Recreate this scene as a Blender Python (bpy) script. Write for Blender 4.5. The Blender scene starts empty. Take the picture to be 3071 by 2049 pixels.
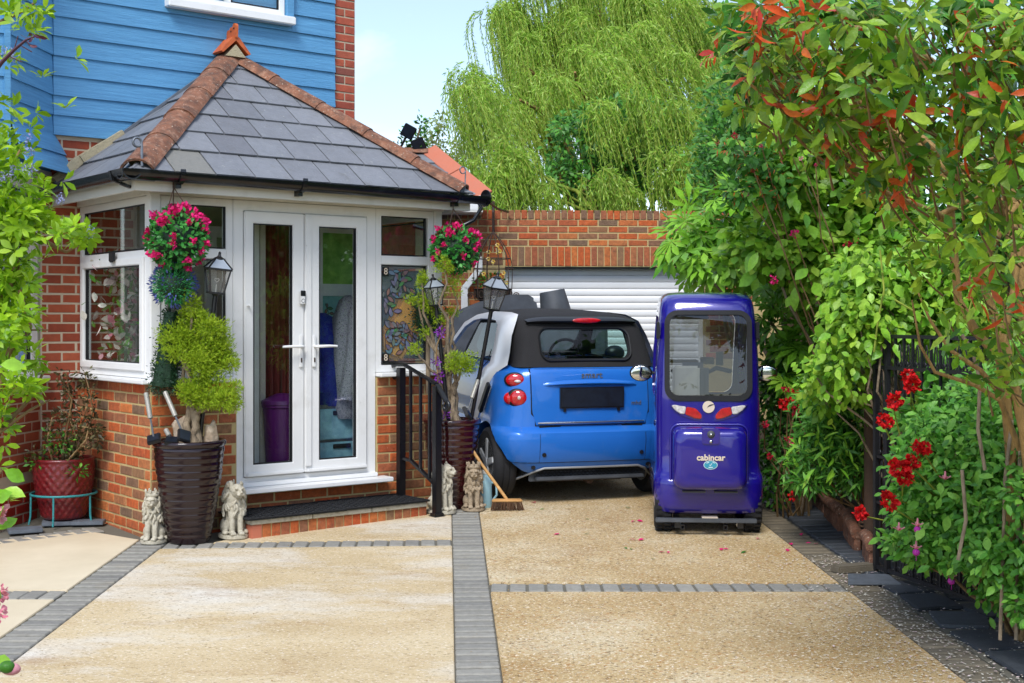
import bpy, bmesh, math, random
import numpy as np
from mathutils import Vector as V, Matrix as MX, Quaternion

random.seed(7)
rng = np.random.default_rng(7)
SC = bpy.context.scene
COL = SC.collection
PI = math.pi

# ------------------------------------------------------------------ camera, sky, sun, exposure
F, HZ, EYE, SL = 1317.0, 318.5, 1.825, 0.0316     # focal length and horizon row for a 1024 px wide picture, eye height, slope of the drive
cam_d = bpy.data.cameras.new('camera')
cam = bpy.data.objects.new('camera', cam_d)
COL.objects.link(cam)
cam.location = (0, 0, EYE)
cam.rotation_euler = (PI / 2, 0, 0)
cam_d.sensor_width = 36.0
cam_d.lens = 36.0 * F / 1024
cam_d.shift_y = -(341.5 - HZ) / 1024
cam_d.clip_start = 0.05
cam_d.clip_end = 3000
SC.camera = cam

SUN_EL, SUN_AZ = math.radians(50), math.radians(194)   # azimuth clockwise from +Y: behind the camera, a little to its left
world = bpy.data.worlds.new('World')
SC.world = world
world.use_nodes = True
wn, wl = world.node_tree.nodes, world.node_tree.links
wn.clear()
w_out = wn.new('ShaderNodeOutputWorld')
w_bg = wn.new('ShaderNodeBackground')
w_bg.inputs['Strength'].default_value = 0.092
w_sky = wn.new('ShaderNodeTexSky')
w_sky.sky_type = 'NISHITA'
w_sky.sun_disc = False
w_sky.sun_elevation = SUN_EL
w_sky.sun_rotation = SUN_AZ
w_sky.air_density = 1.0
w_sky.dust_density = 0.3
w_sky.ozone_density = 1.6
w_tc = wn.new('ShaderNodeTexCoord')
w_map = wn.new('ShaderNodeMapping')
w_map.inputs['Scale'].default_value = (1.6, 1.6, 4.2)
w_map.inputs['Location'].default_value = (0.35, 0.1, 0.55)
w_noise = wn.new('ShaderNodeTexNoise')
w_noise.inputs['Scale'].default_value = 2.2
w_noise.inputs['Detail'].default_value = 7
w_noise.inputs['Roughness'].default_value = 0.55
w_noise.inputs['Distortion'].default_value = 0.4
w_ramp = wn.new('ShaderNodeValToRGB')
w_ramp.color_ramp.elements[0].position = 0.44
w_ramp.color_ramp.elements[0].color = (0.16, 0.16, 0.16, 1)
w_ramp.color_ramp.elements[1].position = 0.70
w_ramp.color_ramp.elements[1].color = (0.93, 0.93, 0.93, 1)
w_mix = wn.new('ShaderNodeMixRGB')
w_mix.inputs['Color2'].default_value = (6.6, 7.0, 8.2, 1)
wl.new(w_tc.outputs['Generated'], w_map.inputs['Vector'])
wl.new(w_map.outputs['Vector'], w_noise.inputs['Vector'])
wl.new(w_noise.outputs['Fac'], w_ramp.inputs['Fac'])
wl.new(w_ramp.outputs['Color'], w_mix.inputs['Fac'])
wl.new(w_sky.outputs['Color'], w_mix.inputs['Color1'])
wl.new(w_mix.outputs['Color'], w_bg.inputs['Color'])
wl.new(w_bg.outputs['Background'], w_out.inputs['Surface'])

sun_d = bpy.data.lights.new('sun', 'SUN')
sun_d.energy = 1.5
sun_d.angle = math.radians(22)
sun_d.color = (1.0, 0.975, 0.94)
sun = bpy.data.objects.new('sun', sun_d)
COL.objects.link(sun)
_sd = V((math.sin(SUN_AZ) * math.cos(SUN_EL), math.cos(SUN_AZ) * math.cos(SUN_EL), math.sin(SUN_EL)))
sun.rotation_euler = _sd.to_track_quat('Z', 'Y').to_euler()

SC.view_settings.view_transform = 'Standard'
SC.view_settings.look = 'None'
SC.view_settings.exposure = 1.22
SC.view_settings.gamma = 1.0
SC.view_settings.use_curve_mapping = False
SC.render.engine = 'CYCLES'
SC.cycles.use_denoising = True
SC.cycles.max_bounces = 8
SC.cycles.diffuse_bounces = 3
SC.cycles.glossy_bounces = 3
SC.cycles.transmission_bounces = 6
SC.cycles.transparent_max_bounces = 12
SC.cycles.caustics_reflective = False
SC.cycles.caustics_refractive = False
SC.cycles.sample_clamp_indirect = 6.0

# ------------------------------------------------------------------ helpers
def at(u, v, y):
    """point seen at pixel (u, v) of the 1024x683 photograph, y metres away"""
    return V(((u - 512) / F * y, y, EYE + (HZ - v) / F * y))

def gz(y):
    return SL * min(max(y, -20.0), 15.6)

def on_ground(u, v):
    y = EYE / (SL + (v - HZ) / F)
    return V(((u - 512) / F * y, y, gz(y)))

def hx(h):
    h = h.lstrip('#')
    c = [int(h[i:i + 2], 16) / 255 for i in (0, 2, 4)]
    return tuple((x / 12.92 if x <= 0.04045 else ((x + 0.055) / 1.055) ** 2.4) for x in c) + (1,)

def rgb(c):
    return hx(c) if isinstance(c, str) else (tuple(c) + (1,) if len(c) == 3 else tuple(c))

def mk(name, cols, rough=0.6, rnd=None, nscale=6.0, nv=0.2, bump=0.0, bscale=40.0, metal=0.0, coat=0.0,
       spec=0.5, transl=0.0, spots=None, stretch=None, alpha=1.0, sheen=0.0):
    m = bpy.data.materials.new(name)
    m.use_nodes = True
    n, l = m.node_tree.nodes, m.node_tree.links
    n.clear()
    out = n.new('ShaderNodeOutputMaterial')
    b = n.new('ShaderNodeBsdfPrincipled')
    geo = n.new('ShaderNodeNewGeometry')
    pos = geo.outputs['Position']
    if stretch:
        mp = n.new('ShaderNodeMapping')
        mp.inputs['Scale'].default_value = stretch
        l.new(pos, mp.inputs['Vector'])
        pos = mp.outputs['Vector']
    cols = [rgb(c) for c in (cols if isinstance(cols, list) else [cols])]
    no = n.new('ShaderNodeTexNoise')
    no.inputs['Scale'].default_value = nscale
    no.inputs['Detail'].default_value = 5
    no.inputs['Roughness'].default_value = 0.6
    l.new(pos, no.inputs['Vector'])
    if rnd == 'obj':
        src = n.new('ShaderNodeObjectInfo').outputs['Random']
    elif rnd == 'isl':
        src = geo.outputs['Random Per Island']
    else:
        mr = n.new('ShaderNodeMapRange')
        mr.inputs[1].default_value, mr.inputs[2].default_value = 0.3, 0.7
        l.new(no.outputs['Fac'], mr.inputs[0])
        src = mr.outputs[0]
    if len(cols) > 1:
        rp = n.new('ShaderNodeValToRGB')
        e = rp.color_ramp.elements
        while len(e) < len(cols):
            e.new(0.5)
        for i, c in enumerate(cols):
            e[i].position = i / (len(cols) - 1)
            e[i].color = c
        l.new(src, rp.inputs['Fac'])
        col = rp.outputs['Color']
    else:
        cn = n.new('ShaderNodeRGB')
        cn.outputs[0].default_value = cols[0]
        col = cn.outputs[0]
    if nv:
        mv = n.new('ShaderNodeMapRange')
        mv.inputs[1].default_value, mv.inputs[2].default_value = 0.28, 0.72
        mv.inputs[3].default_value, mv.inputs[4].default_value = 1 - nv, 1 + nv
        l.new(no.outputs['Fac'], mv.inputs[0])
        hs = n.new('ShaderNodeHueSaturation')
        l.new(mv.outputs[0], hs.inputs['Value'])
        l.new(col, hs.inputs['Color'])
        col = hs.outputs['Color']
    for sp in (spots or []):       # (colour, scale, lo, hi, strength): stains and lichen with a shape of their own
        n2 = n.new('ShaderNodeTexNoise')
        n2.inputs['Scale'].default_value = sp[1]
        n2.inputs['Detail'].default_value = 6
        n2.inputs['Roughness'].default_value = 0.65
        l.new(pos, n2.inputs['Vector'])
        m2 = n.new('ShaderNodeMapRange')
        m2.inputs[1].default_value, m2.inputs[2].default_value = sp[2], sp[3]
        m2.inputs[4].default_value = sp[4]
        l.new(n2.outputs['Fac'], m2.inputs[0])
        mx = n.new('ShaderNodeMixRGB')
        mx.inputs['Color2'].default_value = rgb(sp[0])
        l.new(m2.outputs[0], mx.inputs['Fac'])
        l.new(col, mx.inputs['Color1'])
        col = mx.outputs['Color']
    l.new(col, b.inputs['Base Color'])
    b.inputs['Roughness'].default_value = rough
    b.inputs['Metallic'].default_value = metal
    b.inputs['Specular IOR Level'].default_value = spec
    b.inputs['Coat Weight'].default_value = coat
    b.inputs['Coat Roughness'].default_value = 0.04
    b.inputs['Alpha'].default_value = alpha
    if bump:
        bn = n.new('ShaderNodeTexNoise')
        bn.inputs['Scale'].default_value = bscale
        bn.inputs['Detail'].default_value = 4
        l.new(pos, bn.inputs['Vector'])
        bp = n.new('ShaderNodeBump')
        bp.inputs['Strength'].default_value = bump
        bp.inputs['Distance'].default_value = 0.01
        l.new(bn.outputs['Fac'], bp.inputs['Height'])
        l.new(bp.outputs['Normal'], b.inputs['Normal'])
    sh = b.outputs[0]
    if transl:
        t = n.new('ShaderNodeBsdfTranslucent')
        l.new(col, t.inputs['Color'])
        ms = n.new('ShaderNodeMixShader')
        ms.inputs[0].default_value = transl
        l.new(sh, ms.inputs[1])
        l.new(t.outputs[0], ms.inputs[2])
        sh = ms.outputs[0]
    l.new(sh, out.inputs['Surface'])
    return m

def glass_mat(name, tint, refl=1.0, rough=0.0, body=0.0, body_col='#808080'):
    """thin pane: clear with a fresnel reflection, and some haze of its own if it is a printed or dirty film"""
    m = bpy.data.materials.new(name)
    m.use_nodes = True
    n, l = m.node_tree.nodes, m.node_tree.links
    n.clear()
    out = n.new('ShaderNodeOutputMaterial')
    tr = n.new('ShaderNodeBsdfTransparent')
    tr.inputs['Color'].default_value = rgb(tint)
    gl = n.new('ShaderNodeBsdfGlossy')
    gl.inputs['Roughness'].default_value = rough
    fr = n.new('ShaderNodeLayerWeight')          # facing = 1 - cos; its fifth power is Schlick's reflection
    fr.inputs['Blend'].default_value = 0.5
    p5 = n.new('ShaderNodeMath')
    p5.operation = 'POWER'
    p5.inputs[1].default_value = 5.0
    l.new(fr.outputs['Facing'], p5.inputs[0])
    mu = n.new('ShaderNodeMath')
    mu.operation = 'MULTIPLY_ADD'
    mu.inputs[1].default_value = 0.95 * min(refl, 1)
    mu.inputs[2].default_value = 0.045 * refl
    mu.use_clamp = True
    l.new(p5.outputs[0], mu.inputs[0])
    base = tr.outputs[0]
    if body:
        d = n.new('ShaderNodeBsdfDiffuse')
        d.inputs['Color'].default_value = rgb(body_col)
        mb = n.new('ShaderNodeMixShader')
        mb.inputs[0].default_value = body
        l.new(base, mb.inputs[1])
        l.new(d.outputs[0], mb.inputs[2])
        base = mb.outputs[0]
    mx = n.new('ShaderNodeMixShader')
    l.new(mu.outputs[0], mx.inputs[0])
    l.new(base, mx.inputs[1])
    l.new(gl.outputs[0], mx.inputs[2])
    l.new(mx.outputs[0], out.inputs['Surface'])
    return m

class MB:
    """collects shapes into one mesh"""
    def __init__(s):
        s.v, s.f = [], []

    def add(s, vs, fs):
        o = len(s.v)
        s.v += [tuple(x) for x in vs]
        s.f += [tuple(o + i for i in f) for f in fs]
        return s

    def box(s, x0, x1, y0, y1, z0, z1, m=None):
        vs = [V((x, y, z)) for z in (z0, z1) for y in (y0, y1) for x in (x0, x1)]
        if m is not None:
            vs = [m @ p for p in vs]
        return s.add(vs, [(0, 2, 3, 1), (4, 5, 7, 6), (0, 1, 5, 4), (2, 6, 7, 3), (0, 4, 6, 2), (1, 3, 7, 5)])

    def ring(s, x0, x1, z0, z1, w, y0, y1):
        """rectangular picture-frame in the xz plane; w = (left, right, bottom, top) widths or one width"""
        if not isinstance(w, tuple):
            w = (w,) * 4
        o = [(x0, z0), (x1, z0), (x1, z1), (x0, z1)]
        i = [(x0 + w[0], z0 + w[2]), (x1 - w[1], z0 + w[2]), (x1 - w[1], z1 - w[3]), (x0 + w[0], z1 - w[3])]
        vs = [(x, y0, z) for x, z in o] + [(x, y0, z) for x, z in i] + [(x, y1, z) for x, z in o] + [(x, y1, z) for x, z in i]
        fs = []
        for k in range(4):
            j = (k + 1) % 4
            fs += [(k, j, 4 + j, 4 + k), (8 + j, 8 + k, 12 + k, 12 + j), (j, k, 8 + k, 8 + j), (4 + k, 4 + j, 12 + j, 12 + k)]
        return s.add(vs, fs)

    def prism(s, poly, z0, z1, m=None):
        """polygon in xy raised from z0 to z1"""
        n = len(poly)
        vs = [V((p[0], p[1], z0)) for p in poly] + [V((p[0], p[1], z1)) for p in poly]
        if m is not None:
            vs = [m @ p for p in vs]
        fs = [tuple(range(n))[::-1], tuple(range(n, 2 * n))] + [(i, (i + 1) % n, n + (i + 1) % n, n + i) for i in range(n)]
        return s.add(vs, fs)

    def tube(s, pts, r, n=8, cap=True):
        pts = [V(p) for p in pts]
        rs = r if isinstance(r, (list, tuple)) else [r] * len(pts)
        vs, fs = [], []
        d0 = (pts[1] - pts[0]).normalized()
        a = d0.cross(V((0, 0, 1)) if abs(d0.z) < 0.9 else V((1, 0, 0))).normalized()
        for i, p in enumerate(pts):
            d = (pts[min(i + 1, len(pts) - 1)] - pts[max(i - 1, 0)]).normalized()
            a = (a - d * a.dot(d)).normalized()
            b = d.cross(a)
            for k in range(n):
                t = 2 * PI * k / n
                vs.append(p + (a * math.cos(t) + b * math.sin(t)) * rs[i])
        for i in range(len(pts) - 1):
            for k in range(n):
                j = (k + 1) % n
                fs.append((i * n + k, i * n + j, (i + 1) * n + j, (i + 1) * n + k))
        if cap:
            fs += [tuple(range(n))[::-1], tuple(range((len(pts) - 1) * n, len(pts) * n))]
        return s.add(vs, fs)

    def bar(s, p, q, w, h=None, up=(0, 0, 1)):
        """rectangular bar from p to q"""
        h = h or w
        p, q, up = V(p), V(q), V(up)
        d = (q - p).normalized()
        a = d.cross(up)
        a = a.normalized() if a.length > 1e-4 else V((1, 0, 0))
        b = a.cross(d).normalized()
        vs = [c + a * (sx * w / 2) + b * (sz * h / 2) for c in (p, q) for sx, sz in ((-1, -1), (1, -1), (1, 1), (-1, 1))]
        return s.add(vs, [(0, 3, 2, 1), (4, 5, 6, 7), (0, 1, 5, 4), (1, 2, 6, 5), (2, 3, 7, 6), (3, 0, 4, 7)])

    def lathe(s, prof, n=24, c=(0, 0, 0), m=None, wob=None):
        vs, fs = [], []
        for r, z in prof:
            for k in range(n):
                t = 2 * PI * k / n
                rr = r * (wob(t, z) if wob else 1)
                p = V((c[0] + rr * math.cos(t), c[1] + rr * math.sin(t), c[2] + z))
                vs.append(m @ p if m is not None else p)
        for i in range(len(prof) - 1):
            for k in range(n):
                j = (k + 1) % n
                fs.append((i * n + k, i * n + j, (i + 1) * n + j, (i + 1) * n + k))
        fs.append(tuple(range(n))[::-1])
        fs.append(tuple(range((len(prof) - 1) * n, len(prof) * n)))
        return s.add(vs, fs)

    def ell(s, c, r, nu=12, nv=8, m=None):
        r = r if isinstance(r, (tuple, list, V)) else (r, r, r)
        vs, fs = [], []
        for i in range(1, nv):
            a = PI * i / nv
            for k in range(nu):
                t = 2 * PI * k / nu
                vs.append(V((r[0] * math.sin(a) * math.cos(t), r[1] * math.sin(a) * math.sin(t), r[2] * math.cos(a))))
        vs += [V((0, 0, r[2])), V((0, 0, -r[2]))]
        top, bot = len(vs) - 2, len(vs) - 1
        for i in range(nv - 2):
            for k in range(nu):
                j = (k + 1) % nu
                fs.append((i * nu + k, (i + 1) * nu + k, (i + 1) * nu + j, i * nu + j))
        for k in range(nu):
            j = (k + 1) % nu
            fs += [(top, k, j), (bot, (nv - 2) * nu + j, (nv - 2) * nu + k)]
        if m is not None:
            vs = [m @ p for p in vs]
        return s.add([p + V(c) for p in vs], fs)

    def mesh(s, name, bev=0.0, smooth=None, seg=2, fix=False):
        me = bpy.data.meshes.new(name)
        me.from_pydata(s.v, [], s.f)
        if bev or fix:
            bm = bmesh.new()
            bm.from_mesh(me)
            if fix:
                bmesh.ops.recalc_face_normals(bm, faces=bm.faces)
            if bev:
                es = [e for e in bm.edges if len(e.link_faces) == 2 and e.calc_face_angle(0) > 0.6]
                bmesh.ops.bevel(bm, geom=es, offset=bev, segments=seg, affect='EDGES', clamp_overlap=True)
            bm.to_mesh(me)
            bm.free()
        if smooth is not None:
            me.shade_smooth()
            me.set_sharp_from_angle(angle=math.radians(smooth))
        me.update()
        return me

def link(name, me, m=None, parent=None, loc=None, rot=None, label=None, kind=None):
    o = bpy.data.objects.new(name, me)
    COL.objects.link(o)
    if m is not None and me is not None:
        if not me.materials:
            me.materials.append(m)
        elif me.materials[0] is not m:
            o.material_slots[0].link = 'OBJECT'
            o.material_slots[0].material = m
    if parent is not None:
        o.parent = parent
    if loc is not None:
        o.location = loc
    if rot is not None:
        o.rotation_euler = rot if isinstance(rot, (tuple, list)) else (0, 0, rot)
    if label:
        o['label'] = label
    if kind:
        o['kind'] = kind
    return o

def part(name, mb, m, parent, bev=0.0, smooth=None, fix=False, **k):
    return link(name, mb.mesh(name, bev, smooth, fix=fix), m, parent, **k)

def tag(o, label, cat, group=None, kind=None):
    o['label'] = label
    o['category'] = cat
    if group:
        o['group'] = group
    if kind:
        o['kind'] = kind
    return o

def thing(name, label, cat, loc=(0, 0, 0), rotz=0.0, group=None, rot=None):
    o = bpy.data.objects.new(name, None)
    COL.objects.link(o)
    o.empty_display_size = 0.1
    o.location = loc
    o.rotation_euler = rot if rot else (0, 0, rotz)
    return tag(o, label, cat, group)

def struct(name, mb, m, **k):
    return part(name, mb, m, None, kind='structure', **k)

def baked(o, name=None):
    """apply the modifiers of o and return the new mesh"""
    bpy.context.view_layer.update()
    dg = bpy.context.evaluated_depsgraph_get()
    me = bpy.data.meshes.new_from_object(o.evaluated_get(dg))
    if name:
        me.name = name
    return me

def cut(o, cutters):
    tmp = []
    bpy.context.view_layer.update()
    for mb in cutters:
        c = bpy.data.objects.new('cutter', mb.mesh('cutter', fix=True))
        COL.objects.link(c)
        c.matrix_world = o.matrix_world.copy()
        md = o.modifiers.new('cut', 'BOOLEAN')
        md.operation, md.object, md.solver = 'DIFFERENCE', c, 'EXACT'
        tmp.append(c)
    me = baked(o)
    o.modifiers.clear()
    for c in tmp:
        bpy.data.objects.remove(c)
    o.data = me
    return o

def text_mesh(s, size, ext=0.002, spacing=1.0, bold=0.0):
    cu = bpy.data.curves.new('lettering', 'FONT')
    cu.body, cu.size, cu.extrude = s, size, ext
    cu.align_x, cu.align_y = 'CENTER', 'CENTER'
    cu.space_character = spacing
    cu.offset = bold
    cu.resolution_u = 4
    o = bpy.data.objects.new('lettering', cu)
    COL.objects.link(o)
    me = baked(o, 'lettering')
    bpy.data.objects.remove(o)
    return me

def frame(o, xd, yd, zd):
    return MX(((xd[0], yd[0], zd[0], o[0]), (xd[1], yd[1], zd[1], o[1]), (xd[2], yd[2], zd[2], o[2]), (0, 0, 0, 1)))

# ---- leaves
def leaf_tmpl(w=0.4, fold=0.12, curl=0.15, seg=4, shape=1.0):
    """one leaf along +Y, unit length, normal +Z"""
    vs, fs = [], []
    for i in range(seg + 1):
        t = i / seg
        hw = 0.5 * w * math.sin(PI * t ** shape) if 0 < i < seg else 0.0
        z = -curl * t * t
        if hw:
            vs += [(-hw, t, z + fold * hw * 2), (0, t, z), (hw, t, z + fold * hw * 2)]
        else:
            vs += [(0, t, z)]
    fs += [(0, 2, 1), (0, 3, 2)]
    for i in range(1, seg - 1):
        a = 1 + (i - 1) * 3
        fs += [(a, a + 1, a + 4, a + 3), (a + 1, a + 2, a + 5, a + 4)]
    a = 1 + (seg - 2) * 3
    fs += [(a, a + 1, a + 3), (a + 1, a + 2, a + 3)]
    return np.array(vs, float), fs

def diamond_tmpl(w=0.3, curl=0.15, fold=0.1):
    return np.array([(0, 0, 0), (-w / 2, 0.45, fold * w), (0, 1, -curl), (w / 2, 0.45, fold * w)], float), [(0, 3, 2, 1)]

def palmate_tmpl(lobes=8):
    vs, fs = [(0, 0, 0)], []
    for i in range(lobes):
        a = -1.9 + 3.8 * i / (lobes - 1)
        L = 1.0 - 0.35 * abs(a) / 1.9
        d = np.array((math.sin(a), math.cos(a), 0))
        p = np.array((d[1], -d[0], 0))
        o = len(vs)
        for q, z in ((d * L * 0.36 - p * 0.045, 0), (d * L * 0.66 - p * 0.14 * L, -0.03), (d * L, -0.18), (d * L * 0.66 + p * 0.14 * L, -0.03), (d * L * 0.36 + p * 0.045, 0), (d * L * 0.62, -0.07)):
            vs.append((q[0], q[1], q[2] + z))
        fs += [(0, o + 4, o + 5, o), (o, o + 5, o + 1), (o + 1, o + 5, o + 2), (o + 2, o + 5, o + 3), (o + 3, o + 5, o + 4)]
    return np.array(vs, float), fs

LEAF = leaf_tmpl()
LEAF_LONG = leaf_tmpl(0.24, 0.1, 0.2)
LEAF_WIDE = leaf_tmpl(0.62, 0.1, 0.12)
LEAF_LOW = leaf_tmpl(0.45, 0.12, 0.12, 2)
DIAMOND = diamond_tmpl(0.4)
BLADE = diamond_tmpl(0.16)
PALM = palmate_tmpl()

def frames(D, N):
    D = D / np.maximum(np.linalg.norm(D, axis=1, keepdims=True), 1e-6)
    X = np.cross(D, N)
    X /= np.maximum(np.linalg.norm(X, axis=1, keepdims=True), 1e-6)
    return X, D, np.cross(X, D)

def scatter_mesh(name, tmpl, P, D, N, S):
    tv, tf = tmpl
    P, D, N = np.asarray(P, float), np.asarray(D, float), np.asarray(N, float)
    S = np.asarray(S, float).reshape(-1, 1)
    X, D, N = frames(D, N)
    n, k = len(P), len(tv)
    co = (P[:, None, :] + S[:, None, :] * (tv[None, :, 0:1] * X[:, None, :] + tv[None, :, 1:2] * D[:, None, :] + tv[None, :, 2:3] * N[:, None, :])).reshape(-1, 3)
    li = np.concatenate([np.array(f) for f in tf])
    ls = np.array([len(f) for f in tf])
    st = np.concatenate([[0], np.cumsum(ls)[:-1]])
    loops = (li[None, :] + (np.arange(n) * k)[:, None]).reshape(-1)
    starts = (st[None, :] + (np.arange(n) * len(li))[:, None]).reshape(-1)
    me = bpy.data.meshes.new(name)
    me.vertices.add(n * k)
    me.vertices.foreach_set('co', co.astype(np.float32).ravel())
    me.loops.add(len(loops))
    me.loops.foreach_set('vertex_index', loops.astype(np.int32))
    me.polygons.add(len(starts))
    me.polygons.foreach_set('loop_start', starts.astype(np.int32))
    me.update(calc_edges=True)
    me.validate()
    me.shade_smooth()
    return me

def rdir(n, up=0.0):
    d = rng.normal(size=(n, 3))
    d /= np.linalg.norm(d, axis=1, keepdims=True)
    d[:, 2] += up
    return d / np.linalg.norm(d, axis=1, keepdims=True)

def blob_pts(blobs, n, shell=0.55):
    """n points in a list of (centre, radii) ellipsoids, thicker towards their skins; also the outward directions"""
    vol = np.array([(b[1][0] * b[1][1] * b[1][2]) ** (2 / 3) for b in blobs])
    pick = rng.choice(len(blobs), n, p=vol / vol.sum())
    C = np.array([tuple(b[0]) for b in blobs])[pick]
    R = np.array([tuple(b[1]) for b in blobs])[pick]
    d = rdir(n)
    r = shell + (1 - shell) * rng.random((n, 1)) ** 0.6
    r *= 1 + 0.2 * rng.normal(size=(n, 1))
    return C + d * R * r, d

def leaf_objects(name, tmpls, P, D, N, S, m, parent):
    """each leaf an object of its own, sharing a few meshes"""
    mes = []
    for t in tmpls:
        me = bpy.data.meshes.new(name)
        me.from_pydata([tuple(q) for q in t[0]], [], t[1])
        me.shade_smooth()
        me.materials.append(m)
        mes.append(me)
    X, D, N = frames(np.asarray(D, float), np.asarray(N, float))
    inv = parent.matrix_basis.inverted()
    for i in range(len(P)):
        o = bpy.data.objects.new(name, mes[i % len(mes)])
        COL.objects.link(o)
        o.parent = parent
        s = float(S[i])
        o.matrix_basis = inv @ MX(((X[i][0] * s, D[i][0] * s, N[i][0] * s, P[i][0]), (X[i][1] * s, D[i][1] * s, N[i][1] * s, P[i][1]), (X[i][2] * s, D[i][2] * s, N[i][2] * s, P[i][2]), (0, 0, 0, 1)))

def to_local(P, parent):
    inv = np.array(parent.matrix_basis.inverted())
    return np.asarray(P) @ inv[:3, :3].T + inv[:3, 3]

def foliage(name, tmpl, P, D, N, S, m, parent, kind='stuff'):
    """joined leaves; parent must not be rotated"""
    me = scatter_mesh(name, tmpl, to_local(P, parent) if parent else P, D, N, S)
    return link(name, me, m, parent, kind=kind)

def wiggle(p, q, n=6, amp=0.05, seed=None):
    rr = random.Random(seed) if seed is not None else random
    p, q = V(p), V(q)
    L = (q - p).length
    return [p.lerp(q, i / n) + (V((rr.uniform(-1, 1), rr.uniform(-1, 1), rr.uniform(-0.6, 0.6))) * amp * L if 0 < i < n else V()) for i in range(n + 1)]

def taper(r0, r1, n):
    return [r0 + (r1 - r0) * i / (n - 1) for i in range(n)]

# ---- bricks
def brick_mesh(L=0.213, H=0.0625, D=0.03, seed=0, j=0.0015):
    rr = random.Random(seed)
    ch = 0.005
    f = lambda: rr.uniform(-j, j)
    o = [(-L / 2, 0, -H / 2), (L / 2, 0, -H / 2), (L / 2, 0, H / 2), (-L / 2, 0, H / 2)]
    back = [(x, D, z) for x, _, z in o]
    mid = [(x + f(), 0.004, z + f()) for x, _, z in o]
    fr = [(x - math.copysign(ch, x) + f(), f(), z - math.copysign(ch * 0.8, z) + f()) for x, _, z in o]
    mb = MB().add(back + mid + fr, [(8, 9, 10, 11)])
    for i in range(4):
        k = (i + 1) % 4
        mb.f += [(i, k, 4 + k, 4 + i), (4 + i, 4 + k, 8 + k, 8 + i)]
    me = mb.mesh('brick', fix=False)
    return me

BRICKS = [brick_mesh(seed=s) for s in range(5)]
SOLDIERS = [brick_mesh(0.065, 0.215, seed=s) for s in range(4)]
HEADERS = [brick_mesh(0.065, 0.1, seed=s + 20) for s in range(4)]

def put(me, m, parent, loc, sx=1.0, rot=None, name='brick'):
    o = bpy.data.objects.new(name, me)
    COL.objects.link(o)
    if not me.materials:
        me.materials.append(m)
    elif me.materials[0] is not m:
        o.material_slots[0].link = 'OBJECT'
        o.material_slots[0].material = m
    o.parent = parent
    o.location = loc
    if sx != 1.0:
        o.scale = (sx, 1, 1)
    if rot:
        o.rotation_euler = rot
    return o

def courses(wall, m, W, z0, z1, x0=0.0, phase=0.0, holes=(), pitch=0.225, proud=0.005, flemish=False, z_start=None):
    """stretcher courses over x0..x0+W, z0..z1 of a wall whose face is y=0 looking towards -y; each brick an object"""
    r = 0
    z = (z0 if z_start is None else z_start) + 0.0375
    while z < z1 - 0.02:
        x = x0 + (-pitch * (((r % 2) * 0.5 + phase) % 1.0))
        k = r % 2
        while x < x0 + W:
            L = pitch
            if flemish:
                L = pitch if k % 2 == 0 else pitch * 0.5
            a, b = max(x, x0), min(x + L, x0 + W)
            segs = [(a, b)]
            for h in holes:
                if h[2] < z < h[3]:
                    nxt = []
                    for s_, e_ in segs:
                        if e_ <= h[0] or s_ >= h[1]:
                            nxt.append((s_, e_))
                        else:
                            if s_ < h[0]: nxt.append((s_, h[0]))
                            if e_ > h[1]: nxt.append((h[1], e_))
                    segs = nxt
            for s_, e_ in segs:
                if e_ - s_ > 0.045:
                    ln = e_ - s_ - 0.012
                    put(random.choice(BRICKS), m, wall, ((s_ + e_) / 2, -proud + random.uniform(-0.0015, 0.0015), z), ln / 0.215, (0, random.uniform(-0.004, 0.004), 0))
            x += L
            k += 1
        z += 0.075
        r += 1

# ------------------------------------------------------------------ materials
M_ = {}
M_['mortar_yellow'] = mk('mortar_yellow', ['#c9b482', '#b39f6c'], 0.9, nscale=30, nv=0.25, bump=0.5, bscale=150)
M_['mortar_pale'] = mk('mortar_pale', ['#c4b49c', '#ad9c85'], 0.9, nscale=30, bump=0.4, bscale=150)
M_['brick_multi'] = mk('brick_multi', ['#b85a2a', '#78604a', '#b24e22', '#8a6448', '#bf6630', '#725c48', '#b85626', '#82664a', '#c26c34', '#6c5846', '#bc5a28', '#aa5428'], 0.85, rnd='obj', nscale=28, nv=0.3, bump=0.7, bscale=110,
                        spots=[('#6b4a3c', 24, 0.56, 0.72, 0.55), ('#c9b9a0', 60, 0.64, 0.75, 0.45)])
M_['brick_house'] = mk('brick_house', ['#8c4026', '#9c4a2c', '#84371f', '#964328', '#a24f30'], 0.8, rnd='obj', nscale=20, nv=0.14, bump=0.35, bscale=120)
M_['brick_pier'] = mk('brick_pier', ['#9c4634', '#a85038', '#8d3f30', '#b0563a', '#84493c'], 0.8, rnd='obj', nscale=22, nv=0.15, bump=0.35, bscale=120)
M_['brick_red_paint'] = mk('brick_red_paint', ['#8c2218', '#a02c1e'], 0.45, rnd='obj', nscale=9, nv=0.15, bump=0.3, bscale=60)
M_['white'] = mk('white_upvc', '#e9e9e8', 0.28, nscale=3, nv=0.03, spec=0.5, spots=[('#a8a494', 4, 0.55, 0.8, 0.3), ('#8d8a7c', 30, 0.66, 0.74, 0.25)])
M_['white_dull'] = mk('white_dull', '#dcdad2', 0.45, nscale=5, nv=0.06, spots=[('#a09c8c', 7, 0.55, 0.8, 0.35)])
M_['seal'] = mk('black_seal', '#15161a', 0.6, nv=0)
M_['clad'] = mk('blue_cladding', ['#4f8cba', '#5b99c4'], 0.55, nscale=2.2, nv=0.09, spots=[('#8fb0c8', 6, 0.6, 0.8, 0.25)], bump=0.5, bscale=9, stretch=(1.2, 1.2, 30))
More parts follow.
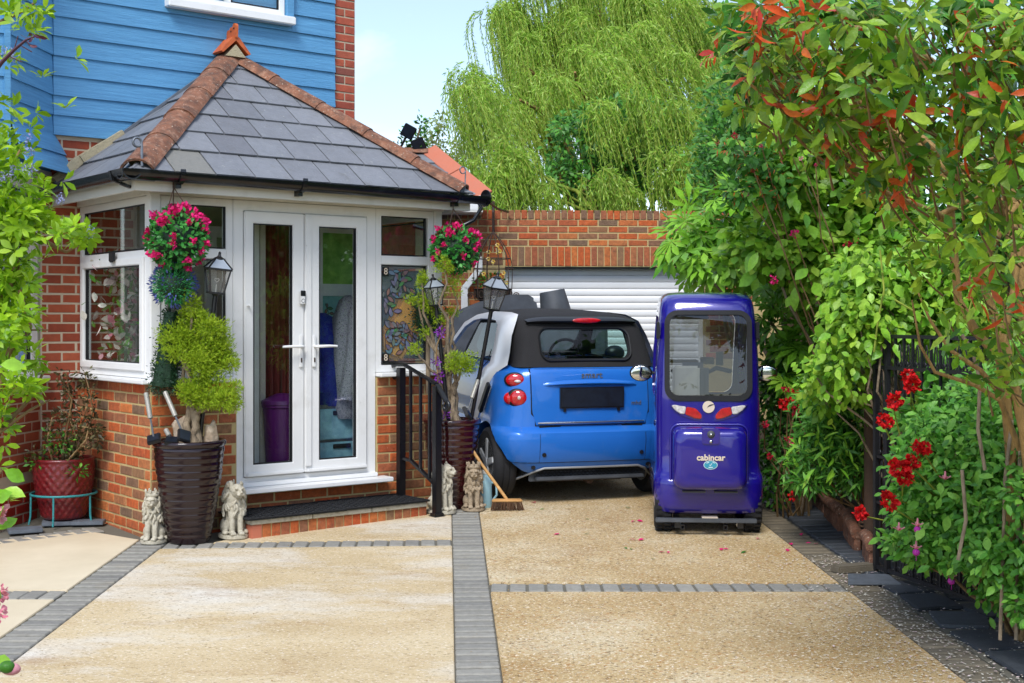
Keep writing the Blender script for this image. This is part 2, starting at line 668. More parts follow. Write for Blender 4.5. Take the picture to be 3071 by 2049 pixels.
M_['slate'] = mk('slate', ['#6a6b70', '#787a7f', '#727479', '#808287', '#66686d'], 0.55, rnd='obj', nscale=14, nv=0.12, bump=0.35, bscale=60, spots=[('#a0a39c', 34, 0.62, 0.7, 0.7), ('#4c4a42', 7, 0.56, 0.72, 0.5), ('#c4c6c4', 70, 0.68, 0.72, 0.7)])
M_['slate_old'] = mk('weathered_slate', ['#83827c', '#6c6a64'], 0.7, nscale=30, nv=0.3, bump=0.5, bscale=80)
M_['hip'] = mk('hip_tile_clay', ['#7a4e38', '#8a5c44'], 0.85, nscale=9, nv=0.2, bump=0.8, bscale=90, spots=[('#4f3a30', 11, 0.46, 0.62, 0.7), ('#a8826a', 17, 0.52, 0.66, 0.6), ('#d8ccb8', 55, 0.62, 0.68, 0.85), ('#45443c', 28, 0.56, 0.66, 0.6)])
M_['finial'] = mk('orange_clay', ['#b4552a', '#c4632f'], 0.6, nscale=20, nv=0.12, bump=0.3)
M_['salmon'] = mk('salmon_clay', ['#c1745a', '#b8684e'], 0.75, nscale=12, nv=0.1, bump=0.3, bscale=120)
M_['cement'] = mk('cement', ['#bdb090', '#a3977a'], 0.9, nscale=25, nv=0.25, bump=0.8, bscale=70)
M_['lead'] = mk('lead', '#6c727a', 0.5, nscale=15, nv=0.2, metal=0.3)
M_['gutter'] = mk('black_gutter', '#101216', 0.22, nscale=4, nv=0.2, spec=0.6, spots=[('#30343a', 8, 0.55, 0.75, 0.5)])
M_['black_metal'] = mk('black_metal', '#101014', 0.35, nscale=30, nv=0.2, spec=0.6)
M_['iron'] = mk('wrought_iron', '#15161b', 0.5, nscale=40, nv=0.25, bump=0.3, bscale=120)
M_['rust'] = mk('rusty_iron', ['#4a3428', '#33261f'], 0.8, nscale=40, nv=0.3)
M_['rubber'] = mk('black_rubber', '#17181b', 0.75, nscale=50, nv=0.25, bump=0.4, bscale=160)
M_['resin'] = mk('resin_gravel', ['#bca47a', '#c7b189', '#cfbd9a'], 0.85, nscale=1.1, nv=0.04, bump=0.5, bscale=190, stretch=(0.8, 1.7, 1),
                 spots=[('#d8d2c6', 0.75, 0.50, 0.64, 0.85), ('#a07a48', 2.1, 0.56, 0.72, 0.55), ('#7c6440', 55, 0.57, 0.62, 0.75), ('#efe6d6', 70, 0.57, 0.63, 0.75), ('#8d6f44', 22, 0.6, 0.68, 0.4), ('#6f5a3c', 7, 0.66, 0.74, 0.5)])
M_['resin_gold'] = mk('resin_gravel_gold', ['#b0925f', '#bca274', '#c8b38a'], 0.8, nscale=1.0, nv=0.06, bump=0.6, bscale=170, stretch=(1.0, 1.2, 1),
                      spots=[('#cfc1a2', 1.0, 0.52, 0.66, 0.7), ('#8d6528', 1.6, 0.55, 0.72, 0.6), ('#5c4422', 50, 0.55, 0.61, 0.8), ('#f0e4cc', 62, 0.56, 0.62, 0.85), ('#a86f2c', 42, 0.56, 0.63, 0.7)])
M_['resin_cream'] = mk('resin_gravel_cream', ['#cbbb9c', '#d6c8ac'], 0.85, nscale=1.4, nv=0.05, bump=0.4, bscale=190, spots=[('#b59c70', 2.0, 0.57, 0.75, 0.4)])
M_['paver'] = mk('grey_paver', ['#807d76', '#8f8c83', '#86837b', '#98948a', '#7a7872'], 0.85, rnd='obj', nscale=30, nv=0.16, bump=0.5, bscale=160, spots=[('#a5a196', 90, 0.63, 0.7, 0.6), ('#8d7f66', 4, 0.55, 0.75, 0.35)])
M_['paver_brown'] = mk('brown_paver', ['#6a6151', '#766c5a', '#625a4c', '#7b715f'], 0.85, rnd='obj', nscale=30, nv=0.18, bump=0.5, bscale=160, spots=[('#a59c8a', 90, 0.63, 0.7, 0.6)])
M_['paver_blue'] = mk('dark_paver', ['#3a3e44', '#454a50', '#34383e', '#4c5157'], 0.6, rnd='obj', nscale=20, nv=0.2, bump=0.4, bscale=100)
M_['joint'] = mk('joint_sand', ['#6e6a5e', '#5c584c'], 0.95, nscale=60, nv=0.3)
M_['soil'] = mk('soil', ['#2b2219', '#3a2f22', '#1f1913'], 0.95, nscale=14, nv=0.3, bump=1.0, bscale=40)
M_['earth'] = mk('ground', ['#4b4a34', '#5a5740', '#3d4029'], 0.95, nscale=0.6, nv=0.3, bump=0.5, bscale=30)
M_['pot_black'] = mk('glazed_black', ['#220c10', '#1a0c12'], 0.16, nscale=5, nv=0.25, spec=0.5, coat=0.2)
M_['pot_maroon'] = mk('glazed_maroon', ['#2e0a10', '#3a0d12'], 0.14, nscale=5, nv=0.25, coat=0.5)
M_['pot_red'] = mk('glazed_red', ['#5a1218', '#6e1a1e', '#4a1016'], 0.3, nscale=24, nv=0.3, coat=0.3, spots=[('#8d4a44', 40, 0.6, 0.72, 0.5)])
M_['teal'] = mk('teal_paint_worn', ['#1f6f74', '#2c8a8c', '#3a3f3c'], 0.5, nscale=40, nv=0.2)
M_['stone_lion'] = mk('cast_stone', ['#a8a08c', '#bbb4a2', '#938a76'], 0.9, nscale=22, nv=0.2, bump=0.35, bscale=90, spots=[('#5f5848', 34, 0.62, 0.72, 0.45), ('#d5cfbf', 14, 0.56, 0.72, 0.5)])
M_['stone_brown'] = mk('cast_stone_brown', ['#94826a', '#a5937a', '#7d6c56'], 0.9, nscale=22, nv=0.2, bump=0.7, bscale=90, spots=[('#57493a', 30, 0.58, 0.7, 0.6), ('#c9bca6', 16, 0.57, 0.72, 0.5)])
M_['rock'] = mk('rock', ['#c0ad95', '#a8937b', '#d0bfa8'], 0.9, nscale=14, nv=0.2, bump=0.8, bscale=60)
M_['bark'] = mk('bark', ['#86683a', '#9c7c48', '#66502e'], 0.9, nscale=25, nv=0.25, bump=0.9, bscale=60, stretch=(1, 1, 0.35))
M_['bark_grey'] = mk('bark_grey', ['#7d6c58', '#94836c', '#5f5142'], 0.9, nscale=25, nv=0.25, bump=0.9, bscale=60, stretch=(1, 1, 0.35))
M_['twig'] = mk('twig', ['#6f5638', '#8a7048'], 0.85, nscale=20, nv=0.2)
M_['twig_yellow'] = mk('willow_twig', ['#7d8a2c', '#95a03c'], 0.8, nscale=10, nv=0.2)
M_['wood'] = mk('wood_pale', ['#b98a50', '#c79a60'], 0.6, nscale=6, nv=0.15, stretch=(1, 1, 8))
M_['post_wood'] = mk('fence_wood', ['#4a3524', '#59402b', '#3b2a1d'], 0.85, rnd='obj', nscale=8, nv=0.25, bump=0.4, bscale=40)
M_['bristle'] = mk('bristle', ['#4c3626', '#6a4c34', '#38271c'], 0.9, rnd='isl', nv=0.1)
M_['chrome'] = mk('chrome', '#c8ccd0', 0.12, metal=1.0, nv=0)
M_['silver'] = mk('silver_paint', '#d8dadd', 0.35, metal=0.0, nv=0.02, coat=0.4)
M_['alloy'] = mk('alloy', '#c9cbcc', 0.35, metal=0.05, nv=0.03)
M_['car_blue'] = mk('car_blue', '#2169c0', 0.32, metal=0.1, nv=0.04, coat=0.5, spec=0.3, nscale=2, spots=[('#8a94a0', 5, 0.55, 0.8, 0.18)])
M_['cab_blue'] = mk('cab_blue', '#180c80', 0.22, metal=0.1, nv=0.03, coat=1.0, nscale=2)
M_['soft_top'] = mk('soft_top', '#1a191b', 0.85, nscale=6, nv=0.2, bump=0.4, bscale=300)
M_['black_plastic'] = mk('black_plastic', '#141518', 0.4, nv=0.1)
M_['grey_plastic'] = mk('grey_plastic', '#55585c', 0.5, nv=0.12)
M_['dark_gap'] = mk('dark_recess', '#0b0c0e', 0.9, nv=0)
M_['tyre'] = mk('tyre', '#17171a', 0.8, nscale=30, nv=0.25, bump=0.3, bscale=100)
M_['red_lens'] = mk('red_lens', ['#a80d16', '#c4121c'], 0.12, coat=1.0, nscale=30, nv=0.2)
M_['clear_lens'] = mk('clear_lens', ['#b9b4b0', '#d8d4d0'], 0.12, coat=1.0, nscale=60, nv=0.2)
M_['plate'] = mk('number_plate', ['#0b0e14', '#151c28', '#0d1016'], 0.4, nscale=7, nv=0.2)
M_['mirror'] = mk('mirror_glass', '#d8dde0', 0.02, metal=1.0, nv=0)
M_['badge'] = mk('badge', '#d8c8b4', 0.4, nv=0.05)
M_['sticker'] = mk('sticker_teal', '#2a8ea8', 0.4, nv=0.05)
M_['sticker_white'] = mk('sticker_white', '#cfe0e4', 0.4, nv=0.0)
M_['grey_dark'] = mk('grey_dark', ['#3c4045', '#4a4e54'], 0.6, nv=0.15)
M_['pale_blue'] = mk('pale_blue_plastic', '#9cc3cc', 0.4, nv=0.05)
M_['shutter'] = mk('white_shutter', '#ecedee', 0.35, nscale=3, nv=0.04)
M_['glass'] = glass_mat('window_glass', (0.93, 0.96, 0.96), 1.2)
M_['glass_dark'] = glass_mat('door_glass', (0.93, 0.96, 0.96), 1.2)
M_['glass_lamp'] = glass_mat('lamp_glass', (0.93, 0.93, 0.92), 0.9, 0.05, 0.12, '#c8c8c4')
M_['glass_car'] = glass_mat('car_glass', (0.84, 0.95, 0.92), 0.7)
M_['glass_side'] = glass_mat('side_glass', (0.42, 0.58, 0.56), 0.8)
M_['glass_cab'] = glass_mat('cab_glass', (0.5, 0.52, 0.52), 1.5, 0.0, 0.03, '#9a8878')
M_['film'] = glass_mat('window_film', (0.94, 0.95, 0.97), 0.8, 0.0, 0.09, '#b4bcc4')
M_['film_teal'] = glass_mat('window_film_teal', (0.6, 0.85, 0.85), 0.8, 0.0, 0.6, '#8fc4c2')
M_['pane_green'] = mk('pane_green', ['#5f9a34', '#98c860'], 0.3, nscale=9, nv=0.2)
M_['pane_teal'] = mk('pane_teal', ['#86c4c0', '#a0d4d0'], 0.3, nscale=5, nv=0.15)
M_['net'] = mk('net_curtain', ['#a9c0cc', '#c9dae2'], 0.9, nscale=14, nv=0.2)
M_['print_leaf'] = mk('print_leaf', ['#6f6a8a', '#58704f', '#7d6f93', '#4f7f8c', '#8d6a5f', '#5d5d78', '#4a8a4a'], 0.5, rnd='isl', nv=0.1)
M_['print_line'] = mk('print_line', '#232530', 0.5, nv=0)
M_['yellow'] = mk('yellow_plush', ['#f0b010', '#e4a00c'], 0.8, nv=0.15)
M_['curtain'] = mk('curtain', ['#6a1c1a', '#7d2824', '#4f2c1c'], 0.9, nscale=4, nv=0.25, stretch=(6, 6, 0.4))
M_['coat'] = mk('speckled_coat', ['#23232c', '#8a8a92', '#1a1a22'], 0.95, nscale=75, nv=0.3)
M_['coat_blue'] = mk('blue_coat', ['#101c70', '#182886'], 0.8, nscale=8, nv=0.25)
M_['purple'] = mk('purple_plastic', '#4a0e52', 0.4, nv=0.1)
M_['drawer'] = mk('drawer_teal', ['#6f9aa8', '#86aeb8'], 0.4, nscale=12, nv=0.15)
M_['interior'] = mk('interior_wall', ['#c4bcae', '#b0a698'], 0.9, nscale=2, nv=0.15)
M_['interior_dark'] = mk('interior_dark', ['#3a2a20', '#2b1f18'], 0.9, nscale=3, nv=0.2)
M_['floor_in'] = mk('floor_in', '#a89880', 0.6, nv=0.15)

# leaves (real foliage reflects little; the variation is leaf by leaf)
def lf(name, cols, rough=0.42, tr=0.35, rnd='isl', nv=0.1, spec=0.35):
    tr *= 0.85
    M_[name] = mk(name, cols, rough, rnd=rnd, nscale=38, nv=nv + 0.12, transl=tr, spec=spec, bump=0.25, bscale=90)
lf('lf_photinia', ['#37661a', '#6a9c22', '#94b82e', '#40701c', '#acc83c', '#2f5c18'], 0.35, 0.4)
lf('lf_photinia_obj', ['#4a801e', '#88b42e', '#a8c83a', '#2f611a', '#b4d044', '#3a6c1c', '#98bc3c'], 0.32, 0.4, 'obj')
lf('lf_red', ['#c84a18', '#d25e24', '#b84024', '#cc7024', '#c43a34'], 0.35, 0.4)
lf('lf_red_obj', ['#d04818', '#da5c22', '#c44030', '#d27026', '#d4504a'], 0.32, 0.4, 'obj')
lf('lf_fatsia', ['#5f9a24', '#7fb434', '#4a8420', '#90c040', '#6aa42c'], 0.32, 0.35)
lf('lf_fatsia_obj', ['#6aa828', '#92c63c', '#7ab430', '#a6cf4a', '#529428'], 0.3, 0.35, 'obj')
lf('lf_climber', ['#76ac28', '#98c438', '#5c9224', '#accf46', '#528422', '#88b834'], 0.4, 0.4)
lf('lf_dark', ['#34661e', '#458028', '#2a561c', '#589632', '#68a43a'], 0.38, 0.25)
lf('lf_laurel', ['#3a7026', '#508e30', '#2c5c20', '#66a83a', '#447a2a'], 0.38, 0.3)
lf('lf_mid', ['#3f7a24', '#549230', '#326620', '#69a83a', '#78b040'], 0.4, 0.35)
lf('lf_fuchsia', ['#4a8a2a', '#66a636', '#397226', '#86be48', '#569632'], 0.4, 0.35)
lf('lf_willow', ['#8fbc36', '#a8d04a', '#74a42e', '#c2e068', '#9cc63e', '#cfe488'], 0.45, 0.5)
lf('lf_willow_far', ['#7d8f48', '#93a25c', '#6a7d3a'], 0.5, 0.4)
lf('lf_gold', ['#86aa1c', '#a6c026', '#6c921c', '#bccc36', '#94b420'], 0.6, 0.35)
lf('lf_ceanothus', ['#88b41c', '#a0c822', '#6a9a1a', '#b4d630', '#568618'], 0.38, 0.45)
lf('lf_basket', ['#348038', '#449a40', '#286c2c', '#5aa84c'], 0.4, 0.2)
lf('lf_box', ['#1d3a24', '#27482c', '#16301e', '#34583a'], 0.5, 0.15)
lf('lf_lavgreen', ['#2f8a4a', '#4aa85a', '#2a7a4c'], 0.5, 0.2)
lf('lf_bronze', ['#3d3a24', '#4f4a2c', '#33301f', '#5c5a30', '#4a3428'], 0.5, 0.25)
lf('lf_tan', ['#7d6a3a', '#8f7c4a', '#6a7440'], 0.6, 0.3)
lf('petal_pink', ['#e0186e', '#ee2a84', '#cc1060', '#f23a92'], 0.6, 0.25)
lf('petal_red', ['#c40a10', '#d81418', '#b0080e', '#e01c1c'], 0.6, 0.2)
lf('petal_crimson', ['#b80c30', '#c81440', '#a80a28'], 0.6, 0.2)
lf('petal_rose', ['#e0889a', '#e8a8b0', '#d87088'], 0.6, 0.3)
lf('petal_purple', ['#7a2a9a', '#8f3cae', '#6a2088'], 0.6, 0.2)
lf('petal_fuchsia', ['#b0289a', '#c23cae', '#98208a'], 0.6, 0.2)
lf('petal_white', ['#d8d2c4', '#e2dccf', '#cfc4b4', '#e6c8cc'], 0.7, 0.1)
lf('petal_lilac', ['#8f94c8', '#a8acd4', '#7d84bc'], 0.7, 0.2)
lf('lav_blue', ['#4a5496', '#5c66a8', '#3f4888'], 0.7, 0.15)

# ------------------------------------------------------------------ ground and drive
mb = MB()
ys = [-900, -20, 0, 15.6, 40, 1500]
for y in ys:
    z = SL * min(max(y, -20), 15.6) - 0.03
    mb.v += [(-1500, y, z), (1500, y, z)]
for i in range(len(ys) - 1):
    mb.f.append((2 * i, 2 * i + 1, 2 * i + 3, 2 * i + 2))
ground = struct('ground', mb, M_['earth'])
ground['label'] = 'ground around and beneath the drive'

SLOPE = math.atan(SL)
def sheet(name, poly, m, dz, th=0.05, parent=None, kind=None, div=True):
    """slab following the slope of the drive; poly = plan outline"""
    n = len(poly)
    vs = [(x, y, SL * min(y, 15.6) + dz) for x, y in poly] + [(x, y, SL * min(y, 15.6) + dz - th) for x, y in poly]
    mb = MB().add(vs, [tuple(range(n)), tuple(range(n, 2 * n))[::-1]] + [((i + 1) % n, i, n + i, n + (i + 1) % n) for i in range(n)])
    return part(name, mb, m, parent, kind=kind, bev=0.004 if th > 0.02 else 0)

# lines of the drive in plan
cbl = lambda y: 0.036 - 0.0496 * y            # left edge of the central band
cbr = lambda y: 0.255 - 0.0496 * y            # its right edge
rsl = lambda y: 2.335 - 0.0496 * y            # right edge of the gold slabs
TD, ND = V((0.785, 0.620, 0)).normalized(), V((0.620, -0.785, 0)).normalized()
drive = sheet('driveway', [(-5.2, 1.0), (4.0, 1.0), (3.4, 15.5), (-2.8, 15.5), (-5.2, 11.0)], M_['joint'], -0.012, 0.05, kind='structure')
drive['label'] = 'resin gravel drive with grey paver bands'
C0 = V((-2.517, 9.17, 0))
hw = lambda t, n: (C0 + TD * t + ND * n)
lx_in, lx_out = -2.36, -2.585
slabs = [
    ('resin', [(lx_in, 1.2), (cbl(1.2), 1.2), (cbl(8.93), 8.93), (lx_in, 8.82)]),
    ('resin', [(-2.05, 9.03), (cbl(9.16), 9.16), (cbl(10.6), 10.6), (-0.9, 10.6)]),
    ('resin_gold', [(cbr(1.2), 1.2), (rsl(1.2), 1.2), (rsl(7.62), 7.62), (cbr(7.62), 7.62)]),
    ('resin_gold', [(cbr(7.84), 7.84), (rsl(7.84), 7.84), (rsl(15.4), 15.4), (cbr(15.4), 15.4)]),
    ('resin_cream', [(-5.1, 7.66), (lx_out, 7.66), (lx_out, 9.13), (-3.05, 9.45), (-3.62, 9.05), (-5.1, 7.9)]),
    ('resin_cream', [(-5.1, 1.2), (lx_out, 1.2), (lx_out, 7.44), (-5.1, 7.44)]),
]
for m, poly in slabs:
    sheet('slab', poly, M_[m], 0.004, 0.045, drive)

def paver_mesh(L, W, seed):
    mb = MB().box(-L / 2, L / 2, -W / 2, W / 2, -0.05, 0.0)
    return mb.mesh('paver', bev=0.006, seg=1)
PAV = [paver_mesh(0.205, 0.094, s) for s in range(3)]

def pavers(name, p0, p1, n, across, m, label, sx=1.0, skew=0.0):
    """a row of n pavers from p0 to p1; across True: long side across the row"""
    st = MB().box(-0.02, 0.02, -0.02, 0.02, -0.1, -0.08)
    p0, p1 = V((p0[0], p0[1], 0)), V((p1[0], p1[1], 0))
    d = (p1 - p0).normalized()
    ang = math.atan2(d.y, d.x) + (PI / 2 if across else 0) + skew
    w = 0.11
    nrm = V((-d.y, d.x, 0))
    bed = [(p + nrm * s).to_2d() for p, s in ((p0, -w), (p1, -w), (p1, w), (p0, w))]
    root = sheet(name, [(b.x, b.y) for b in bed], M_['joint'], -0.006, 0.04, kind='structure')
    root['label'] = label
    for i in range(n):
        p = p0.lerp(p1, (i + 0.5) / n)
        o = put(random.choice(PAV), m, root, (p.x, p.y, SL * p.y + 0.004 + random.uniform(-0.0015, 0.002)), sx, name='paver')
        o.rotation_euler = (SLOPE * 0.999, 0, ang + random.uniform(-0.012, 0.012))
    return root

cb = lambda y: ((cbl(y) + cbr(y)) / 2, y)
pavers('paver_band', cb(3.2), cb(13.9), 102, True, M_['paver'], 'central grey paver band running up the drive')
pavers('paver_band', (-2.472, 3.0), (-2.472, 9.1), 58, True, M_['paver'], 'left grey paver band running towards the crowned lion')
pavers('paver_band', (cbr(7.73), 7.73), (rsl(7.73), 7.73), 19, True, M_['paver'], 'cross band of pavers on the right of the drive')
pavers('paver_band', (-2.36, 8.92), (cbl(9.05), 9.05), 18, True, M_['paver'], 'cross band of pavers before the step')
pavers('paver_band', (-5.0, 7.55), (-2.585, 7.55), 23, True, M_['paver'], 'cross band of pavers on the far left')
pavers('paver_band', (rsl(5.0) + 0.11, 5.0), (rsl(12.9) + 0.11, 12.9), 75, True, M_['paver_brown'], 'brown paver band along the right edge of the drive')
a = hw(-1.55, 0.62); b = hw(-0.32, 0.52)
pavers('paver_band', (-4.1, 8.62), (-2.98, 9.52), 14, True, M_['paver'], 'short row of pavers under the red planter')
# dark pavers between the brown band and the bed
mbb = [(rsl(y) + dx, y) for y, dx in ((8.1, 0.225), (12.6, 0.225), (12.6, 0.6), (8.1, 0.6))]
dk = sheet('dark_paver_strip', mbb, M_['joint'], -0.004, 0.04, kind='structure')
dk['label'] = 'strip of dark blue pavers beside the flower bed'
y = 8.15
while y < 12.5:
    o = put(random.choice(PAV), M_['paver_blue'], dk, (rsl(y) + 0.41, y, SL * y + 0.012 + random.uniform(-0.003, 0.004)), 1.74, name='paver')
    o.rotation_euler = (SLOPE, 0, 0.16 + random.uniform(-0.03, 0.03))
    y += 0.108
lw = sheet('slate_path', [(rsl(4) + 0.225, 4.0), (rsl(8.1) + 0.225, 8.1), (rsl(8.1) + 0.75, 8.1), (rsl(4) + 1.0, 4.0)], M_['joint'], -0.004, 0.04, kind='structure')
lw['label'] = 'broken dark slate paving beside the gate'
sl_mats = [M_['paver_blue'], M_['paver_blue'], M_['paver_brown']]
for i, (x0, y0, w, d, a) in enumerate([(0.36, 7.72, 0.26, 0.3, 0.2), (0.62, 7.55, 0.22, 0.3, -0.2), (0.36, 7.36, 0.26, 0.34, 0.1), (0.64, 7.2, 0.28, 0.3, 0.3), (0.38, 6.98, 0.3, 0.34, -0.1), (0.7, 6.85, 0.28, 0.32, 0.1),
                                        (0.38, 6.6, 0.3, 0.34, 0.2), (0.72, 6.45, 0.3, 0.36, 0.0), (0.4, 6.2, 0.32, 0.36, 0.1), (0.76, 6.05, 0.32, 0.34, -0.15), (0.4, 5.8, 0.32, 0.38, 0.0), (0.8, 5.65, 0.34, 0.36, 0.1)]):
    rr = random.Random(i)
    poly = [(sx * w / 2 * rr.uniform(0.8, 1.05), sy * d / 2 * rr.uniform(0.8, 1.05)) for sx, sy in ((-1, -1), (0.1, -1.05), (1, -0.9), (1.02, 0.3), (0.8, 1), (-0.9, 1))]
    o = part('slate', MB().prism(poly, -0.02, 0.0), M_['paver_blue'], lw, bev=0.004)
    o.location = (rsl(y0) + x0, y0, SL * y0 + 0.013 + 0.004 * (i % 3))
    o.rotation_euler = (SLOPE, 0, a)
bed = sheet('flower_bed', [(rsl(4) + 1.0, 4.0), (rsl(8.1) + 0.62, 8.1), (rsl(15.5) + 0.62, 15.5), (6.0, 15.5), (6.0, 4.0)], M_['soil'], 0.03, 0.06, kind='structure')
bed['label'] = 'soil of the flower bed along the right side'

# ------------------------------------------------------------------ house and porch (shared axes: x along the front, -y out of it)
TH = math.atan2(0.620, 0.785)
R0 = V((-2.517, 9.17, 0.29))
house = thing('house', 'house with blue boarded upper floor, brick pier and bay windows behind the porch', 'house', R0, TH)
W = part('wall', MB().box(-0.29, 2.50, 1.4, 1.62, -0.4, 3.0), M_['mortar_pale'], house)
W.location = (0, 0, 0)
courses_y = 1.4
wl_ = link('brick_wall', MB().box(-0.29, 0.46, -0.002, 0.05, -0.3, 2.98).mesh('brick_wall'), M_['mortar_pale'], house, (0, 1.4, 0))
courses(wl_, M_['brick_house'], 0.74, -0.15, 2.95, -0.285, 0.3)
pier = link('brick_pier', MB().box(2.30, 2.515, 0.0, 0.25, 2.4, 5.5).mesh('brick_pier'), M_['mortar_pale'], house, (0, 1.4, 0))
courses(pier, M_['brick_pier'], 0.215, 3.1, 4.9, 2.30, 0.0, pitch=0.2155, z_start=3.1)
part('upper_wall', MB().box(-0.2, 2.30, 1.405, 1.6, 3.0, 5.5).box(-0.2, 2.5, 1.7, 8.0, -0.4, 5.5), M_['clad'], house)
part('lower_wall', MB().box(2.30, 2.515, 1.402, 1.7, -0.4, 2.4), M_['mortar_pale'], house)

def board(x0, x1, h=0.165, t=0.022, bot=0.0):
    vs = []
    for x in (x0, x1):
        vs += [(x, -t, bot), (x, 0.0, bot), (x, 0.0, h), (x, -0.006, h)]
    return MB().add(vs, [(0, 3, 2, 1), (4, 5, 6, 7), (0, 4, 7, 3), (0, 1, 5, 4), (1, 2, 6, 5), (2, 3, 7, 6)])

def clad(parent_wall, rows, z0, spans):
    for r in range(rows):
        for a, b, top in spans(r):
            o = link('cladding_board', board(a, b, top).mesh('cladding_board', fix=True), M_['clad'], parent_wall, (0, -0.006, z0 + 0.1525 * r))

cw = link('cladding_wall', MB().box(-0.21, 2.295, 0.0, 0.006, 2.97, 5.5).mesh('cladding_wall'), M_['clad'], house, (0, 1.39, 0))
def main_rows(r):
    z = 2.95 + 0.1525 * r
    if z + 0.1525 <= 4.06 or z > 5.25:
        return [(-0.2, 2.293, 0.165)]
    if z < 4.06:
        return [(-0.2, 0.70, 0.165), (0.70, 1.86, 0.09), (1.86, 2.293, 0.165)]
    return [(-0.2, 0.70, 0.165), (1.86, 2.293, 0.165)]
clad(cw, 16, 2.95, main_rows)
# upper bay: its side at 45 degrees and a little of its front
bayu = link('bay_upper_side', MB().box(0, 0.752, 0.0, 0.3, 2.66, 5.5).mesh('bay_upper_side'), M_['clad'], house, (-0.71, 0.84, 0), math.radians(48.2))
clad(bayu, 16, 2.95, lambda r: [(0.0, 0.752, 0.165)])
for r, (d0, d1) in enumerate(((0.13, 0.065), (0.07, 0.01))):     # the lowest two boards kick outwards
    o = part('cladding_board', MB().add([(0, -d0 - 0.022, 0), (0, -d0, 0), (0, -d1, 0.165), (0, -d1 - 0.006, 0.165), (0.752 + d0, -d0 - 0.022, 0), (0.752 + d0, -d0, 0), (0.752 + d1, -d1, 0.165), (0.752 + d1, -d1 - 0.006, 0.165)], [(0, 3, 2, 1), (4, 5, 6, 7), (0, 4, 7, 3), (0, 1, 5, 4), (1, 2, 6, 5), (2, 3, 7, 6)]), M_['clad'], bayu, fix=True)
    o.location = (0, -0.004, 2.645 + 0.1525 * r)
bayf = link('bay_upper_front', MB().box(-1.7, 0.0, 0.0, 0.4, 2.66, 5.5).mesh('bay_upper_front'), M_['clad'], house, (-0.71, 0.84, 0))
clad(bayf, 18, 2.645, lambda r: [(-1.7, 0.0, 0.165)])
part('corner_trim', MB().box(-0.745, -0.70, 0.80, 0.845, 2.64, 5.5), M_['clad'], house, bev=0.003)
part('bay_soffit', MB().prism([(-0.72, 0.85), (-2.4, 0.85), (-2.4, 1.4), (-0.2, 1.4)], 2.63, 2.66), M_['white_dull'], house)
# lower bay: brick plinth, white window
bl = link('bay_plinth', MB().box(0, 0.79, 0.0, 0.2, -0.4, 1.07).mesh('bay_plinth'), M_['mortar_pale'], house, (-0.85, 0.84, 0), PI / 4)
courses(bl, M_['brick_red_paint'], 0.785, -0.22, 0.36, 0, 0.2)
courses(bl, M_['brick_house'], 0.785, 0.38, 1.06, 0, 0.1)
blf = link('bay_plinth', MB().box(-1.5, 0.0, 0.0, 0.2, -0.4, 1.07).mesh('bay_plinth'), M_['mortar_pale'], house, (-0.85, 0.84, 0))
courses(blf, M_['brick_house'], 1.5, -0.2, 1.06, -1.5, 0.4)

def window(parent, name, loc, rotz, x0, x1, z0, z1, cells, posts=(), fw=0.05, y0=0.012, y1=0.078, glass='glass'):
    """frame with bars; cells = (x0, x1, z0, z1 of the glass, opening sash?, glass material)"""
    mb = MB().ring(x0, x1, z0, z1, fw, y0, y1)
    for a, b, c, d in posts:
        mb.box(a, b, y0 + 0.001, y1 - 0.001, c, d)
    w = part(name, mb, M_['white'], parent, bev=0.004)
    w.location = loc
    w.rotation_euler = (0, 0, rotz)
    for c in cells:
        a, b, p, q, sash = c[:5]
        gm = M_[c[5] if len(c) > 5 else glass]
        if sash:
            part('sash', MB().ring(a - 0.055, b + 0.055, p - 0.055, q + 0.055, 0.055, y0 - 0.018, y1 - 0.02), M_['white'], w, bev=0.006)
        part('seal', MB().ring(a, b, p, q, 0.007, y0 + 0.003, y0 + 0.03), M_['seal'], w)
        part('pane', MB().box(a + 0.003, b - 0.003, y0 + 0.014, y0 + 0.018, p + 0.003, q - 0.003), gm, w)
    return w

wb = window(house, 'bay_window', (-0.85, 0.84, 0), PI / 4, 0.02, 0.77, 1.10, 2.62, [(0.12, 0.66, 1.22, 2.0, False), (0.12, 0.66, 2.1, 2.5, False)], [(0.07, 0.72, 2.0, 2.1)], fw=0.1)
part('window_sill', MB().box(-0.03, 0.80, -0.08, 0.06, 1.062, 1.10), M_['white'], wb, bev=0.006)
part('net_curtain', MB().box(0.08, 0.7, 0.12, 0.125, 1.1, 2.6), M_['net'], wb)
window(house, 'bay_window', (-0.85, 0.84, 0), 0, -1.5, -0.02, 1.10, 2.62, [(-1.4, -0.12, 1.22, 2.5, False)], fw=0.1)
wu = window(house, 'upper_window', (0, 1.352, 0), 0, 0.745, 1.79, 4.13, 5.2, [(0.86, 1.18, 4.27, 5.1, True), (1.29, 1.73, 4.19, 5.14, False)], [(1.225, 1.285, 4.18, 5.15)], fw=0.055)
part('window_sill', MB().box(0.70, 1.857, -0.07, 0.05, 4.058, 4.128), M_['white'], wu, bev=0.008)
part('reveal', MB().box(1.795, 1.857, -0.03, 0.03, 4.13, 5.25).box(0.70, 0.742, -0.03, 0.03, 4.13, 5.25).box(0.70, 1.857, -0.03, 0.03, 5.205, 5.26), M_['clad'], wu)
nc = MB()
nx = 60
for i in range(nx + 1):
    x = 0.75 + 1.03 * i / nx
    y = 0.14 + 0.012 * math.sin(i * 1.3)
    nc.v += [(x, y, 4.13), (x, y, 5.2)]
nc.f = [(2 * i, 2 * i + 2, 2 * i + 3, 2 * i + 1) for i in range(nx)]
part('net_curtain', nc, M_['net'], wu, smooth=60)

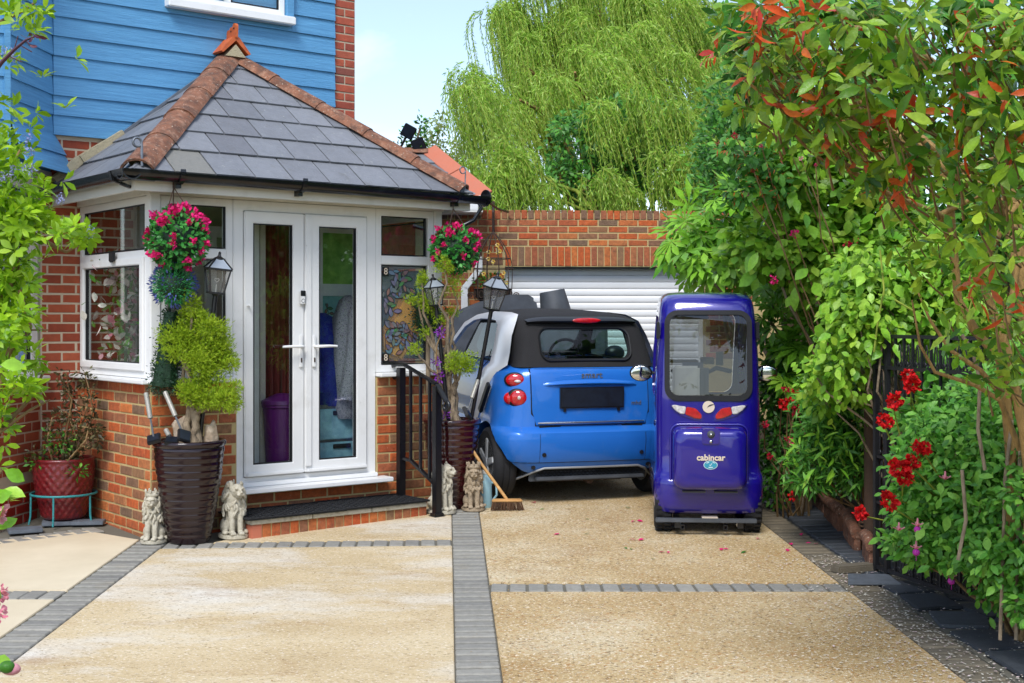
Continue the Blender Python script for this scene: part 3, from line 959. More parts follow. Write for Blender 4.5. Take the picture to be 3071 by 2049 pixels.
# ---- porch
porch = thing('porch', 'white framed entrance porch on a brick plinth under a hipped slate roof', 'porch', R0, TH)
pf = link('brick_plinth', MB().box(0.006, 2.48, 0.0, 0.1, -0.3, 1.075).mesh('brick_plinth'), M_['mortar_yellow'], porch)
# leave the doorway free: build the plinth as pieces
pf.data = MB().box(0.006, 0.655, 0.0, 0.1, -0.3, 1.075).box(1.855, 2.48, 0.0, 0.1, -0.3, 1.075).box(0.655, 1.855, 0.0, 0.1, -0.3, 0.268).mesh('brick_plinth')
pf.data.materials.append(M_['mortar_yellow'])
courses(pf, M_['brick_multi'], 2.475, -0.085, 1.07, 0.004, 0.25, holes=[(0.655, 1.855, 0.25, 2.0)], z_start=-0.05)
ps = link('brick_plinth', MB().box(0, 1.4, 0.0, 0.1, -0.3, 1.075).mesh('brick_plinth'), M_['mortar_yellow'], porch, (0, 1.4, 0), -PI / 2)
courses(ps, M_['brick_multi'], 1.398, -0.2, 1.07, 0.0, 0.2, z_start=-0.2)
pr = link('brick_plinth', MB().box(0, 1.4, 0.0, 0.1, -0.3, 1.075).mesh('brick_plinth'), M_['mortar_yellow'], porch, (2.485, 0, 0), PI / 2)
courses(pr, M_['brick_multi'], 1.398, -0.05, 1.07, 0.0, 0.2, z_start=-0.05)
# corner posts and head
part('corner_post', MB().box(0.0, 0.075, 0.0, 0.075, 1.11, 2.43), M_['white'], porch, bev=0.006)
part('corner_post', MB().box(2.41, 2.485, 0.0, 0.075, 1.11, 2.43), M_['white'], porch, bev=0.006)
win_f = window(porch, 'front_window', (0, 0, 0), 0, 0.077, 0.632, 1.112, 2.40, [(0.15, 0.575, 2.042, 2.345, False), (0.15, 0.575, 1.20, 1.96, False)], [(0.127, 0.582, 1.965, 2.037)], fw=0.055)
win_r = window(porch, 'front_window', (0, 0, 0), 0, 1.853, 2.408, 1.112, 2.40, [(1.91, 2.332, 2.036, 2.342, False), (1.91, 2.332, 1.19, 1.956, False, 'film')], [(1.903, 2.358, 1.961, 2.031)], fw=0.055)
win_s = window(porch, 'side_window', (0, 1.4, 0), -PI / 2, 0.01, 1.323, 1.112, 2.40, [(0.107, 1.31, 2.026, 2.345, False), (0.12, 1.21, 1.215, 1.915, True)], [(0.06, 1.273, 1.965, 2.02)], fw=0.055)
win_e = window(porch, 'side_window', (2.485, 0, 0), PI / 2, 0.077, 1.39, 1.112, 2.40, [(0.19, 1.30, 2.05, 2.33, False), (0.19, 1.30, 1.2, 1.93, False, 'film_teal')], [(0.12, 1.35, 1.95, 2.03)], fw=0.055)
part('window_sill', MB().box(-0.03, 0.655, -0.075, 0.06, 1.078, 1.11), M_['white'], porch, bev=0.006)
part('window_sill', MB().box(1.853, 2.56, -0.075, 0.06, 1.078, 1.11), M_['white'], porch, bev=0.006)
part('window_sill', MB().box(-0.075, 0.06, -0.03, 1.395, 1.0775, 1.1095), M_['white'], porch, bev=0.006)
part('window_sill', MB().box(2.425, 2.56, 0.065, 1.395, 1.0775, 1.1095), M_['white'], porch, bev=0.006)
part('window_latch', MB().box(-0.028, -0.006, 0.62, 0.70, 1.955, 2.02).box(-0.034, -0.028, 0.60, 0.67, 1.945, 1.985), M_['black_plastic'], porch, bev=0.004)
# door set
df = part('door_frame', MB().ring(0.634, 1.851, 0.30, 2.40, (0.078, 0.085, 0.07, 0.075), 0.008, 0.085), M_['white'], porch, bev=0.005)
part('threshold', MB().box(0.655, 1.925, -0.14, 0.02, 0.268, 0.302).box(0.66, 1.85, -0.03, 0.03, 0.303, 0.335), M_['white'], df, bev=0.005)
def leaf(x0, x1, gx0, gx1, hinge):
    lf_ = part('door_leaf', MB().ring(x0, x1, 0.375, 2.322, (gx0 - x0, x1 - gx1, 0.087, 0.088), -0.008, 0.055), M_['white'], porch, bev=0.007)
    part('seal', MB().ring(gx0, gx1, 0.462, 2.234, 0.008, -0.002, 0.03), M_['seal'], lf_)
    part('pane', MB().box(gx0 + 0.004, gx1 - 0.004, 0.01, 0.014, 0.466, 2.23), M_['glass_dark'], lf_)
    part('weather_bar', MB().box(x0 + 0.012, x1 - 0.012, -0.034, -0.010, 0.378, 0.405), M_['white'], lf_, bev=0.006)
    hxp = (x1 - 0.033) if hinge == 'l' else (x0 + 0.075)
    sg = -1 if hinge == 'l' else 1
    h = MB()
    h.box(hxp - 0.016, hxp + 0.016, -0.024, -0.009, 1.165, 1.415)
    part('handle_plate', h, M_['white'], lf_, bev=0.007)
    part('handle', MB().tube([(hxp, -0.02, 1.325), (hxp, -0.055, 1.325), (hxp + sg * 0.02, -0.065, 1.325), (hxp + sg * 0.1, -0.066, 1.327), (hxp + sg * 0.175, -0.06, 1.325)], [0.011, 0.011, 0.012, 0.011, 0.009], 10), M_['white'], lf_, smooth=50)
    part('keyhole', MB().box(hxp - 0.006, hxp + 0.006, -0.028, -0.0245, 1.205, 1.24), M_['rust'], lf_, bev=0.003)
    return lf_
l1 = leaf(0.716, 1.209, 0.788, 1.112, 'l')
l2 = leaf(1.213, 1.763, 1.340, 1.668, 'r')
part('meeting_bar', MB().box(1.214, 1.268, -0.02, -0.0085, 0.42, 2.30), M_['white'], l2, bev=0.005)
part('door_catch', MB().tube([(0.74, -0.012, 1.63), (0.74, -0.05, 1.63)], 0.008, 8), M_['white'], l1)
db = part('doorbell', MB().box(1.155, 1.213, -0.036, -0.0095, 1.632, 1.752), M_['white'], porch, bev=0.014)
part('camera_eye', MB().box(1.163, 1.205, -0.039, -0.034, 1.703, 1.744), M_['black_plastic'], db, bev=0.004)
ringb = [(1.184 + 0.014 * math.cos(t), -0.037, 1.668 + 0.014 * math.sin(t)) for t in np.linspace(0, 2 * PI, 17)]
part('bell_button', MB().tube(ringb, 0.0015, 5, False), M_['grey_plastic'], db)
# head, soffit, fascia, ceiling, floor
part('head_board', MB().box(-0.012, 2.497, -0.012, 0.10, 2.402, 2.47).box(-0.0125, 0.09, 0.101, 1.39, 2.402, 2.47).box(2.40, 2.4975, 0.101, 1.39, 2.402, 2.47), M_['white_dull'], porch, bev=0.004)
part('fascia', MB().box(-0.205, 2.60, -0.225, -0.20, 2.40, 2.545).box(-0.205, -0.18, -0.199, 1.38, 2.40, 2.545).box(2.575, 2.60, -0.199, 1.38, 2.40, 2.545).box(-0.18, 2.575, -0.199, 1.38, 2.472, 2.485), M_['white_dull'], porch)
part('floor', MB().box(0.1, 2.39, 0.1, 1.39, -0.2, 0.30), M_['floor_in'], porch)
part('front_door', MB().ring(1.05, 2.05, 0.305, 2.3, 0.09, 1.335, 1.38), M_['white'], porch)
part('hall', MB().box(1.14, 1.96, 1.37, 1.385, 0.31, 2.21), M_['interior'], porch)
iw_ = part('inner_door', MB().ring(1.72, 2.16, 0.31, 2.3, (0.05, 0.05, 0.4, 0.06), 0.68, 0.715).box(1.77, 2.11, 0.685, 0.71, 1.72, 1.82), M_['white'], porch, bev=0.004)
part('green_pane', MB().box(1.77, 2.11, 0.697, 0.702, 1.82, 2.24), M_['pane_green'], iw_)
part('teal_pane', MB().box(1.77, 2.11, 0.697, 0.702, 0.71, 1.72), M_['pane_teal'], iw_)
part('inner_wall', MB().box(2.06, 2.38, 1.36, 1.385, 0.3, 2.4).box(0.462, 1.045, 1.37, 1.385, 0.3, 2.4), M_['interior'], porch)

# roof of slates
roof = part('roof', MB().add([(-0.2, -0.23, 2.535), (2.55, -0.23, 2.535), (2.55, 1.38, 2.535), (-0.2, 1.38, 2.535), (1.30, 1.38, 3.72)], [(0, 1, 4), (1, 2, 4), (3, 0, 4), (2, 3, 4), (0, 3, 2, 1)]), M_['dark_gap'], porch)
def clip_poly(poly, a, b):
    """keep the part of poly left of a->b"""
    out = []
    f = lambda p: (b[0] - a[0]) * (p[1] - a[1]) - (b[1] - a[1]) * (p[0] - a[0])
    for i, p in enumerate(poly):
        q = poly[(i + 1) % len(poly)]
        fp, fq = f(p), f(q)
        if fp >= 0: out.append(p)
        if (fp >= 0) != (fq >= 0):
            t = fp / (fp - fq)
            out.append((p[0] + (q[0] - p[0]) * t, p[1] + (q[1] - p[1]) * t))
    return out

def slate_roof(parent, A, B, T, row=0.293, wid=0.305, gap=0.011, over=0.03, odd=None, m=None, name='slate', phase=0.0):
    A, B, T = V(A), V(B), V(T)
    u = (B - A).normalized()
    w = ((T - A) - u * (T - A).dot(u)).normalized()
    n = u.cross(w)
    L, tu, tw = (B - A).length, (T - A).dot(u), (T - A).dot(w)
    rows = int(tw / row) + 1
    for r in range(rows):
        w0 = r * row - (over if r == 0 else 0)
        w1 = r * row + row + 0.03
        x = -wid * (0.5 * (r % 2) + phase) - wid
        while x < L + wid:
            poly = [(x + gap / 2, w0), (x + wid - gap / 2, w0 + random.uniform(-0.003, 0.003)), (x + wid - gap / 2, w1), (x + gap / 2, w1)]
            e = 0.03
            poly = clip_poly(poly, (L + e, 0), (tu + e, tw))
            if poly: poly = clip_poly(poly, (tu - e, tw), (-e, 0))
            x += wid
            if len(poly) < 3 or abs(sum(poly[i][0] * poly[(i + 1) % len(poly)][1] - poly[(i + 1) % len(poly)][0] * poly[i][1] for i in range(len(poly)))) < 0.006:
                continue
            lift = random.uniform(0.0, 0.003)
            hgt = lambda q: 0.030 + lift - 0.016 * (q - w0) / 0.32
            vs = [A + u * p[0] + w * p[1] + n * hgt(p[1]) for p in poly] + [A + u * p[0] + w * p[1] + n * (hgt(p[1]) - 0.011) for p in poly]
            k = len(poly)
            mb = MB().add(vs, [tuple(range(k)), tuple(range(k, 2 * k))[::-1]] + [((i + 1) % k, i, k + i, k + (i + 1) % k) for i in range(k)])
            mm = m or M_['slate']
            if odd and (r, round(x, 1)) in odd: mm = M_['slate_old']
            part(name, mb, mm, parent)
slate_roof(roof, (-0.2, -0.23, 2.535), (2.55, -0.23, 2.535), (1.30, 1.38, 3.72), odd={(0, 0.5), (0, 0.6)}, phase=0.15)
slate_roof(roof, (-0.2, 1.38, 2.535), (-0.2, -0.23, 2.535), (1.30, 1.38, 3.72))
slate_roof(roof, (2.55, -0.23, 2.535), (2.55, 1.38, 2.535), (1.30, 1.38, 3.72))

def hip_tile_mesh(L=0.56, r0=0.136, r1=0.126, th=0.016, half=1.12, n=10):
    vs, fs = [], []
    for x, r in ((0.0, r0), (L, r1)):
        for rr in (r, r - th):
            for k in range(n + 1):
                a = -half + 2 * half * k / n
                vs.append((rr * math.sin(a), x, rr * math.cos(a) - r1 * 0.62))
    m = n + 1
    for k in range(n):
        fs += [(k, k + 1, 2 * m + k + 1, 2 * m + k), (m + k, 3 * m + k, 3 * m + k + 1, m + k + 1), (k, m + k, m + k + 1, k + 1), (2 * m + k, 2 * m + k + 1, 3 * m + k + 1, 3 * m + k)]
    fs += [(0, 2 * m, 3 * m, m), (n, m + n, 3 * m + n, 2 * m + n)]
    me = MB().add(vs, fs).mesh('hip_tile', smooth=50, fix=True)
    return me
HIP = hip_tile_mesh()
def hips(parent, P, Q, m, me, L=0.44, name='hip_tile', start=0.0):
    P, Q = V(P), V(Q)
    d = (Q - P).normalized()
    n = int(((Q - P).length - start) / L + 0.6)
    f = ((Q - P).length - start) / n / L
    L *= f
    x = d.cross(V((0, 0, 1))).normalized()
    z = x.cross(d)
    for i in range(n):
        o = link(name, me, m, parent)
        o.matrix_basis = frame(P + d * (start + i * L) + z * (0.012 + random.uniform(-0.003, 0.003)), x, d * f, z)
hips(roof, (-0.19, -0.22, 2.55), (1.28, 1.38, 3.735), M_['hip'], HIP, 0.525)
hips(roof, (2.54, -0.22, 2.55), (1.28, 1.38, 3.735), M_['hip'], HIP, 0.525)
for x, a in ((-0.12, -1), (2.47, 1)):
    part('mortar_bed', MB().ell((x, -0.15, 2.60), (0.10, 0.05, 0.05), 10, 6, MX.Rotation(a * PI / 4, 4, 'Z')), M_['cement'], roof, smooth=60)
part('mortar_fill', MB().prism([(-0.09, 3.70), (0.09, 3.70), (0.0, 3.80)], -1.33, -1.20, MX(((1, 0, 0, 1.25), (0, 0, -1, 0), (0, 1, 0, 0), (0, 0, 0, 1)))), M_['cement'], roof, fix=True)
# ornamental ridge piece against the wall
fin = MB()
pr_ = [(-0.135, 3.735), (-0.115, 3.725), (0.0, 3.835), (0.115, 3.725), (0.135, 3.735), (0.03, 3.86), (0.0, 3.875), (-0.03, 3.86)]
vs = [(1.25 + x, y, z) for y in (1.20, 1.37) for x, z in pr_]
k = len(pr_)
fin.add(vs, [tuple(range(k)), tuple(range(k, 2 * k))[::-1]] + [((i + 1) % k, i, k + i, k + (i + 1) % k) for i in range(k)])
ridge = part('ridge_finial', fin, M_['finial'], roof, fix=True)
crest = []
for cy, cz, cr_ in ((1.215, 3.945, 0.032), (1.272, 3.925, 0.029), (1.325, 3.91, 0.027)):
    crest.append([(cy + cr_ * math.cos(t), cz + cr_ * math.sin(t)) for t in np.linspace(-0.25, PI + 0.25, 9)])
outline = [(1.19, 3.855), (1.36, 3.855)] + crest[2][:] + crest[1][:] + crest[0][:]
cm = MB()
k = len(outline)
cm.add([(1.25 + s * 0.012, y, z) for s in (-1, 1) for y, z in outline], [tuple(range(k)), tuple(range(k, 2 * k))[::-1]] + [((i + 1) % k, i, k + i, k + (i + 1) % k) for i in range(k)])
part('crest', cm, M_['finial'], ridge, fix=True)
part('crest_hole', MB().prism([(0.010, 0), (0, 0.013), (-0.010, 0), (0, -0.013)], -0.014, 0.014, MX.Translation((1.25, 1.217, 3.935)) @ MX.Rotation(PI / 2, 4, 'Y')).prism([(0.009, 0), (0, 0.012), (-0.009, 0), (0, -0.012)], -0.014, 0.014, MX.Translation((1.25, 1.272, 3.918)) @ MX.Rotation(PI / 2, 4, 'Y')), M_['dark_gap'], ridge)
# flashing where the roof meets the wall
fl = MB()
for p, q in (((-0.2, 1.372, 2.575), (1.22, 1.372, 3.70)), ((2.55, 1.372, 2.575), (1.38, 1.372, 3.70))):
    fl.bar(p, q, 0.02, 0.09, (0, -1, 0))
part('flashing', fl, M_['lead'], roof)
part('flashing_mortar', MB().bar((-0.2, 1.355, 2.59), (0.0, 1.36, 2.77), 0.07, 0.07, (0, -1, 0)).bar((0.0, 1.36, 2.77), (0.34, 1.365, 3.0), 0.06, 0.10, (0, -1, 0)), M_['cement'], roof)
# gutters
def gutter_mesh(p, q, r=0.062, th=0.008, n=10):
    p, q = V(p), V(q)
    d = (q - p).normalized()
    s = d.cross(V((0, 0, 1)))
    vs, fs = [], []
    for c in (p, q):
        for rr in (r, r - th):
            for k in range(n + 1):
                a = PI + PI * k / n
                vs.append(c + s * (rr * math.cos(a)) + V((0, 0, rr * math.sin(a))))
    m = n + 1
    for k in range(n):
        fs += [(k, k + 1, 2 * m + k + 1, 2 * m + k), (m + k, m + k + 1, 3 * m + k + 1, 3 * m + k), (k, m + k, m + k + 1, k + 1), (2 * m + k, 3 * m + k, 3 * m + k + 1, 2 * m + k + 1)]
    fs += [(0, 2 * m, 3 * m, m), (n, m + n, 3 * m + n, 2 * m + n)]
    return MB().add(vs, fs)
GZ = 2.525
gut = part('gutter', gutter_mesh((-0.29, -0.295, GZ), (2.70, -0.295, GZ - 0.012)), M_['gutter'], porch, smooth=40, fix=True)
gut2 = part('gutter', gutter_mesh((-0.275, -0.30, GZ), (-0.275, 1.37, GZ)), M_['gutter'], porch, smooth=40, fix=True)
part('gutter_corner', gutter_mesh((-0.34, -0.297, GZ + 0.003), (-0.10, -0.297, GZ + 0.003), 0.071), M_['gutter'], gut, smooth=40, fix=True)
part('gutter_corner', gutter_mesh((-0.279, -0.36, GZ + 0.0025), (-0.279, -0.12, GZ + 0.0025), 0.0705), M_['gutter'], gut2, smooth=40, fix=True)
part('stop_end', MB().lathe([(0.0, -0.006), (0.068, -0.006), (0.068, 0.006), (0.0, 0.006)], 20, m=MX.Translation((2.705, -0.295, GZ - 0.02)) @ MX.Rotation(PI / 2, 4, 'Y')), M_['gutter'], gut)
def clip_ring(x):
    pts = [(x, -0.295 + 0.07 * math.cos(t), GZ + 0.07 * math.sin(t)) for t in np.linspace(PI * 0.9, 2 * PI + 0.3, 14)]
    b = MB()
    for i in range(len(pts) - 1):
        b.bar(pts[i], pts[i + 1], 0.035, 0.012, (0, 0, 1) if abs(pts[i + 1][2] - pts[i][2]) < abs(pts[i + 1][1] - pts[i][1]) else (0, 1, 0))
    return b.box(x - 0.018, x + 0.018, -0.29, -0.226, GZ - 0.10, GZ - 0.055)
for x in (0.08, 1.02, 2.42):
    part('gutter_bracket', clip_ring(x), M_['gutter'], gut)
for yy in (-0.15,):
    part('gutter_bracket', MB().bar((-0.35, yy, GZ), (-0.335, yy, GZ - 0.06), 0.03, 0.01).bar((-0.335, yy, GZ - 0.06), (-0.275, yy, GZ - 0.08), 0.03, 0.01).bar((-0.275, yy, GZ - 0.078), (-0.206, yy, GZ - 0.1), 0.03, 0.02), M_['gutter'], gut2)
# curled clips at the feet of the hips
sp = [(-0.2 + 0.03 * math.sin(t) * 1.0, -0.25, 2.72 + 0.03 * math.cos(t)) for t in np.linspace(-PI * 1.3, PI / 2, 12)]
part('hip_hook', MB().tube([(-0.17, -0.26, 2.56), (-0.17, -0.255, 2.70)] + sp[::-1], 0.009, 6), M_['lead'], roof, smooth=60)
sp = [(2.50 + 0.028 * math.sin(t), -0.26, 2.72 + 0.028 * math.cos(t)) for t in np.linspace(-PI * 1.4, PI / 2, 12)]
part('hip_hook', MB().tube([(2.52, -0.26, 2.54), (2.528, -0.26, 2.69)] + sp[::-1], 0.005, 6), M_['lead'], roof, smooth=60)

# printed film on the lower right pane and on the side pane behind it, house number
def leaf_print(parent, x0, x1, z0, z1, y, n, seed, rad=(0.022, 0.05)):
    rr = np.random.default_rng(seed)
    P, D, S = [], [], []
    line = MB()
    for s in range(max(3, int(n / 4))):
        x, z, a = rr.uniform(x0, x1), rr.uniform(z0, z1), rr.uniform(0, 2 * PI)
        prev = None
        for i in range(5):
            if prev is not None:
                line.bar(prev, (x, y, z), 0.004, 0.001, (0, 1, 0))
            prev = (x, y, z)
            for sd in (-1, 1):
                b = a + sd * rr.uniform(0.6, 1.1)
                L = rr.uniform(*rad)
                if x0 + 0.01 < x + math.cos(b) * L < x1 - 0.01 and z0 + 0.01 < z + math.sin(b) * L < z1 - 0.01:
                    P.append((x, y, z)); D.append((math.cos(b), 0, math.sin(b))); S.append(L)
            a += rr.uniform(-0.5, 0.5)
            nx_, nz_ = x + math.cos(a) * 0.045, z + math.sin(a) * 0.045
            if not (x0 + 0.02 < nx_ < x1 - 0.02 and z0 + 0.02 < nz_ < z1 - 0.02):
                a += PI * 0.6
                nx_, nz_ = x + math.cos(a) * 0.03, z + math.sin(a) * 0.03
                nx_, nz_ = min(max(nx_, x0 + 0.02), x1 - 0.02), min(max(nz_, z0 + 0.02), z1 - 0.02)
            x, z = nx_, nz_
    N = np.tile((0, -1, 0), (len(P), 1))
    flat = leaf_tmpl(0.42, 0, 0)
    P = np.array(P)
    D = np.array(D)
    o = link('print_leaves', scatter_mesh('print_leaves', flat, P + D * 0.004 - np.array((0, 0.0012, 0)), D, N, np.array(S) * 0.86), M_['print_leaf'], parent, kind='stuff')
    ol = link('print_outlines', scatter_mesh('print_outlines', leaf_tmpl(0.52, 0, 0), P, D, N, np.array(S)), M_['print_line'], parent, kind='stuff')
    part('print_stems', line, M_['print_line'], parent, kind='stuff')
leaf_print(win_r, 1.92, 2.325, 1.2, 1.95, 0.023, 46, 3, (0.055, 0.095))
leaf_print(iw_, 1.78, 2.10, 0.72, 1.71, 0.695, 50, 9, (0.04, 0.07))
leaf_print(win_e, 0.2, 1.29, 1.21, 1.92, 0.023, 60, 5, (0.04, 0.07))
for z in (1.905, 1.225):
    sq = part('number_plate', MB().box(1.921, 1.976, 0.012, 0.0155, z - 0.035, z + 0.035), M_['black_plastic'], win_r)
    t = link('number', text_mesh('8', 0.075, 0.001), M_['badge'], sq, (1.948, 0.0095, z), (PI / 2, 0, 0))
    t.location.y = 0.0105

# ---- things inside the porch
def local_thing(name, label, cat, x, y, z, group=None, rot=0.0):
    m = MX.Translation(R0) @ MX.Rotation(TH, 4, 'Z')
    return thing(name, label, cat, m @ V((x, y, z)), TH + rot, group)
t = local_thing('coat', 'grey speckled coat hanging inside the porch behind the right door pane', 'coat', 1.76, 0.27, 0.30)
cb_ = MB().lathe([(0.17, 0.45), (0.19, 0.5), (0.165, 0.9), (0.13, 1.2), (0.07, 1.38), (0.02, 1.42)], 20, wob=lambda a, z: 1 + 0.12 * math.sin(5 * a + z * 2))
part('body', cb_, M_['coat'], t, smooth=60)
part('sleeve', MB().tube([(0.0, -0.12, 1.3), (-0.05, -0.17, 0.95), (-0.12, -0.16, 0.6)], [0.06, 0.065, 0.06], 10), M_['coat'], t, smooth=60)
t = local_thing('coat', 'dark blue coat hanging inside the porch behind the right door handle', 'coat', 1.60, 0.40, 0.30)
part('body', MB().lathe([(0.2, 0.55), (0.21, 0.6), (0.18, 0.85), (0.14, 1.1), (0.07, 1.25), (0.02, 1.28)], 20, wob=lambda a, z: 1 + 0.14 * math.sin(4 * a + z * 3)), M_['coat_blue'], t, smooth=60)
part('sleeve', MB().tube([(-0.1, -0.08, 1.15), (-0.16, -0.12, 0.9), (-0.13, -0.14, 0.65)], [0.06, 0.07, 0.06], 10), M_['coat_blue'], t, smooth=60)
t = local_thing('storage_drawers', 'pale teal storage drawers inside the porch low behind the right pane', 'drawers', 1.66, 0.33, 0.30)
part('case', MB().box(-0.24, 0.2, -0.14, 0.2, 0, 0.56), M_['grey_plastic'], t, bev=0.01)
for k in range(2):
    d_ = part('drawer', MB().box(-0.22, 0.18, -0.16, -0.142, 0.03 + 0.26 * k, 0.27 + 0.26 * k), M_['drawer'], t, bev=0.008)
    part('handle', MB().box(-0.1, 0.06, -0.172, -0.161, 0.22 + 0.26 * k, 0.255 + 0.26 * k), M_['black_plastic'], d_, bev=0.004)
t = local_thing('bin', 'purple plastic bin inside the porch low behind the left door pane', 'bin', 1.16, 0.24, 0.30)
part('tub', MB().lathe([(0.0, 0), (0.12, 0.0), (0.15, 0.55), (0.16, 0.56), (0.16, 0.58), (0.14, 0.58), (0.12, 0.02), (0, 0.02)], 20), M_['purple'], t, smooth=40)
part('lid', MB().lathe([(0.0, 0.585), (0.165, 0.582), (0.16, 0.61), (0.05, 0.66), (0, 0.665)], 20), M_['purple'], t, smooth=40)
cu = MB()
for i in range(41):
    x = -0.22 + 0.44 * i / 40
    cu.v += [(x, 0.025 * math.sin(i * 1.25), 0), (x, 0.02 * math.sin(i * 1.25 + 0.4), 2.05)]
cu.f = [(2 * i, 2 * i + 2, 2 * i + 3, 2 * i + 1) for i in range(40)]
t = part('curtain', cu, M_['curtain'], None, smooth=60)
t.matrix_basis = MX.Translation(R0) @ MX.Rotation(TH, 4, 'Z') @ MX.Translation((1.26, 0.48, 0.32))
tag(t, 'dark red curtain hanging inside the porch behind the left door pane', 'curtain')
t = local_thing('wardrobe', 'tall pale wood cupboard inside the porch at the left door pane', 'cupboard', 1.03, 0.42, 0.30)
part('side', MB().box(-0.02, 0.03, -0.1, 0.3, 0, 2.0), M_['interior'], t, bev=0.005)
part('door', MB().box(-0.07, -0.025, -0.1, 0.28, 0, 1.98), M_['white_dull'], t, bev=0.005)
t = local_thing('toy_head', 'yellow plush head shape behind the leaf printed pane', 'plush toy', 2.14, 0.085, 1.22)
hd = [(-0.16, 0.02), (-0.02, -0.04), (0.06, 0.06), (0.16, 0.14), (0.17, 0.3), (0.1, 0.46), (-0.02, 0.56), (-0.05, 0.42), (-0.12, 0.3), (-0.19, 0.2)]
part('head', MB().prism(hd, -0.05, 0.05, MX.Rotation(PI / 2, 4, 'X')), M_['yellow'], t, bev=0.03, fix=True)

t = local_thing('artificial_flowers', 'white and pink artificial flowers standing inside behind the side window', 'artificial flowers', 0.24, 1.06, 0.30)
part('vase', MB().lathe([(0, 0), (0.09, 0), (0.12, 0.5), (0.07, 0.78), (0.08, 0.8), (0, 0.8)], 16), M_['white_dull'], t, smooth=50)
part('stems', MB().tube([(0, 0, 0.75), (0.02, 0, 1.2), (0.0, 0.02, 1.7)], 0.012, 6), M_['lf_mid'], t)
n = 150
P_ = np.stack([rng.normal(0, 0.10, n), rng.normal(0, 0.10, n), rng.uniform(0.85, 1.75, n)], 1)
link('leaf_mass', scatter_mesh('leaf_mass', LEAF, P_, rdir(n), rdir(n), rng.uniform(0.05, 0.1, n)), M_['lf_mid'], t, kind='stuff')
P_ = np.stack([rng.normal(0, 0.12, n), rng.normal(0, 0.12, n), rng.uniform(0.85, 1.75, n)], 1)
link('petals', scatter_mesh('petals', LEAF_WIDE, P_, rdir(n), rdir(n), rng.uniform(0.05, 0.09, n)), M_['petal_white'], t, kind='stuff')
link('pink_petals', scatter_mesh('pink_petals', LEAF_WIDE, P_[:40] * 1.02, rdir(40), rdir(40), rng.uniform(0.05, 0.09, 40)), M_['petal_rose'], t, kind='stuff')

# ------------------------------------------------------------------ garage
GR = math.atan(0.0496)
garage = thing('garage', 'brick garage with a parapet of upright bricks and a white roller shutter', 'garage', (-0.08, 14.75, 0.466), GR)
G0 = 0.466
gw = link('front_wall', MB().box(-1.0, 0.0, 0.0, 0.22, -0.3, 2.545).box(2.26, 3.9, 0.0, 0.22, -0.3, 2.545).box(0.0, 2.26, 0.0, 0.22, 1.94, 2.545).mesh('front_wall'), M_['mortar_yellow'], garage)
courses(gw, M_['brick_multi'], 0.78, -0.02, 1.93, -0.785, 0.3, z_start=0.6)
courses(gw, M_['brick_multi'], 0.55, 0.9, 1.93, 2.265, 0.3, z_start=0.9)
courses(gw, M_['brick_multi'], 0.77, 1.95, 2.165, -0.785, 0.1, z_start=1.95)
courses(gw, M_['brick_multi'], 3.7, 2.17, 2.46, -0.785, 0.35, z_start=2.17)
for i in range(38):
    put(random.choice(SOLDIERS), M_['brick_multi'], gw, (0.036 + i * 0.0745, -0.007 + random.uniform(-0.002, 0.002), 2.056), rot=(0, random.uniform(-0.012, 0.012), 0))
for i in range(50):
    put(random.choice(HEADERS), M_['brick_multi'], gw, (-0.75 + i * 0.0745, -0.009 + random.uniform(-0.003, 0.003), 2.523 + random.uniform(-0.003, 0.003)), rot=(0, random.uniform(-0.02, 0.02), 0))
part('body', MB().box(-0.95, 3.85, 0.23, 5.5, -0.3, 2.40), M_['brick_multi'], garage)
part('roof', MB().box(-0.95, 3.85, 0.24, 5.5, 2.401, 2.45), M_['grey_dark'], garage)
part('lintel', MB().box(0.0, 2.26, 0.02, 0.2, 1.925, 1.938), M_['grey_dark'], garage)
sh = part('roller_shutter', MB().box(0.0, 2.26, 0.15, 0.17, -0.2, 1.93), M_['grey_dark'], garage)
sp_ = [(0.0, 0.0), (-0.006, 0.008), (-0.008, 0.028), (-0.008, 0.050), (-0.005, 0.070), (0.0, 0.076)]
n = len(sp_)
slat_me = MB().add([(x, y, z) for x in (0.02, 2.24) for y, z in sp_], [(i, i + 1, n + i + 1, n + i) for i in range(n - 1)]).mesh('slat', smooth=50, fix=True)
for i in range(25):
    put(slat_me, M_['shutter'], sh, (0, 0.148, 1.93 - 0.0785 * (i + 1)), name='slat')
part('shutter_box', MB().box(0.005, 2.255, 0.135, 0.149, 1.853, 1.921), M_['shutter'], sh, bev=0.004)
part('guide_rail', MB().box(0.0, 0.05, 0.11, 0.149, -0.2, 1.92).box(2.21, 2.26, 0.11, 0.149, -0.2, 1.92), M_['white'], garage, bev=0.004)
# white rainwater pipe left of the shutter
dp = thing('downpipe', 'white square rainwater pipe on the brick wall left of the garage shutter', 'drainpipe', (-0.53, 14.66, 0.46), GR)
part('pipe', MB().box(-0.037, 0.037, -0.04, 0.03, 0.0, 1.72), M_['white'], dp, bev=0.006)
part('elbow', MB().bar((0.0, -0.005, 1.70), (0.16, -0.005, 1.90), 0.07, 0.07, (0, 1, 0)).box(0.12, 0.2, -0.04, 0.03, 1.88, 2.05), M_['white'], dp, bev=0.006)

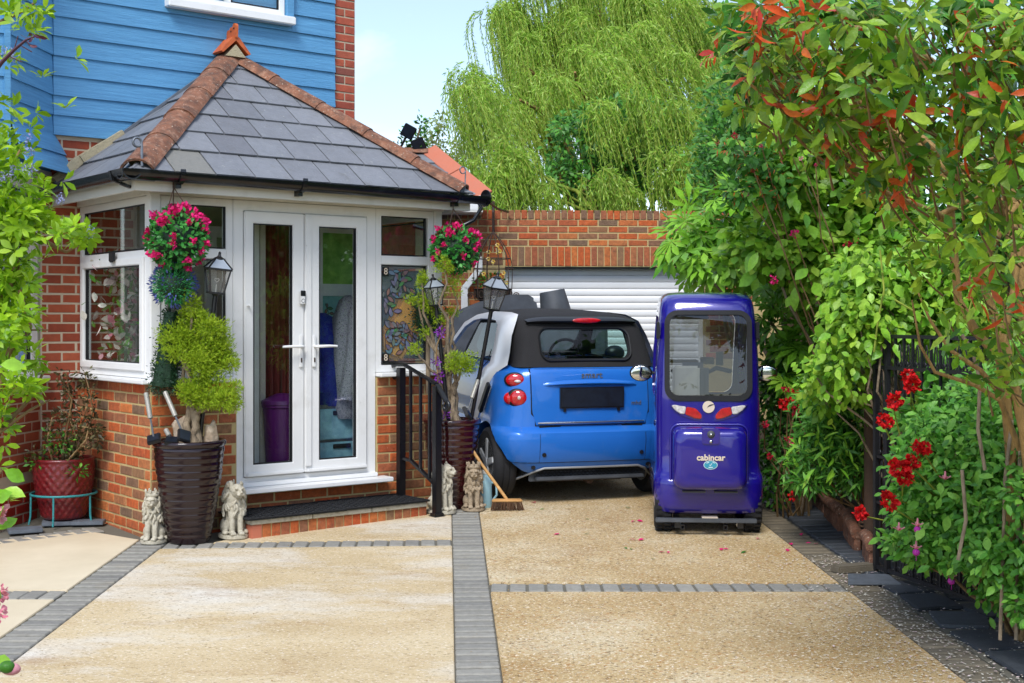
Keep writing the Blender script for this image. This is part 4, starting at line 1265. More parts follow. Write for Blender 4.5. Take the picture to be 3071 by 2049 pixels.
# lean-to roof behind the porch with a salmon verge
ext = thing('side_extension', 'low side extension with slates and salmon verge tiles showing behind the porch roof', 'extension', (-0.32, 14.35, 0.46), GR)
er = part('roof', MB().add([(-1.6, 0, 2.70), (0.0, 0, 2.70), (-0.62, 0.75, 3.28), (-1.6, 0.75, 3.28), (0.0, 1.2, 2.70)], [(0, 1, 2, 3), (1, 4, 2)]), M_['dark_gap'], ext)
for r in range(4):
    for i in range(6):
        x0 = -1.55 + i * 0.3 - 0.15 * (r % 2)
        w0, w1 = r * 0.22, r * 0.22 + 0.24
        lim = -0.62 * (w0 + 0.12) / 0.95
        x1 = min(x0 + 0.294, lim)
        if x1 - x0 < 0.05: continue
        d = V((0, 0.75, 0.58)).normalized()
        nn = V((0, -0.58, 0.75)).normalized()
        P = [V((x0, 0, 2.70)) + d * w0 + nn * 0.022, V((x1, 0, 2.70)) + d * w0 + nn * 0.022, V((x1, 0, 2.70)) + d * w1 + nn * 0.008, V((x0, 0, 2.70)) + d * w1 + nn * 0.008]
        part('slate', MB().add(P + [p - nn * 0.008 for p in P], [(0, 1, 2, 3), (7, 6, 5, 4), (0, 4, 5, 1), (1, 5, 6, 2), (2, 6, 7, 3), (3, 7, 4, 0)]), M_['slate'], er)
P, Q = V((0.03, -0.03, 2.68)), V((-0.60, 0.73, 3.28))
for i in range(2):
    a, b = P.lerp(Q, i * 0.5 + 0.004), P.lerp(Q, i * 0.5 + 0.496)
    part('verge_tile', MB().bar(a + V((0, 0, 0.02)), b + V((0, 0, 0.02)), 0.19, 0.03, (-0.3, -0.5, 0.8)), M_['salmon'], er, bev=0.004)
RM = hip_tile_mesh(0.42, 0.12, 0.115)
hips(er, (-1.6, 0.75, 3.26), (-0.62, 0.75, 3.26), M_['hip'], RM, 0.40, 'ridge_tile')
part('fascia', MB().box(-1.6, -0.05, -0.06, -0.02, 2.54, 2.69).box(-0.05, 0.04, -0.06, 0.3, 2.60, 2.70), M_['white'], ext, bev=0.004)
part('soffit', MB().box(-1.6, 0.0, -0.06, 0.39, 2.52, 2.539), M_['white_dull'], ext)
part('back', MB().box(-1.6, -0.2, 0.41, 1.5, -0.3, 2.52), M_['brick_multi'], ext)
ga = [V((-0.05, -0.2, 2.62)), V((-0.02, -0.2, 2.55)), V((-0.10, -0.2, 2.42)), V((-0.30, -0.2, 2.32)), V((-0.55, -0.2, 2.30)), V((-0.75, -0.2, 2.36))]
part('waste_pipe', MB().tube(ga, 0.022, 8), M_['gutter'], ext, smooth=60)
# cable from the eaves to the garage parapet
cbm = [at(484, 197, 13.9), at(490, 203, 14.1), at(498, 209, 14.4), at(508, 212, 14.7)]
t = part('cable', MB().tube(cbm, 0.014, 6), M_['gutter'], None, smooth=60)
tag(t, 'black cable running from the eaves to the garage parapet', 'cable')
# small solar lamps and a weed on the extension's ridge
for i, (u, v, ry, lb) in enumerate(((408.5, 131.5, 0.5, 'upper small black solar lamp tilted among weeds on the ridge'), (418.5, 145, -0.4, 'lower small black solar lamp leaning at the ridge end'))):
    p = at(u, v, 15.0)
    t = thing('solar_light', lb, 'solar light', p, rot=(0.35, ry, 0.1), group='solar lamps on the rear ridge')
    part('panel', MB().box(-0.075, 0.075, -0.02, 0.02, -0.075, 0.075), M_['black_plastic'], t, bev=0.008)
    part('cell', MB().box(-0.06, 0.06, -0.0235, -0.0205, -0.06, 0.06), M_['plate'], t)
    part('stem', MB().tube([(0, 0.02, 0), (0, 0.10, -0.16), (0, 0.12, -0.34)], 0.014, 6), M_['black_plastic'], t)
pc = at(413, 137, 15.15)
t = thing('ivy_tuft', 'dark tuft of ivy growing on the ridge beside the solar lamps', 'plant', pc)
P_, D_ = blob_pts([(pc + V((0.05, 0, -0.02)), (0.22, 0.15, 0.13)), (pc + V((-0.15, 0, -0.12)), (0.22, 0.1, 0.07)), (pc + V((0.1, 0, 0.15)), (0.05, 0.05, 0.12))], 260, 0.2)
foliage('leaf_mass', LEAF_LOW, P_, D_ + rdir(260) * 0.8, rdir(260, 0.6), rng.uniform(0.04, 0.075, 260), M_['lf_dark'], t)
part('stem', MB().tube([(0, 0.02, -0.3), (0.03, 0, -0.1), (0.08, 0, 0.1)], 0.012, 6), M_['twig'], t)

# covered trailer and bucket behind the small car
tr = thing('covered_trailer', 'trailer under a dark grey cover behind the small blue car', 'trailer', (-0.05, 13.95, gz(13.9)), GR)
cvr = MB()
prof = [(-0.62, 1.34), (-0.58, 1.45), (-0.3, 1.56), (0.0, 1.63), (0.19, 1.63), (0.27, 1.58), (0.29, 1.47), (0.6, 1.41), (1.0, 1.41), (1.02, 0.6), (-0.62, 0.6)]
cvr.prism(prof, -0.55, 0.55, MX.Rotation(PI / 2, 4, 'X'))
part('cover', cvr, M_['grey_dark'], tr, bev=0.03, fix=True, smooth=60)
part('chassis', MB().box(-0.58, 0.92, -0.5, 0.5, 0.38, 0.598), M_['black_metal'], tr)
for sx in (-0.4, 0.7):
    part('wheel', MB().lathe([(0, -0.08), (0.26, -0.08), (0.28, -0.04), (0.28, 0.04), (0.26, 0.08), (0, 0.08)], 20, m=MX.Translation((sx, -0.42, 0.28)) @ MX.Rotation(PI / 2, 4, 'X')), M_['tyre'], tr, smooth=40)
    part('wheel', MB().lathe([(0, -0.08), (0.26, -0.08), (0.28, -0.04), (0.28, 0.04), (0.26, 0.08), (0, 0.08)], 20, m=MX.Translation((sx, 0.42, 0.28)) @ MX.Rotation(PI / 2, 4, 'X')), M_['tyre'], tr, smooth=40)
bp = V((0.47, 13.9, gz(13.9) + 1.412))
bk = t = thing('bucket', 'dark grey bucket tipped on the cover behind the soft top of the car', 'bucket', bp, rot=(0.0, -0.18, 0.0))
part('shell', MB().lathe([(0.0, 0.0), (0.19, 0.0), (0.20, 0.01), (0.16, 0.29), (0.155, 0.30), (0.13, 0.30), (0.128, 0.285), (0.0, 0.285)], 28), M_['grey_dark'], t, smooth=40)
part('rim', MB().lathe([(0.196, 0.0), (0.215, 0.0), (0.215, 0.03), (0.195, 0.03)], 28), M_['grey_dark'], t)

bk.scale = (0.84, 0.84, 0.9)
# hanging cage planter on the wall
cg = thing('cage_planter', 'rusty wire cage planter with yellow flowers hanging on the wall beside the shutter', 'hanging planter', at(493, 300, 14.35) + V((0, 0, 0)))
wire = MB()
R_ = 0.21
def bell(z):   # radius of the cage at height z 0..0.74
    return R_ * (1.0 if z < 0.34 else max(0.02, math.cos((z - 0.34) / 0.40 * PI / 2) ** 0.75)) * (0.9 + 0.1 * math.cos((z - 0.3) * 4))
for k in range(10):
    a = 2 * PI * k / 10
    wire.tube([(bell(z) * math.cos(a), bell(z) * math.sin(a), z) for z in np.linspace(0.0, 0.74, 14)], 0.005, 5)
for z in (0.0, 0.12, 0.34, 0.45):
    wire.tube([(bell(z) * math.cos(a), bell(z) * math.sin(a), z) for a in np.linspace(0, 2 * PI, 25)], 0.005, 5)
for k in range(10):
    a = 2 * PI * (k + 0.5) / 10
    c = [(R_ * math.cos(a) + 0.03 * math.cos(t_) * -math.sin(a), R_ * math.sin(a) + 0.03 * math.cos(t_) * math.cos(a), 0.06 + 0.04 * math.sin(t_)) for t_ in np.linspace(0, 2 * PI * 0.9, 10)]
    wire.tube(c, 0.004, 4)
part('wire', wire, M_['rust'], cg)
part('scrolls', MB().tube([(R_ + 0.04 + 0.035 * math.cos(t_) * (1 - t_ / 12), 0, 0.05 + 0.035 * math.sin(t_) * (1 - t_ / 12)) for t_ in np.linspace(0, 9, 20)], 0.006, 5).tube([(-R_ - 0.04 + 0.035 * math.cos(t_) * (1 - t_ / 12), 0, 0.05 + 0.035 * math.sin(t_) * (1 - t_ / 12)) for t_ in np.linspace(0, 9, 20)], 0.006, 5), M_['rust'], cg)
part('liner', MB().lathe([(0.0, -0.06), (0.12, -0.04), (0.19, 0.03), (0.2, 0.12), (0, 0.12)], 16), M_['soil'], cg, smooth=60)
part('chain', MB().tube([(0, 0, 0.73), (0, 0, 0.95), (0.0, 0.12, 1.0)], 0.007, 5), M_['rust'], cg)
part('bracket', MB().tube([(0, 0.0, 0.95), (0, 0.2, 1.02), (0, 0.28, 1.05)], 0.012, 6).bar((0, 0.27, 0.75), (0, 0.27, 1.10), 0.03, 0.012), M_['rust'], cg)
pc = V(cg.location) + V((-0.02, -0.02, 0.2))
P_, D_ = blob_pts([(pc, (0.15, 0.15, 0.1))], 160, 0.2)
foliage('leaf_mass', LEAF_LOW, P_, D_ + rdir(160) * 0.6, rdir(160, 0.5), rng.uniform(0.03, 0.06, 160), M_['lf_dark'], cg)
M_['petal_yellow'] = mk('petal_yellow', ['#d8b43a', '#e0c86a', '#c89a20', '#d8c8a0'], 0.6, rnd='isl', nv=0.1)
for k in range(16):
    c = V((random.uniform(-0.17, 0.17), random.uniform(-0.18, -0.05), random.choice([0.16, 0.22, 0.28, 0.4, 0.5, 0.55]) + random.uniform(-0.04, 0.04)))
    if c.z > 0.35: c.x *= 0.5
    b_ = MB()
    for q in range(6):
        b_.ell(c + V((0.016 * math.cos(q), -0.01, 0.016 * math.sin(q))), (0.009, 0.006, 0.009), 6, 4)
    part('flower', b_, M_['petal_yellow'], cg)
t = thing('wall_basket', 'small basket of pink and white flowers on the garage wall right of the shutter', 'hanging basket', at(718, 291, 14.5))
pc = V(t.location)
P_, D_ = blob_pts([(pc + V((0, -0.05, 0.08)), (0.16, 0.1, 0.1))], 160, 0.2)
foliage('leaf_mass', LEAF_LOW, P_, D_ + rdir(160) * 0.6, rdir(160, 0.5), rng.uniform(0.03, 0.06, 160), M_['lf_basket'], t)
foliage('flowers', LEAF_WIDE, P_[:60] + D_[:60] * 0.03, D_[:60] + rdir(60) * 0.5, rdir(60), rng.uniform(0.02, 0.035, 60), M_['petal_rose'], t)
part('bowl', MB().lathe([(0, -0.08), (0.1, -0.06), (0.15, 0.02), (0.14, 0.02), (0, 0.0)], 14), M_['soil'], t)
part('hook', MB().tube([(0, 0.0, 0.02), (0, 0.05, 0.3), (0, 0.2, 0.32)], 0.008, 5), M_['rust'], t)

# ------------------------------------------------------------------ small blue car with a soft top
def interp(tab, z, c):
    for a, b in zip(tab, tab[1:]):
        if a[0] <= z <= b[0]:
            t = (z - a[0]) / (b[0] - a[0])
            return a[c] + (b[c] - a[c]) * t
    return tab[0][c] if z < tab[0][0] else tab[-1][c]

def outline(hw, y0, y1, rc, bulge, nc=7, rf=0.12):
    """plan outline: straight sides, rounded rear corners, slightly bowed rear"""
    pts = []
    rc = min(rc, hw * 0.95)
    for k in range(nc + 1):                       # rear right corner, from side to rear
        a = -PI / 2 * k / nc
        pts.append((hw - rc + rc * math.cos(a), y0 + rc + rc * math.sin(a)))
    m = 8
    for k in range(1, m):
        x = (hw - rc) * (1 - 2 * k / m)
        pts.append((x, y0))
    for k in range(nc + 1):
        a = -PI / 2 - PI / 2 * k / nc
        pts.append((-(hw - rc) + rc * math.cos(a), y0 + rc + rc * math.sin(a)))
    for k in range(5):
        a = PI - PI / 2 * k / 4
        pts.append((-(hw - rf) + rf * math.cos(a), y1 - rf + rf * math.sin(a)))
    for k in range(5):
        a = PI / 2 - PI / 2 * k / 4
        pts.append(((hw - rf) + rf * math.cos(a), y1 - rf + rf * math.sin(a)))
    return [(x, y - bulge * (1 - (x / hw) ** 2) * (1 if y < y0 + rc else 0)) for x, y in pts]

def loft(tab, zs):
    mb = MB()
    n = 0
    for z in zs:
        o = outline(*[interp(tab, z, c) for c in range(1, 6)])
        n = len(o)
        mb.v += [(x, y, z) for x, y in o]
    for i in range(len(zs) - 1):
        for k in range(n):
            j = (k + 1) % n
            mb.f.append((i * n + k, (i + 1) * n + k, (i + 1) * n + j, i * n + j))
    mb.f.append(tuple(range(n)))
    mb.f.append(tuple(range((len(zs) - 1) * n, len(zs) * n))[::-1])
    return mb

M_['alloy_dull'] = mk('dull_trim', '#8a8d90', 0.4, metal=0.2, nv=0.1)
car = thing('small_car', 'small blue two seat car with black soft top and silver side pillar seen from behind', 'car', (0.64, 10.60, gz(10.9)), rot=(SLOPE, 0, math.radians(17)))
#       z     hw    y0    y1    rc    bulge
BT = [(0.19, 0.62, 0.14, 2.52, 0.2, 0.02), (0.27, 0.69, 0.05, 2.56, 0.24, 0.03), (0.36, 0.755, 0.005, 2.58, 0.26, 0.04), (0.50, 0.785, -0.01, 2.58, 0.26, 0.045), (0.572, 0.78, 0.0, 2.56, 0.27, 0.045),
      (0.592, 0.775, 0.025, 2.55, 0.27, 0.045), (0.615, 0.765, 0.055, 2.54, 0.27, 0.04), (0.70, 0.755, 0.062, 2.5, 0.27, 0.04), (0.82, 0.748, 0.07, 2.4, 0.28, 0.04), (0.95, 0.735, 0.085, 2.25, 0.28, 0.04), (1.04, 0.715, 0.105, 2.05, 0.28, 0.04),
      (1.075, 0.69, 0.125, 1.95, 0.28, 0.035), (1.09, 0.65, 0.16, 1.9, 0.28, 0.03)]
zs = [0.19, 0.23, 0.27, 0.315, 0.36, 0.43, 0.50, 0.545, 0.572, 0.582, 0.592, 0.603, 0.615, 0.66, 0.70, 0.76, 0.82, 0.885, 0.95, 1.0, 1.04, 1.06, 1.075, 1.085, 1.09]
body = part('body', loft(BT, zs), M_['car_blue'], car, fix=True)
cutm = []
for y in (0.42, 2.08):
    cutm.append(MB().lathe([(0, -1.0), (0.345, -1.0), (0.345, 1.0), (0, 1.0)], 40, m=MX.Translation((0, y, 0.285)) @ MX.Rotation(PI / 2, 4, 'Y')))
# diffuser recess
dfp = [(-0.58, 0.10), (0.58, 0.10), (0.46, 0.268), (0.40, 0.283), (-0.40, 0.283), (-0.46, 0.268)]
cutm.append(MB().prism(dfp, -0.2, 0.3, MX(((1, 0, 0, 0), (0, 0, -1, 0.1), (0, 1, 0, 0), (0, 0, 0, 1)))))
cut(body, cutm)
body.data.shade_smooth()
body.data.set_sharp_from_angle(angle=math.radians(38))
def rear(x, z):
    """y of the body's rear face"""
    hw, y0, rc, bu = interp(BT, z, 1), interp(BT, z, 2), interp(BT, z, 4), interp(BT, z, 5)
    ax = abs(x)
    y = y0
    if ax > hw - rc:
        d = min(ax - (hw - rc), rc * 0.999)
        y = y0 + rc - math.sqrt(rc * rc - d * d)
    return y - bu * (1 - (x / hw) ** 2)
part('underbody', MB().box(-0.68, 0.68, 0.75, 1.75, 0.16, 0.5).box(-0.42, 0.42, 0.2, 0.75, 0.19, 0.5), M_['black_plastic'], car)
part('wheel_well', MB().box(-0.55, 0.55, 0.12, 0.72, 0.22, 0.62).box(-0.55, 0.55, 1.8, 2.38, 0.22, 0.62), M_['dark_gap'], car)
# tailgate panel standing a little proud
def patch(x0f, x1f, z0, z1, off, nx=14, nz=14, th=0.006):
    vs = []
    for i in range(nz + 1):
        z = z0 + (z1 - z0) * i / nz
        a, b = x0f(z), x1f(z)
        for k in range(nx + 1):
            x = a + (b - a) * k / nx
            vs.append((x, rear(x, z) - off, z))
    w = nx + 1
    fs = [(i * w + k, i * w + k + 1, (i + 1) * w + k + 1, (i + 1) * w + k) for i in range(nz) for k in range(nx)]
    mb = MB().add(vs, fs)
    o = len(vs)
    mb.v += [(x, y + th, z) for x, y, z in vs]
    rim = list(range(w)) + [i * w + nx for i in range(1, nz + 1)] + [nz * w + k for k in range(nx - 1, -1, -1)] + [i * w for i in range(nz - 1, 0, -1)]
    mb.f += [(rim[(i + 1) % len(rim)], rim[i], rim[i] + o, rim[(i + 1) % len(rim)] + o) for i in range(len(rim))]
    return mb
part('seam', patch(lambda z: -0.505 + (0.03 if z < 0.7 else 0), lambda z: 0.505 - (0.03 if z < 0.7 else 0), 0.622, 1.075, 0.0015, th=0.004), M_['dark_gap'], body, smooth=40)
tg = part('tailgate', patch(lambda z: -0.497 + 0.035 * max(0, (0.74 - z) / 0.12), lambda z: 0.497 - 0.035 * max(0, (0.74 - z) / 0.12), 0.63, 1.072, 0.006, th=0.008), M_['car_blue'], body, smooth=40)
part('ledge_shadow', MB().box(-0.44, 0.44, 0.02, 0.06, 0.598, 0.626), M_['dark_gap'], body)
# spoiler lip over the plate
lip = MB()
L = []
for i in range(21):
    x = -0.40 + 0.80 * i / 20
    e = math.sin(PI * i / 20) ** 0.5
    zc = 0.945 + 0.022 * e
    y = rear(x, 0.95) - 0.006
    L.append([(x, y, zc + 0.012 + 0.012 * e), (x, y - 0.035 * e, zc + 0.006 * e), (x, y - 0.038 * e, zc - 0.006), (x, y, zc - 0.016)])
for r in L: lip.v += r
for i in range(20):
    for k in range(3):
        lip.f.append((i * 4 + k, (i + 1) * 4 + k, (i + 1) * 4 + k + 1, i * 4 + k + 1))
part('handle_lip', lip, M_['car_blue'], tg, smooth=50, fix=True)
pl = part('number_plate', MB().box(-0.262, 0.262, rear(0, 0.85) - 0.034, rear(0, 0.85) - 0.01, 0.770, 0.925), M_['plate'], car, bev=0.004)
part('plate_frame', MB().ring(-0.272, 0.272, 0.762, 0.930, 0.012, rear(0, 0.85) - 0.03, rear(0, 0.85) - 0.006).box(-0.24, -0.22, rear(0, 0.85) - 0.025, 0.04, 0.735, 0.765).box(0.22, 0.24, rear(0, 0.85) - 0.025, 0.04, 0.735, 0.765), M_['black_plastic'], car)
cs = MB()
cs.tube([(x, rear(x, 0.645) - 0.014, 0.648) for x in np.linspace(-0.455, 0.455, 15)], [0.006] + [0.011] * 13 + [0.006], 8)
part('chrome_strip', cs, M_['chrome'], tg, smooth=60)
sb = link('badge', text_mesh('smart', 0.075, 0.002, 1.05, 0.001), M_['grey_plastic'], tg, (0.01, rear(0, 1.02) - 0.010, 1.022), (PI / 2 - 0.1, 0, 0))
link('badge', text_mesh('mhd', 0.05, 0.002), M_['grey_plastic'], tg, (0.39, rear(0.39, 0.80) - 0.010, 0.795), (PI / 2, 0, 0.05))
def lamp(x, z, r, rz, m, name, y_off=0.0, dep=0.03):
    n = V((x * 0.75, -1, 0.05)).normalized()
    return MB().ell((x, rear(x, z) + 0.004 - y_off, z), (r, dep, rz), 24, 12, MX.Rotation(math.atan2(-n.x, -n.y) * -1 if False else math.atan2(n.x, -n.y), 4, 'Z'))
for s in (-1, 1):
    t1 = part('tail_light', lamp(s * 0.612, 0.985, 0.080, 0.055, None, ''), M_['red_lens'], car, smooth=60)
    part('surround', lamp(s * 0.612, 0.985, 0.088, 0.062, None, '', -0.006), M_['black_plastic'], t1, smooth=60)
    part('reflector', lamp(s * 0.598, 0.977, 0.030, 0.014, None, '', 0.011, 0.022), M_['clear_lens'], t1, smooth=60)
    t2 = part('tail_light', lamp(s * 0.600, 0.845, 0.074, 0.066, None, ''), M_['red_lens'], car, smooth=60)
    part('side_lobe', lamp(s * 0.645, 0.84, 0.062, 0.052, None, '', 0.0), M_['red_lens'], t2, smooth=60)
    part('surround', lamp(s * 0.604, 0.845, 0.083, 0.075, None, '', -0.006), M_['black_plastic'], t2, smooth=60)
    part('reflector', lamp(s * 0.592, 0.848, 0.024, 0.024, None, '', 0.010, 0.023), M_['clear_lens'], t2, smooth=60)
    for z, x in ((0.40, 0.415), (0.295, 0.49)):
        part('parking_sensor', MB().lathe([(0, -0.003), (0.017, -0.003), (0.017, 0.01), (0, 0.01)], 16, m=MX.Translation((s * x, rear(x, z) + 0.001, z)) @ MX.Rotation(PI / 2, 4, 'X')), M_['black_plastic'], body)
    # slot behind the side pillar
    part('side_vent', MB().bar((s * 0.765, 0.36, 0.94), (s * 0.785, 0.55, 0.70), 0.06, 0.03, (s, 0, 0)), M_['black_plastic'], car, bev=0.008)
part('bumper_seam', MB().tube([(x, rear(x, 0.335) - 0.0005, 0.335) for x in np.linspace(-0.72, 0.72, 31)], 0.0025, 5), M_['dark_gap'], body)
part('bumper_seam', MB().tube([(-0.45, rear(-0.45, z) - 0.0005, z) for z in np.linspace(0.335, 0.565, 8)], 0.0018, 5).tube([(0.45, rear(0.45, z) - 0.0005, z) for z in np.linspace(0.335, 0.565, 8)], 0.0018, 5), M_['dark_gap'], body)
# diffuser with honeycomb grille and silver trim
trim = [(-0.58, 0.185), (-0.47, 0.262), (-0.40, 0.288), (0.40, 0.288), (0.47, 0.262), (0.58, 0.185)]
part('diffuser_trim', MB().tube([(x, rear(x, max(0.2, z)) - 0.012, z) for x, z in trim], 0.010, 8), M_['alloy_dull'], car, smooth=50)
dif = part('diffuser', MB().box(-0.5, 0.5, 0.09, 0.12, 0.17, 0.285).box(-0.46, 0.46, 0.02, 0.09, 0.185, 0.215), M_['grey_dark'], car, bev=0.006)
hc = MB()
for r in range(3):
    for i in range(26):
        x = -0.44 + i * 0.035 + (0.0175 if r % 2 else 0)
        hc.tube([(x + 0.015 * math.cos(a), 0.045, 0.232 + r * 0.021 + 0.012 * math.sin(a)) for a in np.linspace(0, 2 * PI, 7)], 0.0035, 4, False)
part('honeycomb', hc, M_['black_plastic'], dif)
part('exhaust', MB().tube([(0.02, 0.10, 0.165), (0.02, 0.6, 0.19)], 0.03, 12).box(-0.3, 0.35, 0.25, 0.7, 0.14, 0.19), M_['rust'], car)
# wheels
def wheel(parent, x, y, r, wdt, side):
    m = MX.Translation((x, y, r)) @ MX.Rotation(PI / 2, 4, 'Y')
    w = part('wheel', MB().lathe([(r - 0.10, -wdt / 2 + 0.01), (r - 0.03, -wdt / 2), (r - 0.008, -wdt / 2 + 0.018), (r, -wdt / 2 + 0.04), (r, -0.03), (r - 0.006, -0.028), (r - 0.006, -0.022), (r, -0.02), (r, 0.02), (r - 0.006, 0.022), (r - 0.006, 0.028), (r, 0.03), (r, wdt / 2 - 0.04), (r - 0.008, wdt / 2 - 0.018), (r - 0.03, wdt / 2), (r - 0.10, wdt / 2 - 0.01)], 40, m=m), M_['tyre'], parent, smooth=35)
    rr = r - 0.095
    part('rim', MB().lathe([(rr, -wdt / 2 + 0.01), (rr + 0.012, -wdt / 2 + 0.008), (rr + 0.012, -wdt / 2 + 0.02), (rr - 0.015, -wdt / 2 + 0.06), (rr - 0.02, wdt / 2 - 0.06), (rr + 0.012, wdt / 2 - 0.02), (rr + 0.012, wdt / 2 - 0.008), (rr, wdt / 2 - 0.01), (rr - 0.03, 0.02), (rr - 0.03, -0.02)], 36, m=m), M_['alloy'], w, smooth=40)
    part('brake_disc', MB().lathe([(0, -0.012), (rr * 0.85, -0.012), (rr * 0.85, 0.012), (0, 0.012)], 24, m=m), M_['alloy_dull'], w)
    for k in range(5):
        a = 2 * PI * k / 5 + 0.4
        d = V((0, math.cos(a), math.sin(a)))
        c = V((x + side * (wdt / 2 - 0.012), y, r))
        part('spoke', MB().add([c + V((dx, 0, 0)) + d * q + V((0, -d.z, d.y)) * s for dx in (-0.012, 0.012) for q, s in ((0.03, -0.03), (rr + 0.003, -0.026), (rr + 0.003, 0.026), (0.03, 0.03))], [(0, 1, 2, 3), (7, 6, 5, 4), (0, 4, 5, 1), (1, 5, 6, 2), (2, 6, 7, 3), (3, 7, 4, 0)]), M_['alloy'], w, bev=0.006, fix=True)
    part('hub', MB().lathe([(0, -0.02), (0.045, -0.02), (0.05, 0.0), (0.045, 0.02), (0, 0.02)], 20, m=MX.Translation((x + side * (wdt / 2 - 0.015), y, r)) @ MX.Rotation(PI / 2, 4, 'Y')), M_['alloy'], w, smooth=40)
    return w
for s in (-1, 1):
    wheel(car, s * 0.675, 0.42, 0.292, 0.19, s)
    wheel(car, s * 0.675, 2.08, 0.285, 0.165, s)
# soft top
ST = [(1.085, 0.605, 0.135, 1.9, 0.10, 0.03), (1.20, 0.585, 0.185, 1.8, 0.10, 0.03), (1.33, 0.56, 0.245, 1.65, 0.11, 0.03), (1.42, 0.535, 0.29, 1.55, 0.12, 0.03), (1.46, 0.515, 0.32, 1.5, 0.13, 0.03), (1.49, 0.47, 0.40, 1.45, 0.14, 0.03), (1.515, 0.36, 0.55, 1.4, 0.14, 0.02), (1.53, 0.2, 0.7, 1.3, 0.14, 0.0)]
st = part('soft_top', loft(ST, [1.085, 1.14, 1.2, 1.265, 1.33, 1.375, 1.42, 1.44, 1.46, 1.475, 1.49, 1.515, 1.53]), M_['soft_top'], car, fix=True)
inner = loft([(a, b - 0.03, c + 0.03, d - 0.03, max(0.05, e - 0.02), f) for a, b, c, d, e, f in ST[:5]], [1.075, 1.2, 1.33, 1.42, 1.455])
def rr_poly(x0, x1, z0, z1, r, n=6):
    p = []
    for cx, cz, a0 in ((x1 - r, z0 + r, -PI / 2), (x1 - r, z1 - r, 0), (x0 + r, z1 - r, PI / 2), (x0 + r, z0 + r, PI)):
        p += [(cx + r * math.cos(a0 + PI / 2 * k / n), cz + r * math.sin(a0 + PI / 2 * k / n)) for k in range(n + 1)]
    return p
XZ = lambda y: MX(((1, 0, 0, 0), (0, 0, 1, y), (0, 1, 0, 0), (0, 0, 0, 1)))
wp = rr_poly(-0.375, 0.375, 1.150, 1.382, 0.07)
sidecut = MB().prism([(0.62, 1.10), (1.75, 1.10), (1.42, 1.40), (0.72, 1.42)], -1.0, 1.0, MX(((0, 0, 1, 0), (1, 0, 0, 0), (0, 1, 0, 0), (0, 0, 0, 1))))
frontcut = MB().prism(rr_poly(-0.48, 0.48, 1.12, 1.42, 0.08), 1.0, 2.2, XZ(0))
cut(st, [inner, MB().prism(wp, -0.2, 0.7, XZ(0)), sidecut, frontcut])
st.data.shade_smooth()
st.data.set_sharp_from_angle(angle=math.radians(40))
def srear(z):
    return interp(ST, z, 2) - 0.028
gl = []
for x, z in rr_poly(-0.372, 0.372, 1.153, 1.379, 0.068):
    gl.append((x, srear(z) + 0.012, z))
part('rear_window', MB().add(gl, [tuple(range(len(gl)))]), M_['glass_car'], st)
rim_o = rr_poly(-0.388, 0.388, 1.137, 1.395, 0.08)
part('window_rim', MB().tube([(x, srear(z) - 0.004, z) for x, z in rim_o + rim_o[:1]], 0.009, 6, False), M_['black_plastic'], st, smooth=60)
for s in (-1, 1):
    part('side_glass', MB().add([(s * 0.60, 0.60, 1.10), (s * 0.60, 1.75, 1.10), (s * 0.545, 1.42, 1.40), (s * 0.535, 0.72, 1.42)], [(0, 1, 2, 3)]), M_['glass_side'], car)
part('windscreen', MB().add([(-0.57, 1.87, 1.10), (0.57, 1.87, 1.10), (0.5, 1.5, 1.42), (-0.5, 1.5, 1.42)], [(0, 1, 2, 3)]), M_['glass_car'], car)
# roof spoiler with the high brake light
spv = MB()
rows = []
for i in range(25):
    x = -0.475 + 0.95 * i / 24
    e = max(0.0, 1 - abs(x / 0.475) ** 6)
    y = 0.285 + 0.05 * (abs(x) / 0.475) ** 3
    rows.append([(x, y + 0.10, 1.488 - 0.02 * (1 - e)), (x, y - 0.055, 1.472 - 0.02 * (1 - e)), (x, y - 0.075, 1.455 - 0.01 * (1 - e)), (x, y - 0.05, 1.435), (x, y + 0.05, 1.415)])
for r in rows: spv.v += r
for i in range(24):
    for k in range(4):
        spv.f.append((i * 5 + k, (i + 1) * 5 + k, (i + 1) * 5 + k + 1, i * 5 + k + 1))
spo = part('roof_spoiler', spv, M_['grey_dark'], car, smooth=50, fix=True)
spo.data.materials[0] = M_['black_plastic']
part('brake_light', MB().ell((0.02, 0.212, 1.458), (0.125, 0.012, 0.022), 24, 8), M_['red_lens'], spo, smooth=60)
# silver side pillars and roof rails
SX = [(0.40, 0.785), (0.6, 0.782), (0.82, 0.755), (0.95, 0.742), (1.04, 0.722), (1.085, 0.672), (1.2, 0.635), (1.33, 0.602), (1.44, 0.56), (1.5, 0.49), (1.52, 0.42)]
sxf = lambda z: interp([(a, b) for a, b in SX], z, 1)
A_ = [(2.16, 1.08), (2.0, 1.26), (1.8, 1.40), (1.55, 1.475), (1.3, 1.505), (0.8, 1.51), (0.50, 1.50), (0.36, 1.45), (0.31, 1.33), (0.25, 1.2), (0.21, 1.10), (0.30, 1.05), (0.42, 0.95), (0.55, 0.82), (0.70, 0.62), (0.78, 0.42)]
B_ = [(2.08, 1.06), (1.91, 1.22), (1.71, 1.345), (1.5, 1.41), (1.3, 1.43), (1.1, 1.435), (0.90, 1.43), (0.80, 1.40), (0.75, 1.33), (0.71, 1.2), (0.70, 1.10), (0.72, 1.05), (0.78, 0.95), (0.86, 0.82), (0.93, 0.62), (0.98, 0.42)]
